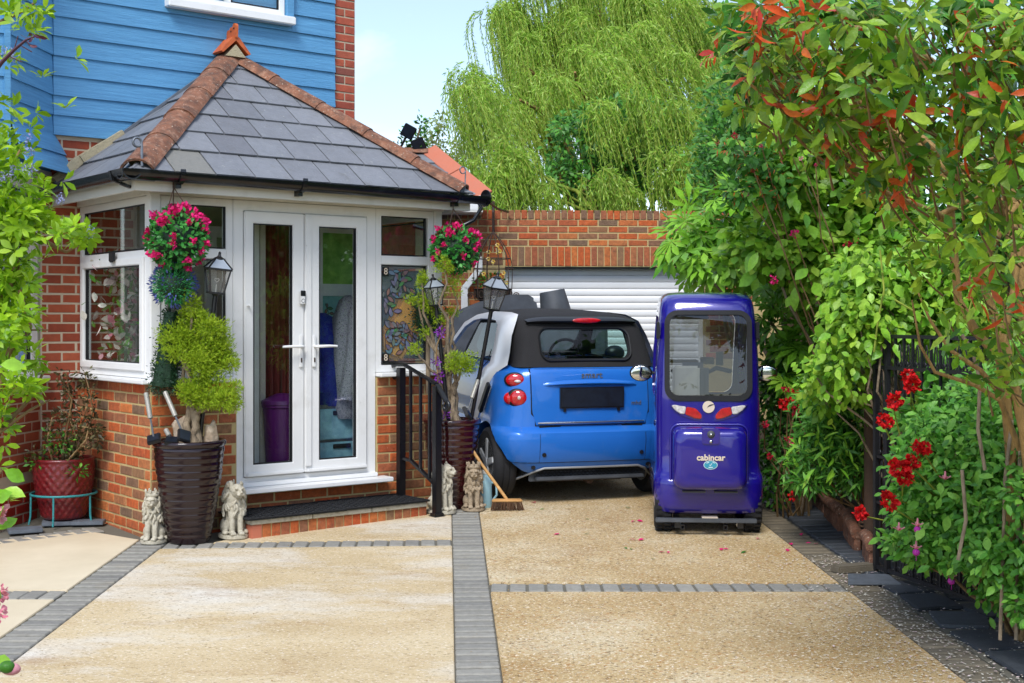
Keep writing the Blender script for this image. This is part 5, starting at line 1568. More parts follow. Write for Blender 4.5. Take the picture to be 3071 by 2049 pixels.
for s in (-1, 1):
    tm = MB()
    for (ya, za), (yb, zb) in zip(A_, B_):
        row = []
        for t_ in (0, 0.15, 0.5, 0.85, 1.0):
            y, z = ya + (yb - ya) * t_, za + (zb - za) * t_
            row.append((s * (sxf(z) + (0.014 if 0 < t_ < 1 else -0.012)), y, z))
        tm.v += row
    for i in range(len(A_) - 1):
        for k in range(4):
            tm.f.append((i * 5 + k, (i + 1) * 5 + k, (i + 1) * 5 + k + 1, i * 5 + k + 1))
    part('silver_pillar', tm, M_['silver'], car, smooth=40, fix=True)
    part('door_seam', MB().tube([(s * (sxf(z) + 0.004), y + 0.02, z) for y, z in B_[9:]], 0.004, 5), M_['dark_gap'], car)
    mrr = part('door_mirror', MB().ell((s * 0.86, 1.72, 1.10), (0.10, 0.07, 0.075), 16, 10).bar((s * 0.70, 1.74, 1.06), (s * 0.80, 1.73, 1.08), 0.04), M_['black_plastic'], car, smooth=60)
# seats and steering wheel inside
for s in (-1, 1):
    seat = part('seat', MB().box(s * 0.30 - 0.22, s * 0.30 + 0.22, 0.95, 1.1, 0.5, 1.12), M_['black_plastic'], car, bev=0.05)
    part('headrest', MB().box(s * 0.30 - 0.10, s * 0.30 + 0.10, 0.97, 1.06, 1.14, 1.30), M_['black_plastic'], seat, bev=0.04)
part('dashboard', MB().box(-0.55, 0.55, 1.55, 1.85, 0.9, 1.12), M_['black_plastic'], car, bev=0.04)
part('steering_wheel', MB().tube([(0.30 + 0.17 * math.cos(a), 1.48 + 0.05 * math.sin(a), 1.08 + 0.16 * math.sin(a)) for a in np.linspace(0, 2 * PI, 25)], 0.014, 6), M_['black_plastic'], car)
part('floor_pan', MB().box(-0.62, 0.62, 0.3, 1.85, 1.0, 1.05), M_['black_plastic'], car)

# ------------------------------------------------------------------ purple blue cabin scooter
cab = thing('cabin_scooter', 'glossy violet blue one seat cabin scooter with top box seen from behind', 'cabin scooter', (1.385, 9.26, gz(9.35)), rot=(SLOPE, 0, math.radians(-4.5)))
CT = [(0.14, 0.355, 0.07, 1.45, 0.10, 0.01), (0.165, 0.372, 0.02, 1.48, 0.11, 0.012), (0.21, 0.382, 0.0, 1.5, 0.12, 0.015), (0.32, 0.386, -0.005, 1.5, 0.12, 0.015), (0.385, 0.386, 0.0, 1.48, 0.12, 0.015), (0.41, 0.383, 0.02, 1.46, 0.12, 0.012), (0.44, 0.376, 0.06, 1.44, 0.12, 0.01),
      (0.50, 0.370, 0.075, 1.42, 0.12, 0.01), (0.80, 0.372, 0.085, 1.36, 0.12, 0.01), (0.95, 0.372, 0.09, 1.32, 0.12, 0.01), (1.25, 0.362, 0.115, 1.2, 0.12, 0.01), (1.50, 0.345, 0.145, 1.05, 0.12, 0.01), (1.60, 0.335, 0.17, 1.0, 0.12, 0.01), (1.655, 0.322, 0.20, 0.96, 0.12, 0.01), (1.685, 0.30, 0.25, 0.92, 0.13, 0.005), (1.70, 0.26, 0.32, 0.86, 0.14, 0.0), (1.705, 0.2, 0.4, 0.8, 0.14, 0.0)]
cz = [0.14, 0.165, 0.19, 0.21, 0.265, 0.32, 0.36, 0.385, 0.4, 0.41, 0.425, 0.44, 0.47, 0.50, 0.60, 0.70, 0.80, 0.88, 0.95, 1.05, 1.15, 1.25, 1.38, 1.50, 1.55, 1.60, 1.63, 1.655, 1.672, 1.685, 1.695, 1.70, 1.705]
cbody = part('body', loft(CT, cz), M_['cab_blue'], cab, fix=True)
innerT = [(a, b - 0.035, c + 0.035, d - 0.035, 0.09, 0.01) for a, b, c, d, e, f in CT[7:14]]
inn = loft(innerT, [0.50, 0.80, 0.95, 1.25, 1.5, 1.6, 1.64])
back_w = rr_poly(-0.285, 0.285, 0.965, 1.562, 0.075)
side_w = rr_poly(0.30, 0.95, 0.95, 1.53, 0.08)
cut(cbody, [inn, MB().prism(back_w, -0.3, 0.4, XZ(0)), MB().prism(rr_poly(-0.27, 0.27, 0.9, 1.55, 0.08), 0.7, 2.0, XZ(0)), MB().prism(side_w, -1, 1, MX(((0, 0, 1, 0), (1, 0, 0, 0), (0, 1, 0, 0), (0, 0, 0, 1)))),
            MB().box(-0.26, 0.26, -0.2, 1.6, 0.05, 0.148), MB().lathe([(0, -0.5), (0.19, -0.5), (0.19, 0.5), (0, 0.5)], 24, m=MX.Translation((0, 1.25, 0.14)) @ MX.Rotation(PI / 2, 4, 'Y'))])
cbody.data.shade_smooth()
cbody.data.set_sharp_from_angle(angle=math.radians(38))
crear = lambda z: interp(CT, z, 2) - 0.01
ow = rr_poly(-0.308, 0.308, 0.942, 1.585, 0.095)
iw = rr_poly(-0.272, 0.272, 0.982, 1.55, 0.065)
wf = MB()
k = len(ow)
wf.v = [(x, crear(z) - 0.007, z) for x, z in ow] + [(x, crear(z) - 0.009, z) for x, z in iw] + [(x, crear(z) + 0.02, z) for x, z in ow] + [(x, crear(z) + 0.02, z) for x, z in iw]
for i in range(k):
    j = (i + 1) % k
    wf.f += [(i, j, k + j, k + i), (j, i, 2 * k + i, 2 * k + j), (k + i, k + j, 3 * k + j, 3 * k + i)]
wfr = part('rear_window', wf, M_['rubber'], cab, bev=0.003, fix=True)
part('pane', MB().add([(x, crear(z) + 0.004, z) for x, z in iw], [tuple(range(len(iw)))]), M_['glass_cab'], wfr)
fw_ = rr_poly(-0.268, 0.268, 0.905, 1.545, 0.075)
part('windscreen', MB().add([(x, interp(CT, z, 3) - 0.015, z) for x, z in fw_], [tuple(range(len(fw_)))]), M_['glass_cab'], cab)
for s in (-1, 1):
    part('side_window', MB().add([(s * (interp(CT, z, 1) - 0.018), y, z) for y, z in side_w], [tuple(range(len(side_w)))]), M_['glass_cab'], cab)
    # lights: clear outer end, red inner end
    red = [(0.045, 0.035), (0.06, 0.055), (0.09, 0.088), (0.155, 0.10), (0.165, 0.045), (0.10, 0.018), (0.055, 0.01)]
    cl = [(0.158, 0.10), (0.20, 0.105), (0.235, 0.112), (0.262, 0.108), (0.235, 0.075), (0.20, 0.05), (0.168, 0.046)]
    rim = [(0.035, 0.028), (0.055, 0.062), (0.09, 0.098), (0.20, 0.114), (0.272, 0.118), (0.24, 0.07), (0.195, 0.037), (0.10, 0.005), (0.045, -0.004)]
    mzx = lambda d: MX(((s, 0, 0, 0), (0, 0, -1, crear(0.86) + d), (0, 1, 0, 0.805), (0, 0, 0, 1)))
    tl = part('tail_light', MB().prism([(x + 0.0, z) for x, z in red], 0.0, 0.018, mzx(0.0)), M_['red_lens'], cab, bev=0.006, fix=True)
    part('clear_lens', MB().prism(cl, 0.0, 0.016, mzx(0.0)), M_['clear_lens'], tl, bev=0.005, fix=True)
    part('surround', MB().prism(rim, -0.004, 0.006, mzx(0.0)), M_['cab_blue'], tl, fix=True)
    part('reflector', MB().lathe([(0, -0.003), (0.016, -0.003), (0.016, 0.004), (0, 0.004)], 16, m=MX.Translation((s * 0.275, 0.002 if s < 0 else 0.004, 0.27)) @ MX.Rotation(PI / 2, 4, 'X')), M_['black_plastic'], cab)
    part('bolt', MB().lathe([(0, -0.01), (0.018, -0.01), (0.018, 0.01), (0, 0.01)], 10, m=MX.Translation((s * 0.21, 0.05, 0.075)) @ MX.Rotation(PI / 2, 4, 'X')), M_['chrome'], cab)
    w = part('wheel', MB().lathe([(0.10, -0.06), (0.16, -0.062), (0.175, -0.05), (0.185, -0.03), (0.188, 0.0), (0.185, 0.03), (0.175, 0.05), (0.16, 0.062), (0.10, 0.06)], 32, m=MX.Translation((s * 0.315, 0.22, 0.188)) @ MX.Rotation(PI / 2, 4, 'Y')), M_['tyre'], cab, smooth=35)
    tread = MB()
    for q in range(28):
        a = 2 * PI * q / 28
        for xo in (-0.03, 0.03):
            c = V((s * 0.315 + xo, 0.22 + 0.189 * math.cos(a + xo), 0.188 + 0.189 * math.sin(a + xo)))
            tread.bar(c + V((-0.022, 0, 0)), c + V((0.022, 0, 0)), 0.018, 0.012, V((0, math.cos(a), math.sin(a))))
    part('tread', tread, M_['tyre'], w)
    part('rim', MB().lathe([(0, -0.05), (0.10, -0.05), (0.10, 0.05), (0, 0.05)], 20, m=MX.Translation((s * 0.315, 0.22, 0.188)) @ MX.Rotation(PI / 2, 4, 'Y')), M_['alloy'], w)
    part('front_wheel', MB().lathe([(0, -0.05), (0.15, -0.05), (0.165, -0.02), (0.165, 0.02), (0.15, 0.05), (0, 0.05)], 24, m=MX.Translation((s * 0.29, 1.25, 0.165)) @ MX.Rotation(PI / 2, 4, 'Y')), M_['tyre'], cab, smooth=35)
    mx_, my_, mzz = (-0.46 if s < 0 else 0.49), 0.85, 1.085
    mi = part('wing_mirror', MB().ell((mx_, my_ + 0.02, mzz), (0.088, 0.04, 0.066), 24, 12).tube([(s * 0.355, my_ + 0.05, 1.08), (s * 0.41, my_ + 0.05, 1.10), (mx_, my_ + 0.03, mzz)], 0.011, 8), M_['black_plastic'], cab, smooth=60)
    part('mirror_glass', MB().ell((mx_, my_ - 0.022, mzz), (0.078, 0.007, 0.057), 24, 10, MX.Rotation(-s * 0.10, 4, 'Z')), M_['mirror'], mi, smooth=80)
    part('hinge', MB().box(s * 0.352 - 0.012, s * 0.352 + 0.012, 0.16, 0.2, 1.38, 1.50), M_['black_plastic'], cab, bev=0.004)
em = part('emblem', MB().lathe([(0, -0.006), (0.040, -0.006), (0.042, 0.0), (0.042, 0.01), (0, 0.01)], 28, m=MX.Translation((0.0, crear(0.90) - 0.001, 0.903)) @ MX.Rotation(PI / 2, 4, 'X')), M_['badge'], cab, smooth=40)
sw = MB()
for i in range(8):
    t_ = i / 7
    sw.v += [(-0.012 + 0.054 * t_, crear(0.9) - 0.0128, 0.893 + 0.028 * t_ ** 0.6), (-0.012 + 0.054 * t_, crear(0.9) - 0.0128, 0.893 + 0.028 * t_ ** 0.6 + 0.010 * math.sin(PI * t_ ** 0.8))]
sw.f = [(2 * i, 2 * i + 2, 2 * i + 3, 2 * i + 1) for i in range(7)]
part('emblem_swoosh', sw, M_['plate'], em)
# top box
bx = MB()
rings = []
for y, ins, r in ((0.08, 0.0, 0.05), (0.02, 0.0, 0.055), (0.0, 0.004, 0.06), (-0.10, 0.006, 0.07), (-0.135, 0.014, 0.075), (-0.158, 0.035, 0.08), (-0.165, 0.065, 0.08)):
    rings.append([(x, y, z) for x, z in rr_poly(-0.262 + ins, 0.262 - ins, 0.335 + ins, 0.780 - ins, r, 7)])
k = len(rings[0])
for r in rings: bx.v += r
for i in range(len(rings) - 1):
    for q in range(k):
        bx.f.append((i * k + q, i * k + (q + 1) % k, (i + 1) * k + (q + 1) % k, (i + 1) * k + q))
bx.f.append(tuple(range((len(rings) - 1) * k, len(rings) * k)))
box = part('top_box', bx, M_['cab_blue'], cab, smooth=50, fix=True)
part('box_rim', MB().tube([(x, 0.005, z) for x, z in rr_poly(-0.268, 0.268, 0.330, 0.786, 0.062, 7)] + [(0.268 - 0.062, 0.005, 0.330)], 0.009, 8), M_['cab_blue'], box, smooth=60)
lk = part('lock_plate', MB().prism(rr_poly(-0.062, 0.062, 0.665, 0.775, 0.02), 0.0, 0.024, MX(((1, 0, 0, 0), (0, 0, -1, -0.150), (0, 1, 0, 0), (0, 0, 0, 1)))), M_['cab_blue'], box, bev=0.006, fix=True)
part('lock', MB().lathe([(0.0, -0.012), (0.012, -0.012), (0.022, -0.004), (0.028, 0.006), (0.028, 0.02), (0, 0.02)], 20, m=MX.Translation((0, -0.178, 0.738)) @ MX.Rotation(PI / 2, 4, 'X') @ MX.Scale(-1, 4, (0, 0, 1))), M_['grey_dark'], box, smooth=40)
part('lock_barrel', MB().ell((0, -0.182, 0.738), (0.011, 0.014, 0.011), 12, 8).ell((0, -0.176, 0.688), (0.012, 0.008, 0.012), 12, 8), M_['chrome'], box, smooth=60)
link('lettering', text_mesh('cabincar', 0.058, 0.003, 1.0, 0.0015), M_['badge'], box, (0.0, -0.168, 0.575), (PI / 2, 0, 0))
sk = part('sticker', MB().lathe([(0, 0), (1, 0), (1, 0.001), (0, 0.001)], 32, m=MX.Translation((-0.002, -0.1655, 0.525)) @ MX.Rotation(PI / 2, 4, 'X') @ MX.Diagonal((0.048, 0.031, 1, 1))), M_['sticker_white'], box)
part('sticker_field', MB().lathe([(0, 0), (1, 0), (1, 0.001), (0, 0.001)], 32, m=MX.Translation((-0.002, -0.167, 0.525)) @ MX.Rotation(PI / 2, 4, 'X') @ MX.Diagonal((0.044, 0.027, 1, 1))), M_['sticker'], box)
part('tick_mark', MB().bar((-0.010, -0.169, 0.527), (-0.004, -0.169, 0.520), 0.004, 0.001, (0, 1, 0)).bar((-0.004, -0.169, 0.520), (0.008, -0.169, 0.538), 0.004, 0.001, (0, 1, 0)).bar((-0.016, -0.169, 0.509), (0.014, -0.169, 0.509), 0.006, 0.001, (0, 1, 0)).bar((-0.03, -0.169, 0.538), (-0.012, -0.169, 0.545), 0.005, 0.001, (0, 1, 0)).bar((0.012, -0.169, 0.545), (0.028, -0.169, 0.538), 0.005, 0.001, (0, 1, 0)), M_['sticker_white'], box)
part('box_hinge', MB().box(-0.19, -0.03, -0.10, -0.06, 0.322, 0.332).box(0.03, 0.19, -0.10, -0.06, 0.322, 0.332), M_['grey_dark'], box)
part('bumper_bar', MB().box(-0.375, 0.33, -0.03, 0.0, 0.098, 0.128), M_['grey_dark'], cab, bev=0.004)
part('bar_bracket', MB().box(-0.24, -0.20, 0.0, 0.4, 0.055, 0.11).box(0.20, 0.24, 0.0, 0.4, 0.055, 0.11).ring(-0.2, -0.17, 0.045, 0.08, 0.006, -0.01, 0.03).ring(0.1, 0.13, 0.045, 0.08, 0.006, -0.01, 0.03), M_['black_metal'], cab)
part('tow_plate', MB().box(-0.05, 0.06, -0.02, 0.06, 0.129, 0.135), M_['badge'], cab)
part('underbody', MB().box(-0.25, 0.25, 0.05, 1.3, 0.15, 0.2).box(-0.3, 0.3, 0.18, 0.26, 0.17, 0.21), M_['black_plastic'], cab)
# seat, tiller and shelf seen through the window
se = part('seat', MB().box(-0.21, 0.21, 0.42, 0.82, 0.55, 0.68), M_['grey_dark'], cab, bev=0.04)
part('seat_back', MB().box(-0.21, 0.02, 0.30, 0.40, 0.66, 1.20), M_['grey_plastic'], se, bev=0.04)
part('seat_cover', MB().box(-0.245, -0.05, 0.26, 0.295, 0.95, 1.18), M_['white_dull'], se, bev=0.015)
part('parcel_shelf', MB().box(-0.33, 0.33, 0.13, 0.5, 0.945, 0.955), M_['interior_dark'], cab)
part('tiller', MB().tube([(0.0, 1.1, 0.6), (0.0, 0.98, 1.05), (0.12, 0.93, 1.12), (0.22, 0.85, 1.10)], 0.018, 8).tube([(0.0, 0.98, 1.05), (-0.12, 0.93, 1.12), (-0.22, 0.85, 1.10)], 0.018, 8), M_['grey_plastic'], cab, smooth=60)
part('sun_visor', MB().box(-0.24, 0.05, 0.75, 0.90, 1.50, 1.53), M_['grey_plastic'], cab, bev=0.01)
part('papers', MB().box(-0.28, -0.02, 0.9, 1.1, 1.16, 1.175).box(0.0, 0.10, 0.9, 1.0, 1.15, 1.20).box(0.12, 0.17, 0.92, 1.0, 1.14, 1.24), M_['lf_tan'], cab)
part('lining', MB().box(-0.335, 0.335, 0.14, 1.3, 0.51, 0.52), M_['interior_dark'], cab)

# ------------------------------------------------------------------ door step, mats, handrail
st_ = local_thing('door_step', 'brick door step with pale tread slabs below the white double door', 'step', 0, 0, 0)
core = part('core', MB().box(0.555, 2.0, -0.442, -0.006, -0.12, 0.098), M_['mortar_yellow'], st_)
for i in range(19):
    put(random.choice(HEADERS), M_['brick_multi'], core, (0.665 + i * 0.0735, -0.449 + random.uniform(-0.002, 0.002), 0.045), rot=(0, random.uniform(-0.02, 0.02), 0))
part('end_block', MB().box(0.545, 0.625, -0.452, -0.36, -0.1, 0.097), M_['salmon'], st_, bev=0.004)
for k in range(5):
    put(random.choice(HEADERS), M_['brick_multi'], core, (0.549, -0.32 + k * 0.0735, 0.045), rot=(0, 0, -PI / 2))
for a, b in ((0.535, 1.02), (1.025, 1.52), (1.525, 2.015)):
    part('tread_slab', MB().box(a, b, -0.465, -0.008, 0.099, 0.133), M_['stone_lion'], st_, bev=0.005)
for k, (x0, x1, lb) in enumerate(((0.50, 1.30, 'left black rubber mat on the door step with its corner hanging over'), (1.285, 2.03, 'right black rubber mat on the door step by the handrail'))):
    m = local_thing('door_mat', lb, 'door mat', (x0 + x1) / 2, -0.24, 0.134 + 0.004 * k, 'rubber mats on the door step')
    hw_ = (x1 - x0) / 2
    part('base', MB().box(-hw_, hw_, -0.245, 0.225, 0.001, 0.009), M_['rubber'], m, bev=0.003)
    rl = MB()
    for i in range(int(hw_ * 2 / 0.05)):
        for j in range(9):
            c = V((-hw_ + 0.03 + i * 0.05, -0.22 + j * 0.05, 0.009))
            rl.prism([(0.02, 0), (0.006, 0.008), (0, 0.021), (-0.006, 0.008), (-0.02, 0), (-0.006, -0.008), (0, -0.021), (0.006, -0.008)], 0, 0.006, MX.Translation(c) @ MX.Rotation(PI / 4 * ((i + j) % 2), 4, 'Z'))
    rl.ring(-hw_, hw_, -0.245, 0.225, 0.014, 0, 0.006)
    rl.v[-16:] = [(x, z, 0.009 + y) for x, y, z in rl.v[-16:]]
    part('raised_pattern', rl, M_['rubber'], m, kind='stuff')

hr = local_thing('handrail', 'black metal handrail with curled ends beside the door step', 'handrail', 2.06, -0.3, 0.0)
part('post', MB().box(-0.028, 0.028, -0.258, -0.202, 0.0, 1.02), M_['black_metal'], hr, bev=0.004)
part('post', MB().box(-0.075, -0.019, 0.165, 0.221, 0.135, 1.15), M_['black_metal'], hr, bev=0.004)
part('base_plate', MB().box(-0.05, 0.05, -0.28, -0.18, 0.01, 0.035).prism([(-0.04, -0.27), (0.04, -0.27), (0.04, -0.19), (-0.04, -0.19)], 0.035, 0.055), M_['black_metal'], hr, bev=0.004)
railp = [(-0.047, 0.29, 1.165), (-0.047, 0.13, 1.168), (0.0, -0.23, 1.035), (0.01, -0.34, 0.905)]
rb = MB()
for p, q in zip(railp, railp[1:]):
    rb.bar(p, q, 0.045, 0.018)
part('top_rail', rb, M_['black_metal'], hr, bev=0.004)
part('scroll', MB().tube([(-0.047, 0.29 + 0.05 * math.sin(t), 1.115 + 0.05 * math.cos(t)) for t in np.linspace(-0.2, 5.0, 16)], 0.014, 8), M_['black_metal'], hr, smooth=60)
part('scroll', MB().tube([(0.012, -0.34 + 0.035 * math.sin(-t), 0.873 + 0.035 * math.cos(t)) for t in np.linspace(0.2, 5.0, 16)], 0.014, 8), M_['black_metal'], hr, smooth=60)
part('lower_rail', MB().bar((-0.047, 0.19, 0.44), (-0.03, 0.08, 0.43), 0.03, 0.02).bar((-0.03, 0.08, 0.43), (0.0, -0.23, 0.26), 0.03, 0.02), M_['black_metal'], hr)
for k, t in enumerate((0.27, 0.55, 0.8)):
    y = 0.19 - 0.42 * t
    x = -0.047 + 0.047 * t
    zb = 0.435 if y > 0.08 else 0.43 - (0.08 - y) / 0.31 * 0.17
    zt = 1.155 if y > 0.13 else 1.16 - (0.13 - y) / 0.36 * 0.13
    part('baluster', MB().box(x - 0.01, x + 0.01, y - 0.01, y + 0.01, zb, zt), M_['black_metal'], hr)

# ------------------------------------------------------------------ planters
def tall_pot(label, loc, mname, rt, rb_, h, ridges=13):
    t = thing('tall_planter', label, 'planter', loc)
    prof = [(0.0, 0.0), (rb_ * 0.97, 0.0), (rb_, 0.012)]
    N = ridges * 6
    for i in range(N + 1):
        f = i / N
        r = rb_ + (rt - rb_) * (1 - (1 - f) ** 1.35)
        r += 0.0055 * abs(math.sin(PI * ridges * f)) ** 0.7
        prof.append((r, 0.014 + f * (h - 0.06)))
    prof += [(rt + 0.004, h - 0.045), (rt + 0.014, h - 0.03), (rt + 0.015, h - 0.01), (rt + 0.008, h), (rt - 0.012, h), (rt - 0.02, h - 0.02), (rt - 0.03, h - 0.06), (0.0, h - 0.065)]
    part('body', MB().lathe(prof, 48, wob=lambda a, z: 1 + 0.006 * math.sin(3 * a + 30 * z)), M_[mname], t, smooth=70)
    part('soil', MB().lathe([(0.0, h - 0.06), (rt - 0.03, h - 0.055), (rt - 0.03, h - 0.05), (0, h - 0.03)], 24), M_['soil'], t)
    return t

LP = on_ground(191, 541)
LP = V((-2.225, 9.075, gz(9.075) + 0.004))
pot_l = tall_pot('tall ribbed black glazed planter between the two lions left of the door', LP, 'pot_black', 0.235, 0.142, 0.70)
RP = V((-0.475, 10.42, gz(10.42) + 0.004))
pot_r = tall_pot('tall ribbed maroon glazed planter right of the handrail', RP, 'pot_maroon', 0.215, 0.125, 0.70)

def rock(name, label, loc, r, m, seed, group=None, cat='stone'):
    t = MB().ell((0, 0, 0), (1, 1, 1), 20, 12)
    rr = np.random.default_rng(seed)
    ph = rr.uniform(0, 6, 6)
    vv = []
    for p in t.v:
        k = 1 + 0.16 * math.sin(p[0] * 4 + ph[0]) * math.sin(p[2] * 5 + ph[1]) + 0.10 * math.sin(p[1] * 7 + ph[2] + p[0] * 5) + 0.06 * math.sin(p[2] * 13 + ph[3])
        vv.append((p[0] * k * r[0], p[1] * k * r[1], p[2] * k * r[2]))
    t.v = vv
    o = part(name, t, m, None, smooth=50)
    o.location = loc
    return tag(o, label, cat, group)
rock('stone', 'pale pink stone standing in the black planter behind the trunk', LP + V((-0.03, 0.06, 0.72)), (0.10, 0.06, 0.13), M_['rock'], 2)
rock('stone', 'smaller pale stone at the right rim of the black planter', LP + V((0.14, 0.05, 0.71)), (0.05, 0.05, 0.11), M_['rock'], 4)

# conifers with cushions of fine yellow green sprays
def sprays(blobs, n, size):
    P, d = blob_pts(blobs, n, 0.35)
    D = d * 0.9 + rdir(n) * 0.6
    D[:, 2] += 0.25
    k = 5
    PP, DD, NN, SS = [], [], [], []
    side = rdir(n)
    Dn = D / np.linalg.norm(D, axis=1, keepdims=True)
    S = rng.uniform(size * 0.6, size * 1.3, n)
    for i in range(k):
        f = (i - 2) * 0.5
        dd = Dn + side * f * 0.7
        PP.append(P + Dn * (S[:, None] * (0.25 * (2 - abs(i - 2)) / 2)))
        DD.append(dd); NN.append(rdir(n)); SS.append(S * (1 - 0.12 * abs(i - 2)))
    return np.concatenate(PP), np.concatenate(DD), np.concatenate(NN), np.concatenate(SS)

def conifer(label, base, pads, depth, n, size, seed):
    random.seed(seed)
    t = thing('golden_conifer', label, 'conifer', base, group='golden conifers in the tall planters')
    B = [(at(u, v, depth + dy), (ru * depth / F, max(ru * 0.8, 12) * depth / F, rv * depth / F)) for u, v, ru, rv, dy in pads]
    tr_ = MB()
    hub = V((0, 0, 0.22))
    for a in (0.0, 1.3, 2.6, 4.0, 5.2):
        tr_.tube(wiggle((0.05 * math.cos(a), 0.05 * math.sin(a), -0.08), hub + V((0.02 * math.cos(a), 0.02 * math.sin(a), 0)), 5, 0.08), taper(0.035, 0.022, 6), 7)
    part('trunk', tr_, M_['bark_grey'], t, smooth=60)
    for c, r in B:
        L = c - V(base)
        part('branch', MB().tube(wiggle(hub * 0.8, L, 7, 0.06), taper(0.020, 0.007, 8), 6), M_['bark_grey'], t, smooth=60)
    for c, r in B:
        m_ = max(60, int(n * (r[0] * r[2]) / sum(b[1][0] * b[1][2] for b in B)))
        sub = [(c + V((random.uniform(-.85, .85) * r[0], random.uniform(-.7, .7) * r[1], random.uniform(-.8, .85) * r[2])), (r[0] * 0.45, r[1] * 0.45, r[2] * 0.45)) for _ in range(7)] + [(c, (r[0] * 0.75, r[1] * 0.75, r[2] * 0.75))]
        P_, D_, N_, S_ = sprays(sub, m_, size)
        foliage('foliage_pad', BLADE, P_, D_, N_, S_, M_['lf_gold'], t)
    return t
cl = conifer('large golden conifer with dense cushions in the black planter', LP + V((0.02, 0, 0.70)), [(191, 306, 13, 15, 0), (178, 333, 20, 14, 0.02), (205, 335, 24, 20, 0), (186, 352, 26, 15, -0.03), (216, 357, 20, 17, 0.02), (200, 372, 16, 14, -0.05), (213, 390, 27, 19, -0.04), (190, 392, 14, 14, -0.06), (228, 398, 13, 14, -0.02), (196, 346, 30, 22, 0.03)], 9.05, 13500, 0.025, 11)
cr_ = conifer('sparse golden conifer with small separate tufts in the maroon planter', RP + V((0, 0, 0.70)), [(444, 264, 9, 10, -0.1), (422, 283, 8, 11, 0), (452, 286, 10, 9, 0.0), (418, 300, 11, 9, 0.05), (430, 306, 10, 12, 0), (454, 312, 7, 6, 0.1), (416, 350, 8, 6, -0.1), (462, 366, 17, 12, -0.05), (457, 362, 11, 9, -0.1), (441, 322, 8, 6, 0), (424, 333, 6, 5, 0.05)], 10.35, 4200, 0.022, 12)
# purple sprigs twined in the right conifer
sp_ = thing('purple_garland', 'string of small purple artificial flowers on the sparse conifer', 'artificial flowers', RP + V((0.0, -0.06, 0.75)))
pts = [at(u, v, 10.27) for u, v in ((441, 333), (437, 345), (436, 362), (438, 376), (437, 392), (440, 408), (444, 414))]
part('stem', MB().tube([p - V(sp_.location) for p in pts], 0.006, 6), M_['twig'], sp_)
P_, D_ = blob_pts([(pts[0], (0.04, 0.03, 0.05)), (pts[3], (0.04, 0.03, 0.06)), (pts[4], (0.03, 0.03, 0.05)), (pts[6], (0.05, 0.04, 0.04)), (pts[2], (0.03, 0.03, 0.03))], 240, 0.1)
foliage('petals', LEAF_LOW, P_, D_ + rdir(240), rdir(240), rng.uniform(0.018, 0.032, 240), M_['petal_purple'], sp_)

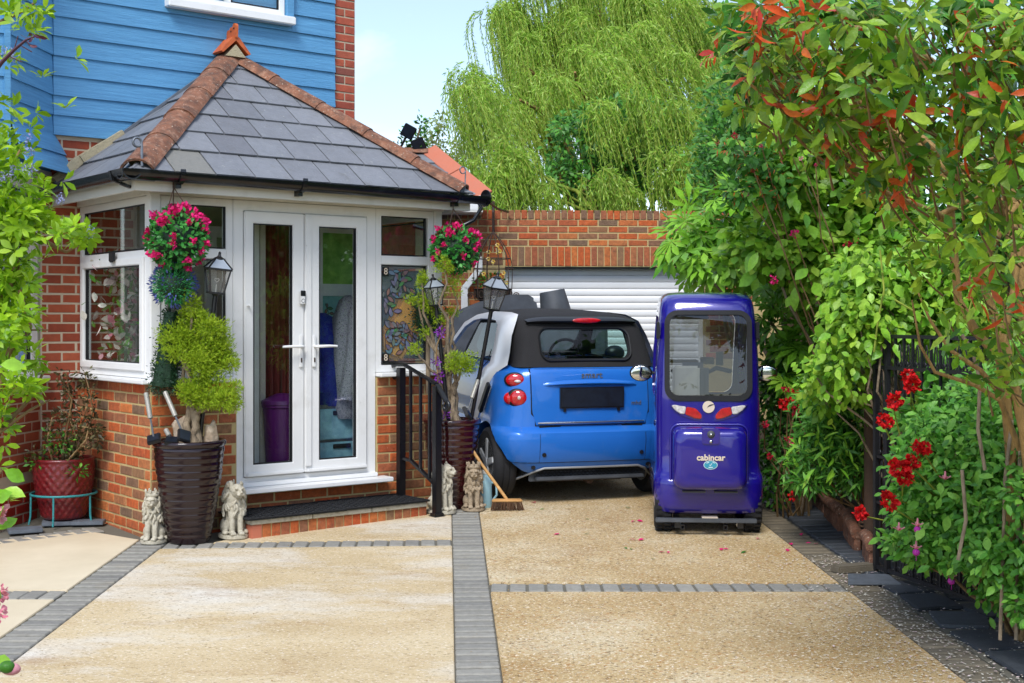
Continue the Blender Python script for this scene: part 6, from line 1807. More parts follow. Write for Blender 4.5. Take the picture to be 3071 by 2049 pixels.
# ------------------------------------------------------------------ lanterns
def lantern(label, base, top, w, h, roll=0.0):
    """square glazed lantern on a thin post from base to top (top = centre of its underside)"""
    base, top = V(base), V(top)
    ax = (top - base).normalized()
    q = V((0, 0, 1)).rotation_difference(ax)
    t = thing('garden_lantern', label, 'garden lantern', base, group='black lanterns on posts in the planters', rot=q.to_euler())
    L = (top - base).length
    part('post', MB().tube([(0, 0, -0.05), (0, 0, L * 0.5), (0, 0, L)], 0.0165, 10).lathe([(0.0, 0), (0.02, 0.0), (0.035, 0.02), (0, 0.02)], 12, c=(0, 0, L - 0.02)), M_['black_metal'], t, smooth=50)
    a, b = w * 0.30, w * 0.47
    z0, z1 = L, L + h * 0.55
    rz = MX.Rotation(roll, 4, 'Z')
    fr = MB()
    for sx, sy in ((-1, -1), (1, -1), (1, 1), (-1, 1)):
        fr.bar(rz @ V((sx * a, sy * a, z0)), rz @ V((sx * b, sy * b, z1)), w * 0.065, w * 0.065, (0, 1, 0))
    for zz, s in ((z0, a), (z1, b)):
        for k in range(4):
            cs_ = [(-1, -1), (1, -1), (1, 1), (-1, 1)]
            p, q_ = cs_[k], cs_[(k + 1) % 4]
            fr.bar(rz @ V((p[0] * s * 1.06, p[1] * s * 1.06, zz)), rz @ V((q_[0] * s * 1.06, q_[1] * s * 1.06, zz)), w * 0.07, w * 0.09)
    fr.box(-a, a, -a, a, z0 - 0.008, z0 + 0.004, rz)
    part('frame', fr, M_['black_metal'], t)
    for k in range(4):
        m = rz @ MX.Rotation(k * PI / 2, 4, 'Z')
        part('pane', MB().add([m @ V(p) for p in ((-a, -a, z0), (a, -a, z0), (b, -b, z1), (-b, -b, z1))], [(0, 1, 2, 3)]), M_['glass_lamp'], t)
    z2 = z1 + h * 0.24
    c = b * 0.38
    roofm = MB().add([rz @ V(p) for p in ((-b * 1.1, -b * 1.1, z1 + 0.005), (b * 1.1, -b * 1.1, z1 + 0.005), (b * 1.1, b * 1.1, z1 + 0.005), (-b * 1.1, b * 1.1, z1 + 0.005), (-c, -c, z2), (c, -c, z2), (c, c, z2), (-c, c, z2))], [(0, 1, 5, 4), (1, 2, 6, 5), (2, 3, 7, 6), (3, 0, 4, 7), (4, 5, 6, 7), (3, 2, 1, 0)])
    part('lamp_roof', roofm, M_['solar'], t)
    ed = MB()
    for k in range(4):
        p = [(-1, -1), (1, -1), (1, 1), (-1, 1)][k]
        ed.bar(rz @ V((p[0] * b * 1.12, p[1] * b * 1.12, z1 + 0.006)), rz @ V((p[0] * c, p[1] * c, z2)), 0.008, 0.008)
    part('roof_edge', ed, M_['black_metal'], t)
    part('cap', MB().lathe([(c * 1.3, z2 - 0.004), (c * 1.3, z2 + 0.006), (c * 0.5, z2 + 0.018), (c * 0.35, z2 + 0.03), (0.010, z2 + 0.045), (0.006, z2 + h * 0.16), (0.001, z2 + h * 0.18)], 12), M_['black_metal'], t, smooth=50)
    hp = [(w * 0.10 * (16 * math.sin(u) ** 3) / 16, 0, z0 + h * 0.30 + w * 0.10 * (13 * math.cos(u) - 5 * math.cos(2 * u) - 2 * math.cos(3 * u) - math.cos(4 * u)) / 16) for u in np.linspace(0, 2 * PI, 26)]
    part('filament', MB().tube(hp, 0.003, 5, False).tube([(0, 0, z0), (0, 0, z0 + h * 0.2)], 0.004, 6), M_['white_dull'], t)
    return t
M_['solar'] = mk('lamp_roof_glass', ['#9ea6ae', '#868e98'], 0.2, nscale=8, nv=0.15, coat=0.6, bump=0.2, bscale=60)
lantern('large black lantern on an upright post in the black planter', LP + V((0.06, 0.04, 0.66)), at(215.5, 293, 9.12), 0.155, 0.30, 0.45)
lantern('smaller upright black lantern above the handrail in the maroon planter', RP + V((-0.02, -0.08, 0.66)), at(436, 305, 10.3), 0.122, 0.25, 0.5)
lantern('black lantern on a leaning post in front of the blue car', RP + V((0.14, -0.02, 0.62)), at(491.5, 309, 10.3), 0.145, 0.31, 0.5)

# solar stakes tipped over the rims
M_['stake'] = mk('speckled_tube', ['#8a8880', '#a8a49a', '#6c6a64'], 0.45, nscale=90, nv=0.2, metal=0.3)
def stake(label, p, q, face):
    p, q = V(p), V(q)
    t = thing('solar_stake', label, 'solar stake light', q, group='small solar stake lights in the planters')
    part('tube', MB().tube([p - q, (p - q) * 0.45], 0.017, 10), M_['stake'], t, smooth=50)
    part('neck', MB().tube([(p - q) * 0.45, V((0, 0, 0))], 0.007, 8), M_['grey_plastic'], t)
    m = MX.Rotation(face[0], 4, 'Z') @ MX.Rotation(face[1], 4, 'X') @ MX.Rotation(face[2], 4, 'Y')
    part('panel_head', MB().box(-0.045, 0.045, -0.045, 0.045, -0.014, 0.014, m), M_['black_plastic'], t, bev=0.005)
    part('panel', MB().box(-0.036, 0.036, -0.036, 0.036, 0.0145, 0.0165, m), M_['plate'], t)
stake('solar stake with long silver tube leaning out over the left rim of the black planter', at(146, 393, 8.98), at(154, 439, 8.9), (0.3, 0.5, -0.3))
stake('solar stake with thick silver tube leaning against the trunk in the black planter', at(165, 392, 8.98), at(184, 436, 8.88), (0.2, 0.9, 0.5))
stake('solar stake lying on the front rim of the black planter with only its head showing', at(166, 430, 8.95), at(172, 441, 8.88), (0.1, 0.4, 0.1))
stake('solar stake at the front rim of the maroon planter by the handrail', at(440, 400, 10.3), at(437, 417, 10.22), (0.2, 0.9, 0.3))
stake('solar stake with clear tube leaning out of the maroon planter towards the car', at(478, 380, 10.35), at(467, 413, 10.25), (0.6, 0.9, 0.7))

# ------------------------------------------------------------------ lions
def lion(label, loc, rot, crown, mname, h=0.38, seed=0, turn=0.0):
    t = thing('lion_statue', label, 'lion statue', loc, rot, group='stone lions guarding the planters')
    rr = random.Random(seed)
    s = h / 0.38
    m = MB()
    E = lambda c, r, q=None: m.ell(V(c) * s, tuple(x * s for x in r), 14, 10, q)
    E((0, 0.02, 0.115), (0.056, 0.062, 0.095))
    E((0, -0.012, 0.175), (0.052, 0.05, 0.075))
    for k in (-1, 1):
        E((k * 0.045, 0.025, 0.072), (0.036, 0.058, 0.052))
        E((k * 0.062, -0.035, 0.038), (0.02, 0.036, 0.016))
        m.tube([V((k * 0.026, -0.04, 0.18)) * s, V((k * 0.026, -0.056, 0.11)) * s, V((k * 0.026, -0.06, 0.04)) * s], [0.025 * s, 0.019 * s, 0.018 * s], 10)
        E((k * 0.026, -0.076, 0.036), (0.020, 0.026, 0.014))
        for q in (-1, 0, 1):
            E((k * 0.026 + q * 0.011, -0.095, 0.034), (0.007, 0.011, 0.011))
    m.tube([V(p) * s for p in ((0.0, 0.085, 0.06), (0.05, 0.08, 0.035), (0.085, 0.03, 0.034), (0.09, -0.01, 0.04))], 0.012 * s, 8)
    ht = MX.Rotation(turn, 4, 'Z')
    H = lambda c, r: m.ell((ht @ (V(c) - V((0, -0.015, 0))) + V((0, -0.015, 0))) * s, tuple(x * s for x in r), 14, 10, ht)
    H((0, 0.0, 0.245), (0.064, 0.06, 0.080))
    H((0, -0.012, 0.205), (0.055, 0.052, 0.06))
    H((0, -0.045, 0.292), (0.040, 0.042, 0.045))
    H((0, -0.084, 0.276), (0.024, 0.022, 0.018))
    H((0, -0.076, 0.258), (0.018, 0.020, 0.012))
    H((0, -0.105, 0.287), (0.011, 0.008, 0.008))
    H((0, -0.080, 0.300), (0.011, 0.024, 0.014))
    for k in (-1, 1):
        H((k * 0.019, -0.080, 0.309), (0.013, 0.010, 0.007))
        H((k * 0.014, -0.097, 0.273), (0.012, 0.012, 0.010))
        H((k * 0.044, -0.02, 0.327), (0.014, 0.010, 0.016))
    for i in range(95):
        a = rr.uniform(-PI, PI)
        z = rr.uniform(0.15, 0.335)
        if abs(a) < 0.62 and z > 0.235: continue
        k = 1.0 - max(0, (z - 0.27) / 0.16)
        rad = 0.063 * k + 0.004
        c = V((math.sin(a) * rad, -math.cos(a) * rad * 0.98 - 0.008, z))
        q = ht @ MX.Rotation(a, 4, 'Z') @ MX.Rotation(rr.uniform(-0.5, 0.2), 4, 'X') @ MX.Rotation(rr.uniform(-0.6, 0.6), 4, 'Y')
        m.ell((ht @ (c - V((0, -0.015, 0))) + V((0, -0.015, 0))) * s, (0.0085 * s, 0.010 * s, 0.026 * s), 8, 6, q)
    if crown:
        for a in np.linspace(0, 2 * PI, 25)[:-1]:
            m.ell(V((0.044 * math.sin(a), -0.025 - 0.044 * math.cos(a), 0.338)) * s, (0.010 * s, 0.010 * s, 0.014 * s), 8, 6)
        for a in np.linspace(0, 2 * PI, 9)[:-1]:
            m.ell(V((0.050 * math.sin(a), -0.025 - 0.050 * math.cos(a), 0.362)) * s, (0.009 * s, 0.009 * s, 0.016 * s), 8, 6)
        m.ell(V((0, -0.025, 0.342)) * s, (0.044 * s, 0.044 * s, 0.018 * s), 14, 8)
    o = link('body', m.mesh('body'), M_[mname], t)
    md = o.modifiers.new('weld', 'REMESH')
    md.mode, md.voxel_size = 'VOXEL', 0.0034 * s
    me = baked(o)
    o.modifiers.clear()
    o.data = me
    me.shade_smooth()
    base = [(math.cos(a) * 0.092 * s * (1 + 0.05 * math.sin(3 * a)), (math.sin(a) * 0.115 - 0.0) * s * (1 + 0.05 * math.cos(2 * a))) for a in np.linspace(0, 2 * PI, 22)[:-1]]
    part('plinth', MB().prism(base, 0.0, 0.026 * s), M_[mname], t, bev=0.006, smooth=50, fix=True)
    return t
lion('crowned grey stone lion left of the black planter', V((-2.455, 9.03, gz(9.03) + 0.004)), -0.05, True, 'stone_lion', 0.375, 1)
lion('pale stone lion without crown between the black planter and the step', V((-1.945, 9.21, gz(9.2) + 0.004)), 0.45, False, 'stone_lion', 0.43, 2, 0.25)
lion('pale stone lion without crown beside the foot of the handrail turned right', V((-0.545, 10.16, gz(10.16) + 0.004)), 0.85, False, 'stone_lion', 0.43, 3, 0.4)
lion('crowned brown stone lion in front of the maroon planter near the broom', V((-0.302, 10.28, gz(10.28) + 0.004)), 0.1, True, 'stone_brown', 0.385, 4)

# ------------------------------------------------------------------ hanging flower balls
def flower_ball(label, c, r, hook, seed):
    random.seed(seed)
    t = thing('flower_ball', label, 'hanging flower ball', c, group='hanging balls of artificial pink flowers')
    n = 1100
    d = rdir(n)
    P_ = np.array(c) + d * r * rng.uniform(0.78, 0.98, (n, 1))
    foliage('leaf_mass', LEAF_WIDE, P_, d + rdir(n) * 0.8, d + rdir(n) * 0.5, rng.uniform(0.028, 0.046, n) * r / 0.21, M_['lf_basket'], t)
    part('core', MB().ell((0, 0, 0), r * 0.78, 16, 10), M_['lf_box'], t, smooth=60)
    N = 36
    for i in range(N):
        z = 1 - 2 * (i + 0.5) / N
        a = i * 2.399 + random.uniform(-0.3, 0.3)
        if random.random() < 0.15: continue
        dd = V((math.sqrt(1 - z * z) * math.cos(a), math.sqrt(1 - z * z) * math.sin(a), z + random.uniform(-0.1, 0.1))).normalized()
        big = random.uniform(1.4, 1.9) if z > 0.5 else random.uniform(0.75, 1.15)
        k = int(34 * big)
        pc_ = np.array(dd * r * 0.97)
        rad = r * 0.15 * big
        p2 = pc_ + rdir(k) * rad * rng.uniform(0.2, 1, (k, 1))
        me = scatter_mesh('blossom', LEAF_WIDE, p2, np.array(dd) + rdir(k) * 0.9, rdir(k), rng.uniform(0.020, 0.034, k) * r / 0.21 * big ** 0.5)
        link('blossom', me, M_['petal_pink'], t)
    top = V(hook) - V(c)
    ch = MB()
    for a in (0, 2.1, 4.2):
        ch.tube([(r * 0.5 * math.cos(a), r * 0.5 * math.sin(a), r * 0.8), top * 0.9], 0.0035, 5)
    ch.tube([top * 0.9, top], 0.004, 5)
    part('chain', ch, M_['rust'], t)
    return t
flower_ball('left hanging ball of pink flowers and green leaves at the porch corner', at(177, 239, 8.98), 0.205, at(173.5, 182, 8.98), 21)
flower_ball('right hanging ball of pink flowers below the gutter end', at(455, 249.5, 10.42), 0.192, at(453, 204, 10.42), 22)

# lavender ball over a dark green cone
c = at(173.5, 285, 9.02)
t = thing('lavender_ball', 'ball of blue lavender sprigs hanging under the left flower ball', 'artificial flower ball', c)
n = 1500
d = rdir(n)
foliage('leaf_mass', BLADE, np.array(c) + d * 0.13 * rng.uniform(0.8, 1.0, (n, 1)), d + rdir(n) * 0.6, rdir(n), rng.uniform(0.025, 0.045, n), M_['lf_lavgreen'], t)
n = 750
d = rdir(n)
q_ = (np.sin(d[:, 0] * 7 + 1) + np.sin(d[:, 2] * 8) + np.sin(d[:, 1] * 6 + 2)) > -0.4
d = d[q_]; n = len(d)
foliage('flowers', DIAMOND, np.array(c) + d * 0.145 * rng.uniform(0.9, 1.05, (n, 1)), d + rdir(n) * 0.4, rdir(n), rng.uniform(0.02, 0.036, n), M_['lav_blue'], t)
part('core', MB().ell((0, 0, 0), 0.108, 14, 10), M_['lf_box'], t, smooth=60)
part('hanger', MB().tube([(0, 0, 0.1), (0.01, 0, 0.19)], 0.005, 5), M_['rust'], t)
t = thing('box_cone', 'slim dark green topiary cone behind the golden conifer', 'topiary', at(166, 390, 9.08))
B = [(at(171 - 6 * f, 312 + 74 * f, 9.08), (0.055 + 0.055 * f, 0.06 + 0.05 * f, 0.07)) for f in np.linspace(0, 1, 9)]
P_, D_ = blob_pts(B, 2600, 0.6)
foliage('leaf_mass', LEAF_LOW, P_, D_ + rdir(2600) * 0.7, rdir(2600), rng.uniform(0.014, 0.026, 2600), M_['lf_box'], t)
part('core', MB().tube([b[0] - V(t.location) for b in B], [b[1][0] * 0.8 for b in B], 10), M_['lf_box'], t)

t = thing('box_ball', 'dark green topiary ball behind the sparse conifer', 'topiary', at(428, 316, 10.5))
c = V(t.location)
P_, D_ = blob_pts([(c, (0.13, 0.12, 0.19))], 1200, 0.7)
foliage('leaf_mass', LEAF_LOW, P_, D_ + rdir(1200) * 0.7, rdir(1200), rng.uniform(0.016, 0.03, 1200), M_['lf_box'], t)
part('core', MB().ell((0, 0, 0), (0.10, 0.09, 0.15), 12, 8), M_['lf_box'], t)
part('stem', MB().tube([(0, 0, -0.1), (0.0, 0.02, -0.62)], 0.018, 8), M_['bark_grey'], t)

# ------------------------------------------------------------------ red planter in its stand, slate pieces
QP = V((-3.335, 9.80, gz(9.80) + 0.035))
t = thing('red_planter', 'wide dark red glazed planter with diamond pattern in the corner', 'planter', QP)
prof = [(0.0, 0.0), (0.145, 0.0), (0.155, 0.012)]
for i in range(45):
    f = i / 44
    prof.append((0.155 + 0.06 * math.sin(f * PI * 0.52) + 0.002, 0.015 + f * 0.40))
prof += [(0.221, 0.425), (0.226, 0.435), (0.222, 0.447), (0.205, 0.447), (0.20, 0.42), (0.195, 0.39), (0.0, 0.385)]
def dia(a, z):
    if not 0.02 < z < 0.41: return 1
    p, q = math.sin(11 * a + z * 42), math.sin(11 * a - z * 42)
    return 1 + 0.055 * abs(p * q) ** 0.6 - 0.02
part('body', MB().lathe(prof, 120, wob=dia), M_['pot_red'], t, smooth=80)
part('soil', MB().lathe([(0.0, 0.386), (0.195, 0.39), (0.19, 0.395), (0, 0.405)], 20), M_['soil'], t)
sd = thing('plant_stand', 'worn teal wire stand holding the red planter', 'plant stand', QP - V((0, 0, 0.033)))
rg = [(0.235 * math.cos(a), 0.235 * math.sin(a), 0.215) for a in np.linspace(0, 2 * PI, 33)]
part('ring', MB().tube(rg, 0.009, 8, False), M_['teal'], sd, smooth=60)
for a in (-1.55, -0.35, 2.3, 3.7):
    d = V((math.cos(a), math.sin(a), 0))
    part('leg', MB().tube([d * 0.235 + V((0, 0, 0.21)), d * 0.238 + V((0, 0, 0.06)), d * 0.25 + V((0, 0, 0.0))], 0.008, 8), M_['teal'], sd, smooth=60)
for i, (u, v, w, d, a, lb) in enumerate(((22, 534, 0.24, 0.13, 0.5, 'left piece of grey slate under the red planter'), (86, 526, 0.24, 0.11, 0.15, 'right piece of grey slate at the foot of the brick plinth'), (58, 525, 0.3, 0.3, 0.3, 'grey slate slab directly beneath the red planter'))):
    p = on_ground(u, v) + V((0, 0.06, 0.006))
    if i == 2: p = QP - V((0, 0, 0.034))
    o = part('slate_piece', MB().prism([(-w / 2, -d / 2), (w * 0.46, -d * 0.55), (w / 2, d * 0.4), (w * 0.1, d / 2), (-w * 0.48, d * 0.42)], 0, 0.028), M_['lead'], None, bev=0.004, fix=True)
    o.location, o.rotation_euler = p, (SLOPE, 0, a)
    tag(o, lb, 'slate', 'slate pieces around the red planter')
# twiggy bronze plant
t = thing('bronze_shrub', 'sparse twiggy shrub with small bronze leaves in the red planter', 'shrub', QP + V((0, 0, 0.40)))
paths = [[(60, 470), (72, 430), (70, 395), (66, 372)], [(60, 470), (86, 440), (93, 410), (88, 385), (84, 372)], [(55, 470), (47, 440), (52, 418), (66, 412), (74, 430), (80, 455)], [(62, 470), (80, 430), (88, 405)], [(58, 472), (66, 450), (76, 452), (84, 470)], [(60, 470), (72, 400), (60, 376)], [(58, 470), (42, 462), (34, 452)], [(64, 470), (90, 425), (97, 432), (98, 446)], [(60, 470), (64, 440), (60, 425)]]
tips = []
for pth in paths:
    pp = [at(u, v, 9.72 + random.uniform(-0.12, 0.1)) - V(t.location) for u, v in pth]
    part('stem', MB().tube(pp, taper(0.008, 0.003, len(pp)), 6), M_['twig'], t, smooth=60)
    for a, b in zip(pp, pp[1:]):
        for f in np.linspace(0.15, 1, 7): tips.append(a.lerp(b, f) + V(t.location))
B = [(p, (0.045, 0.05, 0.045)) for p in tips] + [(at(72, 378, 9.7), (0.1, 0.08, 0.06)), (at(70, 395, 9.7), (0.1, 0.08, 0.07)), (at(38, 458, 9.7), (0.05, 0.05, 0.05))]
P_, D_ = blob_pts(B, 1500, 0.2)
foliage('leaf_mass', LEAF_LOW, P_, D_ + rdir(1500) * 0.6, rdir(1500, 0.6), rng.uniform(0.025, 0.05, 1500), M_['lf_bronze'], t)
P_, D_ = blob_pts([(at(58, 442, 9.66), (0.12, 0.08, 0.08)), (at(78, 470, 9.62), (0.07, 0.05, 0.05)), (at(40, 462, 9.66), (0.08, 0.06, 0.05))], 160, 0.2)
foliage('green_leaves', LEAF_LOW, P_, D_ + rdir(160) * 0.6, rdir(160, 0.6), rng.uniform(0.03, 0.055, 160), M_['lf_mid'], t)

# ------------------------------------------------------------------ broom, plastic jug
bp_ = on_ground(507, 511.5)
br = thing('broom', 'wooden broom with brown bristles leaning against the maroon planter', 'broom', bp_ + V((0, 0.03, 0.004)), 0.06)
part('head', MB().box(-0.118, 0.118, -0.032, 0.032, 0.066, 0.09), M_['wood'], br, bev=0.008)
part('handle', MB().tube([V((0.0, 0.0, 0.085)), V((-0.20, 0.06, 0.36)), V((-0.31, 0.10, 0.53))], 0.0125, 10), M_['wood'], br, smooth=60)
bs = MB()
for i in range(34):
    for j in range(5):
        x, y = -0.112 + i * 0.0068, -0.026 + j * 0.013
        sx = x * 1.12 + random.uniform(-0.008, 0.008)
        bs.tube([(x, y, 0.068), (sx, y * 1.5 + random.uniform(-0.006, 0.006), random.uniform(0.0, 0.008))], [0.0026, 0.0018], 4)
part('bristles', bs, M_['bristle'], br, kind='stuff')
jp = on_ground(489.5, 511)
t = thing('watering_jug', 'pale blue plastic jug standing behind the crowned brown lion', 'jug', jp + V((-0.035, 0.16, 0.004)))
part('body', MB().lathe([(0, 0), (0.05, 0.0), (0.055, 0.01), (0.05, 0.20), (0.04, 0.235), (0.022, 0.255), (0.022, 0.27), (0, 0.27)], 20), M_['pale_blue'], t, smooth=50)
part('grip', MB().tube([(0.045, 0, 0.2), (0.085, 0, 0.19), (0.09, 0, 0.1), (0.052, 0, 0.05)], 0.009, 8), M_['pale_blue'], t, smooth=60)
part('cap', MB().lathe([(0, 0.268), (0.025, 0.268), (0.025, 0.295), (0, 0.297)], 16), M_['white_dull'], t)
# hanging chain with a bracket at the garage corner

# ------------------------------------------------------------------ vegetation
def leafage(B, n, shell=0.5, out=0.7, rnd=0.7, droop=-0.25, nup=0.9):
    P, d = blob_pts(B, n, shell)
    D = d * out + rdir(n) * rnd + np.array((0, 0, droop))
    N = rdir(n) * 0.55 + np.array((-0.1, -0.7, nup)) + d * 0.3
    return P, D, N

def blob(u, v, y, ru, rv, dy):
    """ellipsoid of foliage centred where (u, v) is seen, y metres away; radii given in pixels, depth in metres"""
    return (at(u, v, y), (ru * y / F, dy, rv * y / F))

# --- timber fence behind the flower bed
fe = thing('timber_fence', 'dark timber board fence behind the shrubs along the right side', 'fence', (3.55, 5.0, gz(5.0)))
part('rail', MB().bar((0.04, 0, 0.5), (-0.5, 10.4, 0.5 + 10.4 * SL), 0.05, 0.08).bar((0.04, 0, 1.5), (-0.5, 10.4, 1.5 + 10.4 * SL), 0.05, 0.08), M_['post_wood'], fe)
bd = MB().box(-0.01, 0.01, -0.068, 0.068, -0.1, 1.85).mesh('board', bev=0.004, seg=1)
for i in range(72):
    y = 0.07 + i * 0.144
    put(bd, M_['post_wood'], fe, (-0.048 * y + random.uniform(-0.004, 0.004), y, SL * y + random.uniform(-0.01, 0.01)), name='board', rot=(random.uniform(-0.006, 0.006), 0, 0.048))

# --- willow
wil = thing('weeping_willow', 'tall weeping willow with long pale green strands behind the garage', 'willow', (1.8, 23.5, 0.45))
W0 = V(wil.location)
tk = MB()
tk.tube([V((0, 0, -0.2)), V((0.05, 0, 1.2)), V((-0.1, 0.1, 2.6))], [0.42, 0.33, 0.28], 12)
part('trunk', tk, M_['bark'], wil, smooth=60)
domes = []   # (u, v, depth, ru, rv)
for u, v, y, ru, rv in ((498, 92, 21.5, 24, 34), (518, 62, 22, 32, 40), (476, 104, 21.5, 14, 30), (548, 22, 23, 46, 40), (600, 2, 23.5, 60, 46), (655, 22, 23, 52, 46), (700, 50, 22.5, 36, 46), (722, 92, 22, 24, 40), (575, 72, 21, 50, 34), (640, 62, 21, 50, 40), (520, 100, 20.5, 36, 34), (610, 78, 20.3, 40, 22), (690, 100, 21, 36, 36), (560, 50, 23, 40, 40)):
    domes.append((at(u, v, y), (ru * y / F, 0.9, rv * y / F)))
fork = V((-0.1, 0.1, 2.6))
for k, (c, r) in enumerate(domes):
    L = c - W0
    mid = fork.lerp(L, 0.5) + V((0, 0, 0.5))
    part('limb', MB().tube(wiggle(fork, mid, 3, 0.05, k)[:-1] + wiggle(mid, L, 4, 0.08, k + 50), taper(0.13, 0.02, 8), 7), M_['bark'], wil, smooth=60)

def strands(starts, lens, wind, spacing, rad=0.0045):
    P, D, N, S = [], [], [], []
    sv, sf = [], []
    for p, L in zip(starts, lens):
        p = np.array(p)
        a = rng.uniform(0, 2 * PI)
        out = np.array((math.cos(a), math.sin(a) * 0.6, 0.35)) * rng.uniform(0.2, 0.6)
        n = max(6, int(L / spacing))
        w = wind * rng.uniform(0.4, 1.4)
        q = p.copy()
        prev = None
        for i in range(n):
            t = i / n
            d = out * (1 - min(1, t * 2.6)) + np.array((w, rng.uniform(-0.1, 0.1), -1.0)) * min(1, t * 2.6 + 0.15) + rng.normal(size=3) * 0.06
            d /= np.linalg.norm(d)
            q = q + d * spacing
            sd = rng.normal(size=3)
            for _ in range(2):
                sd = rng.normal(size=3)
                P.append(q.copy()); D.append(d * 0.9 + sd * 0.5 + np.array((0, 0, -0.25))); N.append(rng.normal(size=3) + np.array((0, -0.3, 0.5))); S.append(rng.uniform(0.065, 0.115) * (1 - 0.35 * t))
            if i % 4 == 0:
                o = len(sv)
                sv += [tuple(q + np.array((-rad, 0, 0))), tuple(q + np.array((rad, 0, 0)))]
                if prev is not None: sf.append((prev, prev + 1, o + 1, o))
                prev = o
    return np.array(P), np.array(D), np.array(N), np.array(S), sv, sf

def willow_mass(parent, blobs, n, lo, hi, wind, spacing, mats=('lf_willow',), floor=None, per=26):
    nb = max(8, n // per)                 # boughs; each carries a bundle of strands along its arch
    C, d = blob_pts(blobs, nb, 0.55)
    P = []
    for c, a in zip(C, d):
        a = np.array((a[0], a[1], 0.15)) + rng.normal(size=3) * 0.2
        ln = rng.uniform(0.3, 0.7) * (0.6 if floor else 1)
        for t in rng.uniform(0, 1, per):
            P.append(c + a * ln * t + np.array((0, 0, 0.3 * ln * (1 - (2 * t - 0.7) ** 2))) + rng.normal(size=3) * 0.05)
    P = np.array(P)
    lens = rng.uniform(lo, hi, len(P))
    if floor is not None:
        lens = np.minimum(lens, np.maximum(0.25, (P[:, 2] - floor)))
    P_, D_, N_, S_, sv, sf = strands(P, lens, wind, spacing)
    foliage('strands', diamond_tmpl(0.2, 0.2, 0.0), P_, D_, N_, S_, M_[mats[0]], parent)
    L0 = V(parent.location)
    part('twigs', MB().add([V(p) - L0 for p in sv], sf), M_['twig_yellow'], parent, kind='stuff')
willow_mass(wil, domes[:5], 1500, 0.8, 2.2, 0.22, 0.048, per=42)
willow_mass(wil, domes[5:], 2300, 0.7, 1.9, 0.45, 0.048, per=42)
fringe = [(at(u, v, 18.0), (ru * 18 / F, 0.45, rv * 18 / F)) for u, v, ru, rv in ((485, 186, 26, 14), (520, 186, 26, 10), (548, 188, 16, 7), (575, 188, 16, 7), (600, 191, 16, 6), (622, 184, 14, 8), (650, 190, 22, 10), (690, 168, 22, 24), (492, 160, 22, 18), (702, 194, 22, 14))]
wf_ = thing('willow_fringe', 'low arching willow boughs drooping over the garage parapet', 'willow boughs', (2.1, 18.4, 0.45))
fr0 = V(wf_.location)
for k, (c, r) in enumerate(fringe):
    part('bough', MB().tube(wiggle(V((0.3 * (k % 3), 0.4, 0.8)), V((0.5 * (c - fr0).x, 0.3, (c - fr0).z * 0.9)), 3, 0.05, k)[:-1] + wiggle(V((0.5 * (c - fr0).x, 0.3, (c - fr0).z * 0.9)), c - fr0 + V((0, 0, r[2] * 0.6)), 4, 0.05, k), taper(0.05, 0.012, 8), 6), M_['twig_yellow'], wf_, smooth=60)
willow_mass(wf_, fringe, 850, 0.5, 1.0, 0.22, 0.042, floor=2.6)

willow_mass(wf_, [(at(u, v, 18.5), (ru * 18.5 / F, 0.3, rv * 18.5 / F)) for u, v, ru, rv in ((618, 108, 14, 6), (680, 124, 12, 8))], 80, 0.5, 1.1, 0.3, 0.045)
# --- dark bush in front of the willow, laurel on the right, thin tree on the left
db_ = thing('hazel_bush', 'dark green broadleaf bush between the willow strands behind the garage', 'bush', (1.5, 19.2, 0.45))
B = [blob(u, v, 19.2, ru, rv, 0.6) for u, v, ru, rv in ((580, 145, 34, 30), (612, 138, 38, 34), (648, 146, 38, 34), (600, 176, 50, 24), (660, 176, 40, 24), (560, 176, 24, 20), (690, 150, 20, 24), (636, 108, 18, 12), (585, 120, 12, 12), (560, 128, 10, 12), (672, 118, 14, 14), (606, 112, 10, 10))]
P_, D_, N_ = leafage(B, 5200)
foliage('leaf_mass', LEAF_LOW, P_, D_, N_, rng.uniform(0.07, 0.13, 5200), M_['lf_laurel'], db_)
for k, b in enumerate(B):
    part('stem', MB().tube(wiggle((0.1 * k - 0.4, 0.2, 0), b[0] - V(db_.location), 5, 0.05, k), taper(0.05, 0.012, 6), 6), M_['bark'], db_, smooth=60)
la = thing('laurel_bush', 'dense dark laurel on the right behind the climbing shrubs', 'bush', (3.1, 16.6, 0.45))
B = [blob(u, v, 16.4, ru, rv, 0.7) for u, v, ru, rv in ((735, 100, 34, 30), (765, 115, 34, 34), (745, 150, 46, 34), (718, 140, 22, 26), (785, 160, 40, 40), (720, 185, 30, 30), (760, 80, 24, 20), (800, 120, 30, 30))]
P_, D_, N_ = leafage(B, 6500, 0.6)
D_[:, 2] += 0.5
foliage('leaf_mass', LEAF_LOW, P_, D_, N_, rng.uniform(0.06, 0.105, 6500), M_['lf_laurel'], la)
for k, b in enumerate(B):
    part('stem', MB().tube(wiggle((0.1 * k - 0.4, 0.2, 0), b[0] - V(la.location), 5, 0.05, k), taper(0.05, 0.012, 6), 6), M_['bark'], la, smooth=60)
ft = thing('thin_tree', 'thin distant tree with sparse dull leaves left of the willow', 'tree', (-1.6, 26, 0.45))
B = [blob(u, v, 26, ru, rv, 0.5) for u, v, ru, rv in ((447, 150, 14, 18), (458, 160, 12, 14), (432, 132, 10, 12), (440, 122, 7, 10), (465, 140, 10, 16), (426, 145, 7, 8), (452, 175, 16, 14))]
P_, D_, N_ = leafage(B, 1100, 0.2)
foliage('leaf_mass', LEAF_LOW, P_, D_, N_, rng.uniform(0.07, 0.13, 1100), M_['lf_willow_far'], ft)
part('trunk', MB().tube([(0, 0, -0.3), (0.0, 0, 2.5), (0.3, 0, 4.2)], [0.12, 0.08, 0.03], 8), M_['bark'], ft, smooth=60)
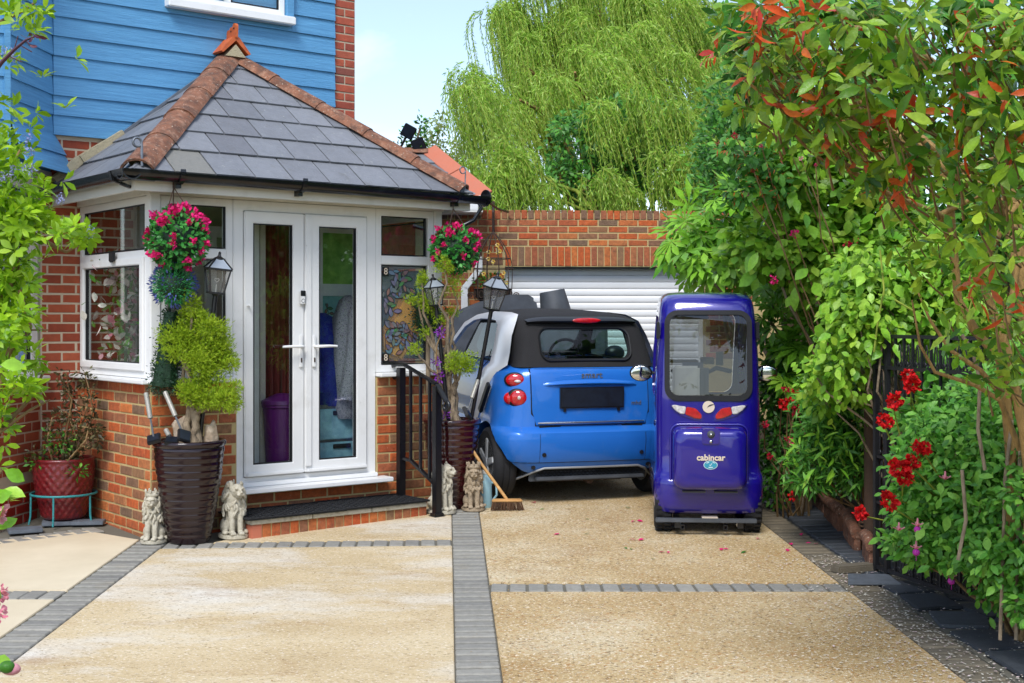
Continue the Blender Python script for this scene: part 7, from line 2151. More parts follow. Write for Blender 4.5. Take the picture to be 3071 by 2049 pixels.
for k, b in enumerate(B):
    part('branch', MB().tube(wiggle((0.05, 0, 2.6), b[0] - V(ft.location), 5, 0.06, k), taper(0.03, 0.008, 6), 5), M_['bark'], ft)

# --- fatsia
fa = thing('fatsia', 'fatsia with big hand shaped glossy leaves overhanging the cabin scooter', 'shrub', (2.55, 11.3, gz(11.3)))
B = [blob(u, v, 11.4, ru, rv, 0.45) for u, v, ru, rv in ((700, 235, 40, 28), (735, 215, 44, 30), (770, 250, 50, 36), (690, 255, 30, 14), (720, 262, 40, 18), (760, 205, 40, 26), (800, 225, 40, 40))]
B2 = [blob(u, v, 10.3, ru, rv, 0.35) for u, v, ru, rv in ((785, 320, 24, 34), (810, 350, 30, 30), (790, 375, 26, 22), (840, 310, 40, 34), (775, 290, 20, 16))]
def leafstalks(parent, B, n, size, m, tm, stalk=0.12, shell=0.75):
    P, d = blob_pts(B, n, shell)
    D = d * 0.7 + rdir(n) * 0.45 + np.array((-0.1, -0.25, -0.32))
    N = rdir(n) * 0.35 + np.array((-0.1, -0.45, 1.0)) + d * 0.35
    S = rng.uniform(size * 0.65, size * 1.15, n)
    leaf_objects('leaf', tm, P, D, N, S, m, parent)
    return P
PALMS = [palmate_tmpl(8), palmate_tmpl(7), palmate_tmpl(9)]
p1 = leafstalks(fa, B, 185, 0.25, M_['lf_fatsia_obj'], PALMS)
p2 = leafstalks(fa, B2, 80, 0.22, M_['lf_fatsia_obj'], PALMS)
P_, D_, N_ = leafage(B + B2, 260, 0.3)
foliage('leaf_mass', PALM, P_, D_, N_, rng.uniform(0.14, 0.24, 260), M_['lf_fatsia'], fa)
sm = MB()
F0 = V(fa.location)
for k, b in enumerate(B + B2):
    part('stem', MB().tube(wiggle((0.12 * (k % 4) - 0.2, 0.1 * (k % 3), 0), b[0] - F0, 6, 0.05, k), taper(0.03, 0.012, 7), 7), M_['bark_grey'], fa, smooth=60)
for p in list(p1[::2]) + list(p2[::2]):
    p = V(p) - F0
    sm.tube([p, p + V((0.08, 0.10, -0.06)), p + V((0.18, 0.18, -0.02))], 0.005, 4, False)
part('stalks', sm, M_['twig_yellow'], fa, kind='stuff')

# --- broad climbing shrub in the middle of the hedge
LV = [leaf_tmpl(0.5, 0.1, 0.18), leaf_tmpl(0.42, 0.14, 0.25), leaf_tmpl(0.55, 0.06, 0.12)]
cs_ = thing('climbing_shrub', 'bright green climbing shrub with broad pointed leaves in the middle of the hedge', 'climber', (2.95, 9.8, gz(9.8)))
B = [blob(u, v, 9.8, ru, rv, 0.4) for u, v, ru, rv in ((790, 175, 40, 34), (830, 195, 44, 34), (800, 235, 50, 34), (850, 240, 46, 40), (770, 250, 30, 26), (815, 270, 40, 28), (880, 200, 40, 40), (900, 260, 40, 40), (845, 150, 34, 30), (800, 140, 26, 22))]
P_, D_, N_ = leafage(B, 300, 0.85, 0.8, 0.5, -0.3)
P_[:, 1] -= 0.12
leaf_objects('leaf', LV, P_, D_, N_, rng.uniform(0.10, 0.19, 300), M_['lf_fatsia_obj'], cs_)
B += [(V(tuple(p)), (0.16, 0.12, 0.16)) for p in blob_pts(B, 26, 0.98)[0]]
P_, D_, N_ = leafage(B, 8500, 0.45)
foliage('leaf_mass', LEAF_WIDE, P_, D_, N_, rng.uniform(0.045, 0.12, 8500), M_['lf_climber'], cs_)
for k, b in enumerate(B[:10]):
    part('stem', MB().tube(wiggle((0.1 * (k % 5) - 0.2, 0.12 * (k % 3), 0), b[0] - V(cs_.location), 6, 0.06, k), taper(0.025, 0.008, 7), 6), M_['bark_grey'], cs_, smooth=60)

# --- heart leaved vine above the gate
vi = thing('vine', 'trailing vine with heart shaped leaves hanging over the top of the iron gate', 'climber', (2.95, 8.2, gz(8.2)))
B = [blob(u, v, 8.3, ru, rv, 0.32) for u, v, ru, rv in ((850, 310, 30, 30), (880, 300, 40, 34), (920, 310, 44, 40), (950, 340, 40, 40), (900, 345, 44, 22), (870, 270, 40, 26), (930, 270, 40, 34), (860, 335, 20, 22), (960, 290, 34, 50), (840, 360, 26, 40), (955, 390, 40, 36))]
P_, D_, N_ = leafage(B, 300, 0.9, 0.5, 0.45, -0.75, 0.5)
P_[:, 1] -= 0.1
leaf_objects('leaf', [leaf_tmpl(0.62, 0.1, 0.15, 4, 0.75), leaf_tmpl(0.55, 0.12, 0.2, 4, 0.7)], P_, D_, N_, rng.uniform(0.07, 0.115, 300), M_['lf_fatsia_obj'], vi)
B += [(V(tuple(p)), (0.12, 0.09, 0.14)) for p in blob_pts(B, 26, 0.98)[0]]
P_, D_, N_ = leafage(B, 6500, 0.4, 0.5, 0.7, -0.5)
foliage('leaf_mass', LEAF_WIDE, P_, D_, N_, rng.uniform(0.035, 0.08, 6500), M_['lf_climber'], vi)
for k, b in enumerate(B):
    part('stem', MB().tube(wiggle((0.1 * (k % 5) - 0.3, 0.15 * (k % 3) - 0.1, 0), b[0] - V(vi.location), 7, 0.07, k), taper(0.014, 0.005, 8), 6), M_['bark_grey'], vi, smooth=60)
for pts in ([(880, 250), (884, 290), (878, 320), (874, 352)], [(976, 270), (972, 300), (962, 335), (950, 370), (945, 400)], [(895, 300), (920, 315), (935, 322)]):
    part('tendril', MB().tube([at(u, v, 7.95) - V(vi.location) for u, v in pts], 0.006, 5), M_['twig_yellow'], vi, smooth=60)

# --- understorey left of the gate
un = thing('bamboo_shrub', 'nandina shrub with narrow feathery leaves left of the iron gate', 'shrub', (2.62, 9.0, gz(9.0)))
B = [blob(u, v, 8.9, ru, rv, 0.25) for u, v, ru, rv in ((825, 405, 30, 26), (845, 380, 26, 30), (830, 435, 30, 22), (815, 460, 26, 18), (850, 430, 26, 34), (805, 480, 18, 10), (855, 470, 20, 20))]
P_, D_, N_ = leafage(B, 3600, 0.3, 0.6, 0.8, -0.1)
foliage('leaf_mass', diamond_tmpl(0.22, 0.2, 0.1), P_, D_, N_, rng.uniform(0.05, 0.10, 3600), M_['lf_mid'], un)
P_, D_, N_ = leafage(B[2:5], 220, 0.9, 0.6, 0.7, -0.1)
leaf_objects('leaf', [leaf_tmpl(0.24, 0.1, 0.25), leaf_tmpl(0.2, 0.1, 0.3)], P_ + np.array((0, -0.08, 0)), D_, N_, rng.uniform(0.07, 0.12, 220), M_['lf_fatsia_obj'], un)
for k, b in enumerate(B):
    part('stem', MB().tube(wiggle((0.05 * k - 0.15, 0.03 * k, 0), b[0] - V(un.location), 5, 0.05, k), taper(0.012, 0.005, 6), 6), M_['twig'], un, smooth=60)
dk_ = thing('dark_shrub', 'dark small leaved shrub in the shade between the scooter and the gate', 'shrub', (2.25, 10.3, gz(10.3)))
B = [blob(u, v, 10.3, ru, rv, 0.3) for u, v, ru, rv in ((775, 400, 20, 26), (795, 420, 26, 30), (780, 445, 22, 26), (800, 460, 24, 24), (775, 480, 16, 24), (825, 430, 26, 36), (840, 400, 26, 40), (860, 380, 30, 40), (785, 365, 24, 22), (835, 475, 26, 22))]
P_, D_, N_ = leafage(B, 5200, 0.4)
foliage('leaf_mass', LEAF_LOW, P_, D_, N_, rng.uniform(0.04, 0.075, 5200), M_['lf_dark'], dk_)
for k, b in enumerate(B):
    part('stem', MB().tube(wiggle((0.06 * k - 0.2, 0.05 * (k % 3), 0), b[0] - V(dk_.location), 5, 0.05, k), taper(0.014, 0.005, 6), 6), M_['bark'], dk_, smooth=60)

# --- roses: every bloom a part of its bush
def bloom(parent, p, r, m, k=60):
    k = int(k * 1.3)
    r *= 0.66
    p = np.array(p)
    d = rdir(k)
    d[:, 1] -= 0.3
    pts = p + d * r * rng.uniform(0.25, 0.85, (k, 1))
    me = scatter_mesh('bloom', leaf_tmpl(0.95, 0.2, -0.35), to_local(pts, parent), d + rdir(k) * 0.9, d + rdir(k) * 0.4, rng.uniform(0.4, 0.7, k) * r)
    return link('bloom', me, m, parent)
rb1 = thing('rose_bush', 'rose bush with large scarlet roses growing through the iron gate', 'rose bush', (2.75, 7.7, gz(7.7)))
c10 = lambda x, y: ((2250 + x * 0.389) / 3, (950 + y * 0.389) / 3)
for x, y, r in ((1215, 455, 0.055), (1250, 525, 0.068), (1110, 650, 0.07), (1040, 805, 0.066), (1290, 1000, 0.05), (1345, 1010, 0.05), (1250, 1120, 0.055), (1150, 1170, 0.07), (1190, 1240, 0.06), (1110, 1130, 0.04), (1075, 1425, 0.062), (1045, 1370, 0.03), (850, 1510, 0.055), (2100, 585, 0.05)):
    u, v = c10(x, y)
    p = at(u, v, (7.45 if y < 850 else 6.5) if x > 1000 else 7.6)
    bloom(rb1, p, r, M_['petal_red'])
    part('stem', MB().tube(wiggle(V(p) - V(rb1.location) + V((0, 0.03, -0.02)), (0.05 * random.uniform(-3, 3), 0.2, 0.1), 4, 0.07), taper(0.004, 0.009, 5), 5), M_['twig_yellow'], rb1)
B = [blob(*c10(x, y), 7.6, ru, rv, 0.2) for x, y, ru, rv in ((1440, 500, 18, 18), (1450, 640, 18, 20), (1380, 800, 22, 22), (1300, 700, 20, 30), (1420, 920, 24, 20), (1250, 880, 20, 24), (1500, 420, 16, 16))]
P_, D_, N_ = leafage(B, 420, 0.2)
foliage('leaf_mass', LEAF_WIDE, P_, D_, N_, rng.uniform(0.05, 0.085, 420), M_['lf_fuchsia'], rb1)
rb2 = thing('rose_bush', 'shaded rose bush with crimson and magenta roses right of the cabin scooter', 'rose bush', (2.15, 9.9, gz(9.9)))
for x, y, r, m in ((275, 560, 0.045, 'petal_crimson'), (350, 575, 0.04, 'petal_red'), (250, 672, 0.06, 'petal_red'), (300, 672, 0.06, 'petal_red'), (360, 705, 0.05, 'petal_crimson'), (345, 755, 0.035, 'petal_crimson'), (510, 888, 0.042, 'petal_red'), (325, 962, 0.038, 'petal_pink'), (285, 940, 0.028, 'petal_crimson'), (150, 1075, 0.04, 'petal_crimson'), (115, 830, 0.04, 'petal_crimson'), (320, 1390, 0.05, 'petal_red'), (490, 1200, 0.03, 'petal_crimson')):
    u, v = c10(x, y)
    p = at(u, v, 9.6)
    bloom(rb2, p, r, M_[m], 28)
    part('stem', MB().tube(wiggle(V(p) - V(rb2.location) + V((0, 0.03, -0.02)), (0.05 * random.uniform(-3, 3), 0.1, 0.0), 4, 0.06), taper(0.004, 0.008, 5), 5), M_['twig'], rb2)
rb3 = thing('climbing_rose', 'climbing rose with a few small magenta blooms high in the hedge', 'climbing rose', (2.7, 9.6, gz(9.6)))
c6 = lambda x, y: ((2100 + x * 0.4655) / 3, (0 + y * 0.4655) / 3)
for x, y, r, m in ((605, 1505, 0.045, 'petal_pink'), (225, 875, 0.035, 'petal_crimson'), (395, 940, 0.02, 'petal_pink'), (345, 1100, 0.022, 'petal_crimson'), (745, 1065, 0.02, 'petal_pink'), (295, 1250, 0.03, 'petal_rose'), (540, 875, 0.022, 'petal_rose'), (650, 1020, 0.025, 'petal_rose'), (0, 0, 0, None)):
    if not m: continue
    u, v = c6(x, y)
    p = at(u, v, 9.25)
    bloom(rb3, p, r, M_[m], 24)
    part('stem', MB().tube(wiggle(V(p) - V(rb3.location), (0.1, 0.3, 0.4), 4, 0.05), taper(0.004, 0.010, 5), 5), M_['twig'], rb3)
for u, v, r in ((773, 280, 0.045), (847, 244, 0.04), (856, 240, 0.03)):
    bloom(rb3, at(u, v, 9.2), r, M_['petal_pink' if u < 800 else 'petal_crimson'], 26)
B = [blob(u, v, 9.4, ru, rv, 0.2) for u, v, ru, rv in ((755, 160, 26, 20), (770, 185, 24, 18), (740, 190, 14, 14), (725, 150, 12, 10))]
P_, D_, N_ = leafage(B, 520, 0.2)
foliage('leaf_mass', LEAF_WIDE, P_, D_, N_, rng.uniform(0.05, 0.085, 520), M_['lf_mid'], rb3)
P_, D_, N_ = leafage(B, 260, 0.6)
foliage('spent_blooms', BLADE, P_, D_, N_, rng.uniform(0.03, 0.06, 260), M_['lf_red'], rb3)

# --- photinia tree leaning in from the right
ph = thing('photinia_tree', 'photinia tree with green and fresh red leaves and bare twisted trunks at the right edge', 'tree', (2.35, 5.6, gz(5.6)))
H0 = V(ph.location)
tr_ = [[(1010, 560, 5.6), (1012, 470, 5.55), (1006, 400, 5.5), (1000, 360, 5.5), (975, 330, 5.5), (958, 300, 5.5), (954, 250, 5.5), (950, 200, 5.4), (958, 140, 5.3), (966, 60, 5.2), (972, -20, 5.1)],
       [(1040, 560, 5.4), (1024, 430, 5.3), (1010, 360, 5.3), (996, 320, 5.3), (985, 290, 5.3), (990, 250, 5.3), (1010, 215, 5.2), (1030, 190, 5.2)],
       [(1050, 520, 5.5), (1016, 400, 5.5), (1000, 350, 5.4), (1012, 300, 5.4), (1020, 250, 5.4)],
       [(954, 250, 5.5), (940, 215, 5.4), (915, 205, 5.2), (890, 195, 5.0), (850, 170, 4.9), (800, 125, 4.8), (745, 80, 4.8)],
       [(950, 200, 5.4), (960, 170, 5.2), (990, 160, 5.0), (1024, 150, 4.9)],
       [(966, 90, 5.2), (930, 60, 5.0), (880, 30, 4.9), (820, 25, 4.8), (760, 20, 4.8)],
       [(958, 150, 5.3), (985, 90, 5.0), (1000, 20, 4.8)],
       [(905, 200, 5.1), (870, 140, 4.9), (850, 90, 4.9), (830, 40, 4.8)],
       [(1006, 400, 5.5), (980, 370, 5.5), (950, 350, 5.5), (930, 320, 5.5), (915, 285, 5.5)],
       [(1020, 450, 5.4), (1000, 400, 5.4), (975, 385, 5.4), (935, 372, 5.4), (920, 345, 5.4), (912, 300, 5.4)],
       [(940, 215, 5.4), (980, 195, 5.3), (1024, 205, 5.2)]]
for i, pts in enumerate(tr_):
    big = 0.023 if i < 3 else (0.016 if i < 8 else 0.013)
    pp = [at(u, v, y + (0.7 if i < 3 or i > 7 else 0.7 * (1 - k / (len(pts) - 1)))) - H0 for k, (u, v, y) in enumerate(pts)]
    part('trunk' if i < 3 else 'branch', MB().tube(pp, taper(big * 1.15, big * (0.55 if i < 3 else 0.3), len(pp)), 10), M_['bark'], ph, smooth=60)
BP = [blob(u, v, y, ru, rv, 0.35) for u, v, y, ru, rv in ((760, 40, 4.9, 40, 46), (800, 70, 4.8, 46, 46), (840, 30, 4.7, 50, 46), (850, 100, 4.8, 50, 46), (900, 50, 4.6, 60, 60), (960, 60, 4.5, 60, 60), (1010, 90, 4.4, 50, 70), (920, 130, 4.7, 60, 50), (985, 150, 4.5, 50, 60), (770, 100, 5.0, 34, 26), (1010, 190, 4.6, 30, 50), (870, 160, 5.0, 40, 30), (1000, 20, 4.4, 50, 40), (820, 130, 5.0, 40, 26))]
BP2 = [blob(u, v, 5.6, ru, rv, 0.35) for u, v, ru, rv in ((900, 190, 40, 30), (960, 230, 40, 50), (1010, 260, 30, 50), (990, 330, 34, 40), (930, 240, 30, 30), (1015, 370, 24, 40), (960, 290, 24, 30))]
LP_ = [leaf_tmpl(0.34, 0.16, 0.25, 5, 1.15), leaf_tmpl(0.30, 0.22, 0.45, 5, 1.1), leaf_tmpl(0.40, 0.10, 0.1, 5, 1.2), leaf_tmpl(0.33, 0.3, -0.15, 5, 1.1)]
# leaves sit in whorls at the twig ends
def whorls(B, n, k, size, droop=-0.35):
    C, d = blob_pts(B, n, 0.6)
    P, D, N, S = [], [], [], []
    for c, a in zip(C, d):
        ax = V(tuple(a * 0.6 + rng.normal(size=3) * 0.4 + np.array((0, -0.1, 0.2)))).normalized()
        q = V((0, 0, 1)).rotation_difference(ax)
        kk = int(rng.integers(max(2, k - 4), k + 1))
        for i in range(kk):
            t = 2 * PI * i / kk + rng.uniform(-0.7, 0.7)
            v = q @ V((math.cos(t), math.sin(t), rng.uniform(-0.3, 1.1)))
            v.z += droop * rng.uniform(0.3, 1.5)
            P.append(tuple(c + np.array(v) * 0.012)); D.append(tuple(v)); N.append(tuple(V(ax) + V((0, -0.1, 0.35))))
            S.append(size * rng.uniform(0.45, 1.2))
    return np.array(P), np.array(D), np.array(N), np.array(S), C
P_, D_, N_, S_, C_ = whorls(BP, 55, 6, 0.108)
P_[:, 1] -= 0.15
leaf_objects('leaf', LP_, P_, D_, N_, S_, M_['lf_photinia_obj'], ph)
P_, D_, N_, S_, C2 = whorls(BP + BP2, 640, 6, 0.082)
foliage('leaf_mass', leaf_tmpl(0.4, 0.1, 0.2, 3), P_, D_, N_, S_, M_['lf_photinia'], ph)
BR = [blob(u, v, y, ru, rv, 0.2) for u, v, y, ru, rv in ((760, 20, 4.7, 26, 26), (735, 35, 4.7, 16, 14), (785, 8, 4.6, 40, 14), (790, 95, 4.8, 30, 18), (830, 50, 4.6, 40, 30), (865, 125, 4.8, 16, 16), (900, 110, 4.7, 24, 20), (895, 190, 4.9, 14, 16), (965, 70, 4.4, 10, 10), (985, 300, 4.9, 16, 20), (990, 100, 4.4, 20, 20))]
P_, D_, N_, S_, C3 = whorls(BR, 18, 5, 0.095, -0.1)
P_[:, 1] -= 0.12
D_[:, 2] += 0.3
leaf_objects('leaf', [leaf_tmpl(0.32, 0.16, 0.2), leaf_tmpl(0.28, 0.2, 0.25)], P_, D_, N_, S_, M_['lf_red_obj'], ph)
P_, D_, N_, S_, C4 = whorls(BR + BP[::3], 90, 5, 0.075, -0.15)
foliage('red_leaves', leaf_tmpl(0.34, 0.14, 0.2, 3), P_, D_, N_, S_, M_['lf_red'], ph)
# twigs joining the whorls, and the wiry spent flower heads
tw = MB()
for c in list(C_) + list(C2[::3]) + list(C3):
    p = V(c) - H0
    e = p + V((0.09 + random.uniform(-0.05, 0.08), 0.10, -0.10 + random.uniform(-0.05, 0.05)))
    tw.tube([p, p.lerp(e, 0.5) + V((0, 0, -0.01)), e], [0.0025, 0.004, 0.006], 4, False)
part('twigs', tw, M_['twig'], ph, kind='stuff')
BF = [blob(u, v, 4.7, ru, rv, 0.2) for u, v, ru, rv in ((730, 50, 16, 12), (745, 70, 14, 10), (850, 60, 20, 14), (870, 20, 40, 14), (790, 60, 24, 14), (840, 90, 24, 14), (770, 90, 16, 10), (900, 5, 40, 10))]
P_, D_ = blob_pts(BF, 900, 0.1)
foliage('flower_heads', diamond_tmpl(0.05), P_, rdir(900), rdir(900), rng.uniform(0.02, 0.045, 900), M_['lf_tan'], ph)
# dark leaves at its top left belong to a taller evergreen
ev = thing('evergreen_magnolia', 'dark glossy evergreen showing at the top behind the photinia', 'tree', (3.4, 8.6, gz(8.6)))
B = [blob(u, v, 8.4, ru, rv, 0.4) for u, v, ru, rv in ((735, 15, 24, 22), (750, 50, 24, 24), (760, 80, 20, 16), (785, 20, 30, 30), (770, 60, 24, 30))]
P_, D_, N_, S_, _c = whorls(B, 190, 6, 0.13)
foliage('leaf_mass', leaf_tmpl(0.42, 0.1, 0.15, 3), P_, D_, N_, S_, M_['lf_laurel'], ev)
part('trunk', MB().tube([(0, 0, -0.2), (0, 0.05, 1.5), (-0.2, 0, 2.6)], [0.09, 0.07, 0.05], 10), M_['bark'], ev, smooth=60)
for k, b in enumerate(B):
    part('branch', MB().tube(wiggle((-0.15, 0, 2.3), b[0] - V(ev.location), 5, 0.05, k), taper(0.04, 0.010, 6), 6), M_['bark'], ev, smooth=60)

bh = thing('boundary_hedge', 'tall bright green hedge beyond the timber fence on the right', 'hedge', (5.2, 9.5, gz(9.5)))
B = [((x, y, z), (0.9, 0.9, 0.9)) for x, y, z in [(4.6 + random.uniform(-.3, .3) + 0.05 * k, 4.5 + 0.75 * k, zz + random.uniform(-.2, .2)) for k in range(13) for zz in (1.2, 2.2, 3.0)]] + [blob(u, v, 11.6, ru, rv, 0.6) for u, v, ru, rv in ((800, 60, 40, 40), (850, 90, 50, 50), (900, 60, 60, 60), (930, 150, 60, 50), (985, 90, 60, 60), (870, 20, 60, 40), (830, 130, 40, 30), (970, 10, 70, 40), (980, 210, 60, 50), (1010, 260, 40, 50), (940, 240, 50, 50), (1020, 160, 40, 60), (820, 10, 60, 30), (900, 200, 50, 40), (1015, 40, 40, 60))]
P_, D_, N_ = leafage(B, 24000, 0.5)
foliage('leaf_mass', LEAF_LOW, P_, D_, N_, rng.uniform(0.09, 0.17, 24000), M_['lf_mid'], bh)
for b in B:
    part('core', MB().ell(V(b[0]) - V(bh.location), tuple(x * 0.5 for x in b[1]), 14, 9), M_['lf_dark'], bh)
for k in range(6):
    part('stem', MB().tube(wiggle((-0.4, -4.5 + 1.6 * k, -0.2), (-0.4, -4.5 + 1.6 * k, 2.6), 4, 0.03, k), 0.04, 6), M_['bark'], bh)

# --- fuchsia filling the lower right
fu = thing('fuchsia_bush', 'leafy fuchsia with purple and pink hanging flowers in front of the gate at lower right', 'fuchsia', (2.65, 6.6, gz(6.6)))
lf('lf_fuchsia_obj', ['#5a9c32', '#7db440', '#478a2c', '#92c44e', '#6aa83a'], 0.4, 0.35, 'obj')
B = [blob(u, v, y, ru, rv, 0.3) for u, v, y, ru, rv in ((918, 485, 6.9, 24, 30), (915, 520, 6.9, 22, 24), (898, 545, 7.0, 12, 10), (940, 460, 6.9, 36, 40), (975, 440, 6.8, 40, 40), (1010, 430, 6.6, 36, 50), (940, 520, 6.9, 40, 40), (980, 510, 6.6, 44, 44), (1015, 500, 6.3, 34, 60), (925, 548, 6.9, 20, 12), (965, 550, 6.6, 30, 18), (1005, 560, 6.4, 30, 22), (1018, 600, 6.2, 10, 14), (990, 400, 7.0, 40, 30), (1020, 380, 6.9, 26, 36))]
P_, D_, N_ = leafage(B, 300, 0.95, 0.6, 0.5, -0.3)
P_[:, 1] -= 0.12
leaf_objects('leaf', LV, P_, D_, N_, rng.uniform(0.045, 0.085, 300), M_['lf_fuchsia_obj'], fu)
B += [(V(tuple(p)), (0.09, 0.08, 0.10)) for p in blob_pts(B, 46, 0.98)[0]]
P_, D_, N_ = leafage(B, 12500, 0.5, 0.6, 0.7, -0.25)
foliage('leaf_mass', leaf_tmpl(0.5, 0.12, 0.15, 3), P_, D_, N_, rng.uniform(0.028, 0.066, 12500), M_['lf_fuchsia'], fu)
for k, b in enumerate(B[:24]):
    part('stem', MB().tube(wiggle((0.06 * (k % 5) - 0.1, 0.06 * (k % 4), 0), b[0] - V(fu.location), 5, 0.05, k), taper(0.012, 0.005, 6), 6), M_['twig'], fu, smooth=60)
c11 = lambda x, y: ((2250 + x * 0.4138) / 3, (1400 + y * 0.4138) / 3)
for x, y in ((1215, 460), (1205, 625), (1460, 835), (1415, 120), (1080, 490), (1705, 680), (1915, 690)):
    u, v = c11(x, y)
    p = at(u, v, 6.55) - V(fu.location)
    f_ = MB()
    for a in np.linspace(0, 2 * PI, 5)[:-1]:
        f_.bar(p + V((0, 0, 0.02)), p + V((0.028 * math.cos(a), 0.028 * math.sin(a), 0.035)), 0.010, 0.004)
    f_.tube([p + V((0, 0, 0.06)), p + V((0, 0, 0.02))], [0.004, 0.007], 6)
    fl_ = part('flower', f_, M_['petal_rose'], fu)
    if y not in (120, 490, 680, 690):
        part('corolla', MB().ell(p + V((0, 0, 0.003)), (0.019, 0.019, 0.018), 10, 6).tube([p, p + V((0, 0, -0.04))], 0.0015, 4), M_['petal_fuchsia'], fl_)
for pts in ([(1000, 640), (1003, 560), (1005, 480), (1012, 420)], [(1016, 640), (1018, 540), (1020, 450), (1028, 400)], [(958, 560), (966, 520), (962, 470)], [(985, 470), (978, 430), (980, 380), (972, 350), (962, 335)]):
    part('bare_stem', MB().tube([at(u, v, 6.2) - V(fu.location) for u, v in pts], 0.009, 7), M_['bark_grey'], fu, smooth=60)
# posts, leaning slab, basket
t = thing('timber_post', 'stout old timber post beside the iron gate', 'post', (2.36, 8.6, gz(8.6)))
part('shaft', MB().tube([(0, 0, -0.05), (0.0, 0.0, 0.5), (-0.01, 0, 1.5)], [0.062, 0.06, 0.055], 10), M_['post_wood'], t, smooth=60)
t = thing('stone_slab', 'grey stone slab leaning behind the edging tiles', 'slab', on_ground(802, 515) + V((0.05, 0.1, 0)), rot=(0.12, -0.16, 0.9))
part('face', MB().box(-0.09, 0.09, -0.015, 0.015, 0.0, 0.42), M_['bark_grey'], t, bev=0.006)
t = thing('wicker_basket', 'dark wicker basket half hidden behind the edging tiles', 'basket', (2.46, 8.75, gz(8.75) + 0.02))
part('inside', MB().lathe([(0, 0), (0.13, 0), (0.15, 0.26), (0.14, 0.26), (0, 0.2)], 20), M_['dark_gap'], t)
wk = MB()
for z in np.linspace(0.02, 0.26, 10):
    r = 0.135 + 0.02 * z / 0.26
    wk.tube([((r + 0.005 * (1 if k % 2 else -1)) * math.cos(a), (r + 0.005 * (1 if k % 2 else -1)) * math.sin(a), z) for k, a in enumerate(np.linspace(0, 2 * PI, 29))], 0.007, 5, False)
for a in np.linspace(0, 2 * PI, 15)[:-1]:
    wk.tube([(0.138 * math.cos(a), 0.138 * math.sin(a), 0), (0.158 * math.cos(a), 0.158 * math.sin(a), 0.27)], 0.006, 5)
part('weave', wk, M_['post_wood'], t)
# rope topped edging tiles
for i, (u, v, ln, a, tilt, lb) in enumerate(((814, 508, 0.55, 1.62, 0.05, 'farthest rope topped terracotta edging tile by the leaning slab'), (836, 533, 0.40, 1.50, -0.04, 'second rope topped edging tile tilted in front of the basket'), (857, 551, 0.36, 1.35, 0.08, 'third rope topped edging tile nearer the gate'), (874, 566, 0.28, 1.2, 0.0, 'nearest rope topped edging tile at the gate post'))):
    f_ = (0.10, 0.40, 0.66, 0.88)[i]
    ln *= 1.5
    p = V((2.44 - 0.19 * f_, 10.77 - 2.71 * f_, gz(10.77 - 2.71 * f_)))
    t = thing('edging_tile', lb, 'edging tile', p, rot=(0, tilt + 0.03, math.atan2(-2.71, -0.19) + (a - 1.5) * 0.3), group='rope topped edging tiles round the flower bed')
    part('slab', MB().box(-ln / 2, ln / 2, -0.022, 0.022, -0.06, 0.13), M_['hip'], t, bev=0.006)
    rp = MB()
    rows, nn = 40, 14
    for k in range(rows + 1):
        x = -ln / 2 + ln * k / rows
        for q in range(nn):
            b = 2 * PI * q / nn
            rr_ = 0.036 + 0.006 * abs(math.sin(1.5 * b + k * 0.55))
            rp.v.append((x, rr_ * math.cos(b), 0.145 + rr_ * math.sin(b)))
    for k in range(rows):
        for q in range(nn):
            rp.f.append((k * nn + q, k * nn + (q + 1) % nn, (k + 1) * nn + (q + 1) % nn, (k + 1) * nn + q))
    rp.f += [tuple(range(nn))[::-1], tuple(range(rows * nn, (rows + 1) * nn))]
    part('rope_top', rp, M_['hip'], t, smooth=70)
t = thing('kerb_stone', 'loose grey kerb stone lying before the nearest edging tile', 'stone', on_ground(857, 572) + V((0, 0, 0.0)), rot=(0, 0, 0.35))
part('block', MB().box(-0.16, 0.14, -0.05, 0.05, 0.0, 0.05).box(0.142, 0.16, -0.045, 0.05, 0.0, 0.045), M_['paver_brown'], t, bev=0.012)
t = part('flat_stone', MB().prism([(-0.15, -0.12), (0.16, -0.15), (0.18, 0.1), (-0.06, 0.13)], 0, 0.012), M_['lead'], None, bev=0.003)
t.location, t.rotation_euler = on_ground(862, 582) + V((0.02, 0, 0.012)), (SLOPE, 0, 0.1)
tag(t, 'flat pale grey paving stone at the corner of the gate', 'stone')

# --- wrought iron gate standing open along the bed
GA, GB = V((2.245, 8.12, 0)), V((2.55, 7.0, 0))
gd = (GB - GA).normalized()
ga_ = thing('iron_gate', 'black wrought iron gate with scrolled panels standing open against the plants', 'gate', (GA.x, GA.y, gz(8.12) + 0.02), math.atan2(gd.y, gd.x))
GL, GH = 1.16, 1.44
for x in (0.0, 0.13, GL):
    part('stile', MB().box(x - 0.014, x + 0.014, -0.014, 0.014, 0.0, GH - 0.001), M_['iron'], ga_)
for z in (0.02, 0.17, GH - 0.19, GH):
    part('rail', MB().box(0.0145, GL - 0.0145, -0.011, 0.011, z - 0.011, z + 0.011), M_['iron'], ga_)
for k in range(10):
    x = 0.22 + k * 0.094
    part('bar', MB().box(x - 0.007, x + 0.007, -0.007, 0.007, 0.03, GH - 0.01), M_['iron'], ga_)
for z in (0.42, 0.70, 0.95):
    part('cross_piece', MB().box(0.0145, 0.1155, -0.008, 0.008, z - 0.008, z + 0.008), M_['iron'], ga_)
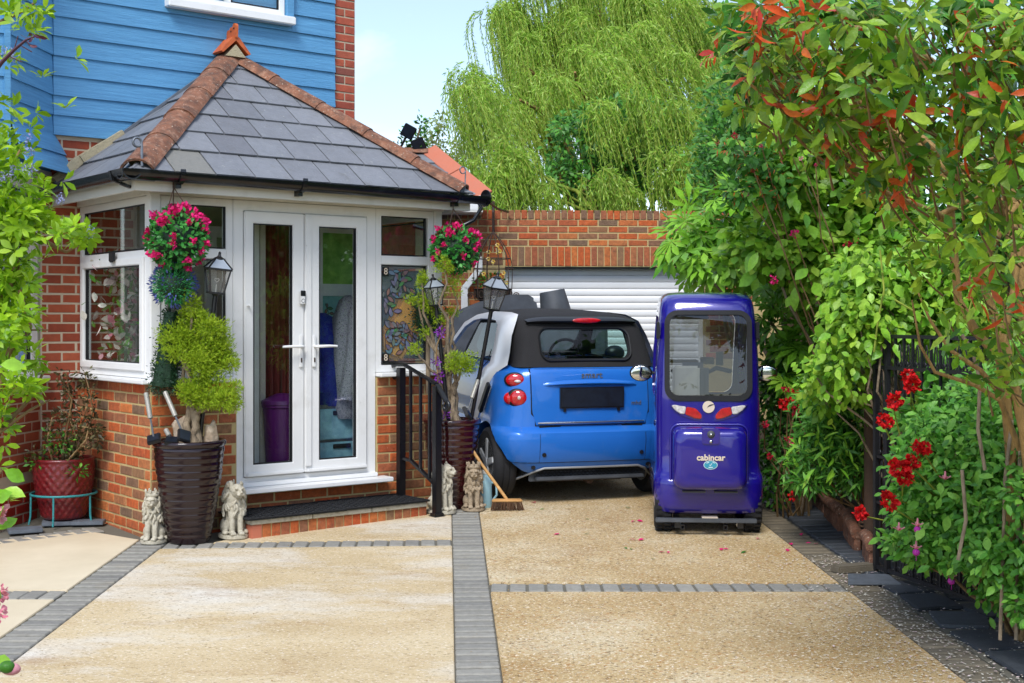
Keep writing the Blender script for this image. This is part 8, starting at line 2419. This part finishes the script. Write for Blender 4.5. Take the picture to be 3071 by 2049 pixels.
def cscroll(cx, cz, w, h, flip=1):
    pts = []
    for t_ in np.linspace(0, 1, 26):
        if t_ < 0.35:
            a = (0.35 - t_) / 0.35
            ang = -PI / 2 + a * 4.6
            r = 0.018 * (1 - a * 0.55)
            pts.append((cx + flip * (w * 0.5 - 0.018 + r * math.cos(ang) * -1), 0, cz + 0.02 + r * math.sin(ang) + 0.0))
        else:
            b = (t_ - 0.35) / 0.65
            pts.append((cx + flip * (w * 0.5 - 0.018 - 0.0) * (1 - b) ** 0.6, 0, cz + 0.003 + h * b))
    return pts
for k in range(9):
    x = 0.267 + k * 0.094
    for z0 in (0.03, GH - 0.18):
        part('scroll', MB().tube(cscroll(x, z0, 0.08, 0.13), 0.0045, 5).tube(cscroll(x, z0, 0.08, 0.13, -1), 0.0045, 5), M_['iron'], ga_, smooth=60)
for z0, z1 in ((0.18, 0.42), (0.43, 0.70), (0.71, 0.95), (0.96, 1.25), (1.27, 1.44)):
    part('scroll', MB().tube(cscroll(0.065, z0, 0.09, z1 - z0 - 0.02), 0.0045, 5).tube(cscroll(0.065, z0, 0.09, z1 - z0 - 0.02, -1), 0.0045, 5), M_['iron'], ga_, smooth=60)

# --- shrub at the left edge, close to the camera
ce = thing('ceanothus', 'yellow green shrub with lilac flower tufts at the left edge close to the camera', 'shrub', (-1.55, 2.9, gz(2.9)))
E0 = V(ce.location)
twl = [([(-60, 520), (-20, 330), (10, 290), (24, 240), (30, 200)], 0.012), ([(-40, 420), (0, 232), (30, 232), (52, 245), (66, 252), (84, 242)], 0.008), ([(-60, 560), (-10, 420), (10, 350), (30, 330), (28, 290)], 0.010), ([(-60, 600), (-20, 450), (10, 420), (34, 395), (44, 370)], 0.008), ([(-50, 300), (-10, 200), (10, 170), (20, 150)], 0.006), ([(-60, 620), (-20, 500), (2, 470)], 0.008), ([(-70, 100), (-20, 50), (0, 22), (24, 10), (36, 2)], 0.007), ([(20, 290), (30, 330), (48, 330)], 0.005), ([(-60, 640), (-10, 440), (30, 410), (50, 400)], 0.006)]
cl_pts = []
for pts, r in twl:
    y = 2.85
    pp = [at(u, v, y + 0.02 * i) - E0 for i, (u, v) in enumerate(pts)]
    part('branch', MB().tube(pp, taper(r, r * 0.35, len(pp)), 7), M_['twig'], ce, smooth=60)
part('stem', MB().tube([V((0.0, 0.0, -0.05)), V((0.05, 0, 0.6)), V((0.1, 0, 1.3)), V((0.0, 0, 2.3))], [0.03, 0.028, 0.022, 0.012], 8), M_['twig'], ce, smooth=60)
BC = [blob(u - (5 if 120 < v < 225 or v > 240 else 0), v, y, ru, rv, 0.10) for u, v, y, ru, rv in ((10, 160, 2.9, 26, 18), (22, 190, 2.85, 24, 26), (24, 225, 2.85, 22, 20), (5, 210, 2.9, 26, 40), (38, 215, 2.85, 7, 9), (8, 260, 2.9, 24, 26), (32, 252, 2.8, 10, 10), (18, 285, 2.85, 24, 18), (10, 310, 2.9, 24, 16), (22, 318, 2.8, 10, 12), (12, 340, 2.85, 20, 14), (36, 358, 2.8, 5, 7), (16, 372, 2.85, 22, 12), (28, 392, 2.8, 14, 10), (8, 400, 2.85, 14, 10), (4, 425, 2.9, 8, 8), (-14, 300, 2.95, 24, 110), (72, 233, 2.8, 12, 7), (84, 232, 2.8, 7, 6), (60, 237, 2.8, 6, 5), (16, 10, 2.85, 16, 6), (34, 5, 2.85, 10, 6), (30, 28, 2.8, 8, 6), (2, 140, 2.9, 8, 8), (0, 60, 2.9, 6, 8))]
def tufts(B, n, k, size):
    C, d = blob_pts(B, n, 0.35)
    P, D, N, S = [], [], [], []
    for c, a in zip(C, d):
        ax = V(tuple(a * 0.5 + rng.normal(size=3) * 0.5 + np.array((0.1, -0.2, 0.45)))).normalized()
        q = V((0, 0, 1)).rotation_difference(ax)
        for i in range(k):
            t = 2.4 * i
            v = q @ V((math.cos(t), math.sin(t), 0.4 + 0.7 * i / k))
            P.append(tuple(c + np.array(v) * 0.004)); D.append(tuple(v)); N.append(tuple(ax * 1.0 - v * 0.5 + V((0, 0, 0.2))))
            S.append(size * rng.uniform(0.6, 1.15))
    return np.array(P), np.array(D), np.array(N), np.array(S)
P_, D_, N_, S_ = tufts(BC, 50, 6, 0.034)
M_['lf_cean_obj'] = mk('lf_cean_obj', ['#8fb82a', '#a8cc38', '#6f9e20', '#b8d84a', '#5a861c'], 0.36, rnd='obj', nscale=4, nv=0.1, transl=0.45)
leaf_objects('leaf', [leaf_tmpl(0.44, 0.12, 0.15, 4, 1.2), leaf_tmpl(0.5, 0.1, 0.2, 4, 1.2)], P_, D_, N_, S_, M_['lf_cean_obj'], ce)
P_, D_, N_, S_ = tufts([(V((-1.5 + 0.05 * k, 2.9, 0.75 + 0.3 * k)), (0.24, 0.2, 0.24)) for k in range(6)], 420, 6, 0.034)
foliage('leaf_mass', leaf_tmpl(0.46, 0.12, 0.18, 3, 1.2), P_, D_, N_, S_, M_['lf_ceanothus'], ce)
P_, D_, N_, S_ = tufts(BC, 460, 6, 0.030)
foliage('leaf_mass', leaf_tmpl(0.46, 0.12, 0.18, 3, 1.2), P_, D_, N_, S_, M_['lf_ceanothus'], ce)
for u, v in ((28, 138), (29, 152), (32, 170), (12, 172), (60, 200), (13, 55), (4, 52), (90, 232), (3, 178), (24, 168)):
    p = np.array(at(u, v, 2.78) - E0)
    k = 40
    link('flower_tuft', scatter_mesh('flower_tuft', DIAMOND, p + rdir(k) * np.array((0.011, 0.011, 0.016)) * rng.uniform(0.3, 1, (k, 1)), rdir(k), rdir(k), rng.uniform(0.004, 0.008, k)), M_['petal_lilac'], ce)
t = thing('berberis_twig', 'dark purple twig with few leaves crossing the blue boards at the left edge', 'twig', at(-8, 75, 2.6))
pp = [at(u, v, 2.6) - V(t.location) for u, v in ((-12, 80), (2, 62), (14, 50), (26, 40), (36, 36))]
part('stem', MB().tube(pp, taper(0.005, 0.0015, 5), 6), M_['bark_red'] if 'bark_red' in M_ else mk('bark_red', ['#4a2a38', '#5f3a44'], 0.7), t, smooth=60)
for a, b in (((14, 50), (18, 36)), ((20, 45), (32, 52)), ((8, 56), (22, 62)), ((26, 40), (30, 46))):
    part('side_twig', MB().tube([at(a[0], a[1], 2.6) - V(t.location), at(b[0], b[1], 2.6) - V(t.location)], 0.0012, 5), bpy.data.materials['bark_red'], t)
P_ = np.array([tuple(at(u, v, 2.6)) for u, v in ((38, 36), (41, 38), (35, 34), (29, 45), (31, 33), (20, 34), (28, 42), (40, 33))])
leaf_objects('leaf', [leaf_tmpl(0.4)], P_, rdir(8) + np.array((0.6, 0, -0.3)), rdir(8), np.full(8, 0.02), mk('lf_purple', ['#4a1a28', '#5f2434'], 0.5, rnd='obj'), t)
# pink roses low at the left edge
pk = thing('pink_rose', 'pale pink rose and bud reaching in low at the left edge', 'rose', (-1.0, 2.2, gz(2.2)))
for u, v, r in ((-3, 512, 0.028), (0, 592, 0.022), (-4, 612, 0.028)):
    bloom(pk, at(u, v, 2.15), r, M_['petal_rose'], 30)
part('bud', MB().ell(at(11, 669, 2.1) - V(pk.location), (0.016, 0.010, 0.010), 12, 8), M_['petal_rose'], pk, smooth=60)
part('bud_sepals', MB().ell(at(7, 667, 2.095) - V(pk.location), (0.013, 0.011, 0.010), 12, 8), M_['lf_mid'], pk, smooth=60)
part('stem', MB().tube([at(4, 668, 2.1) - V(pk.location), at(-20, 668, 2.1) - V(pk.location), V((-0.1, 0, 0.0))], 0.004, 6), M_['lf_mid'], pk)
part('stem', MB().tube([at(-4, 615, 2.15) - V(pk.location), at(-25, 560, 2.2) - V(pk.location), V((-0.1, 0.05, 0.0))], 0.004, 6).tube([at(-3, 512, 2.15) - V(pk.location), at(-25, 560, 2.2) - V(pk.location)], 0.004, 6), M_['lf_mid'], pk)
P_ = np.array([tuple(at(u, v, 2.15)) for u, v in ((-6, 500), (-4, 530), (0, 520), (2, 490), (0, 365), (-2, 600), (-6, 660), (4, 470))])
leaf_objects('leaf', [leaf_tmpl(0.6)], P_, rdir(8) * 0.5 + np.array((0.5, 0, 0.2)), rdir(8) * 0.3 + np.array((0, -0.8, 0.5)), np.full(8, 0.04), M_['lf_fatsia_obj'], pk)

# --- petals and crumbs on the drive
def ground_pts(n, fx, y0, y1, dz=0.012):
    y = rng.uniform(y0, y1, n)
    x = fx(y, n)
    return np.stack([x, y, SL * y + dz], 1)
n = 2600
def band(y, n): return 2.335 - 0.0496 * y + rng.normal(0.16, 0.26, n)
P_ = ground_pts(n, band, 5.2, 8.6)
petal = (np.array([(-0.5, 0, 0), (0, -0.28, 0.06), (0.5, 0, 0.02), (0, 0.28, 0.06)]), [(0, 1, 2, 3)])
o = foliage('white_petals', petal, P_, np.stack([rng.normal(size=n), rng.normal(size=n), np.zeros(n)], 1), rdir(n) * 0.15 + np.array((0, 0, 1)), rng.uniform(0.010, 0.024, n), M_['petal_white'], None)
o['label'] = 'fallen white petals scattered along the right edge of the drive'
n = 700
P_ = ground_pts(n, lambda y, n: rng.uniform(0.2, 2.0, n), 6.0, 9.6, 0.010)
o = foliage('white_petals', petal, P_, np.stack([rng.normal(size=n), rng.normal(size=n), np.zeros(n)], 1), rdir(n) * 0.15 + np.array((0, 0, 1)), rng.uniform(0.005, 0.011, n), M_['petal_white'], None)
o['label'] = 'tiny white petals and crumbs strewn over the gold slabs'
pp = [(635, 541, 'petal_pink'), (642, 541, 'petal_pink'), (636, 522, 'petal_crimson'), (538, 504, 'petal_pink'), (784, 571 - 20, 'petal_pink'), (790, 545, 'petal_pink'), (812, 545, 'petal_pink'), (723, 550, 'petal_rose'), (665, 554, 'petal_rose'), (803, 536, 'petal_pink'), (560, 536, 'petal_crimson'), (755, 540, 'petal_rose')]
P_ = np.array([tuple(on_ground(u, v) + V((0, 0, 0.013))) for u, v, _ in pp for _k in range(2)]) + np.concatenate([rng.uniform(-0.02, 0.02, (2 * len(pp), 2)), np.zeros((2 * len(pp), 1))], 1)
n = len(P_)
o = foliage('pink_petals', LEAF_WIDE, P_, np.stack([rng.normal(size=n), rng.normal(size=n), np.zeros(n)], 1), rdir(n) * 0.3 + np.array((0, 0, 1)), rng.uniform(0.03, 0.05, n), M_['petal_pink'], None)
o['label'] = 'fallen pink petals lying around the cabin scooter'
pp = [(624, 549), (630, 551), (590, 535), (625, 509), (680, 527), (545, 510), (585, 520), (747, 553), (650, 560)]
P_ = np.array([tuple(on_ground(u, v) + V((0, 0, 0.013))) for u, v in pp])
o = foliage('fallen_leaves', LEAF, P_, np.stack([rng.normal(size=9), rng.normal(size=9), np.zeros(9)], 1), rdir(9) * 0.3 + np.array((0, 0, 1)), rng.uniform(0.03, 0.07, 9), M_['lf_mid'], None)
o['label'] = 'a few fallen green leaves on the drive'
n = 260
P_ = ground_pts(n, lambda y, n: rng.uniform(-2.3, 1.9, n), 5.9, 10.5, 0.010)
o = foliage('dark_crumbs', petal, P_, np.stack([rng.normal(size=n), rng.normal(size=n) * 0.3, np.zeros(n)], 1), rdir(n) * 0.3 + np.array((0, 0, 1)), rng.uniform(0.006, 0.02, n), M_['bark'], None)
o['label'] = 'dark crumbs of bark and soil on the drive'
# --- a row of hedge and a house across the road behind the camera, mirrored in the panes and paint
rd = thing('facing_hedge', 'tall green hedge across the road behind the viewer', 'hedge', (-2.0, -16.0, gz(-16)))
B = [((x, -16 + random.uniform(-0.6, 0.6), gz(-16) + random.uniform(1.0, 2.6)), (1.5, 1.0, 1.5)) for x in np.arange(-14, 13, 1.4)]
P_, D_, N_ = leafage(B, 9000, 0.8)
foliage('leaf_mass', LEAF_LOW, P_, D_, N_, rng.uniform(0.14, 0.26, 9000), M_['lf_laurel'], rd)
for x in range(-14, 13, 3):
    part('stem', MB().tube([(x + 2, 0, -0.1), (x + 2.1, 0, 1.8)], 0.08, 6), M_['bark'], rd)
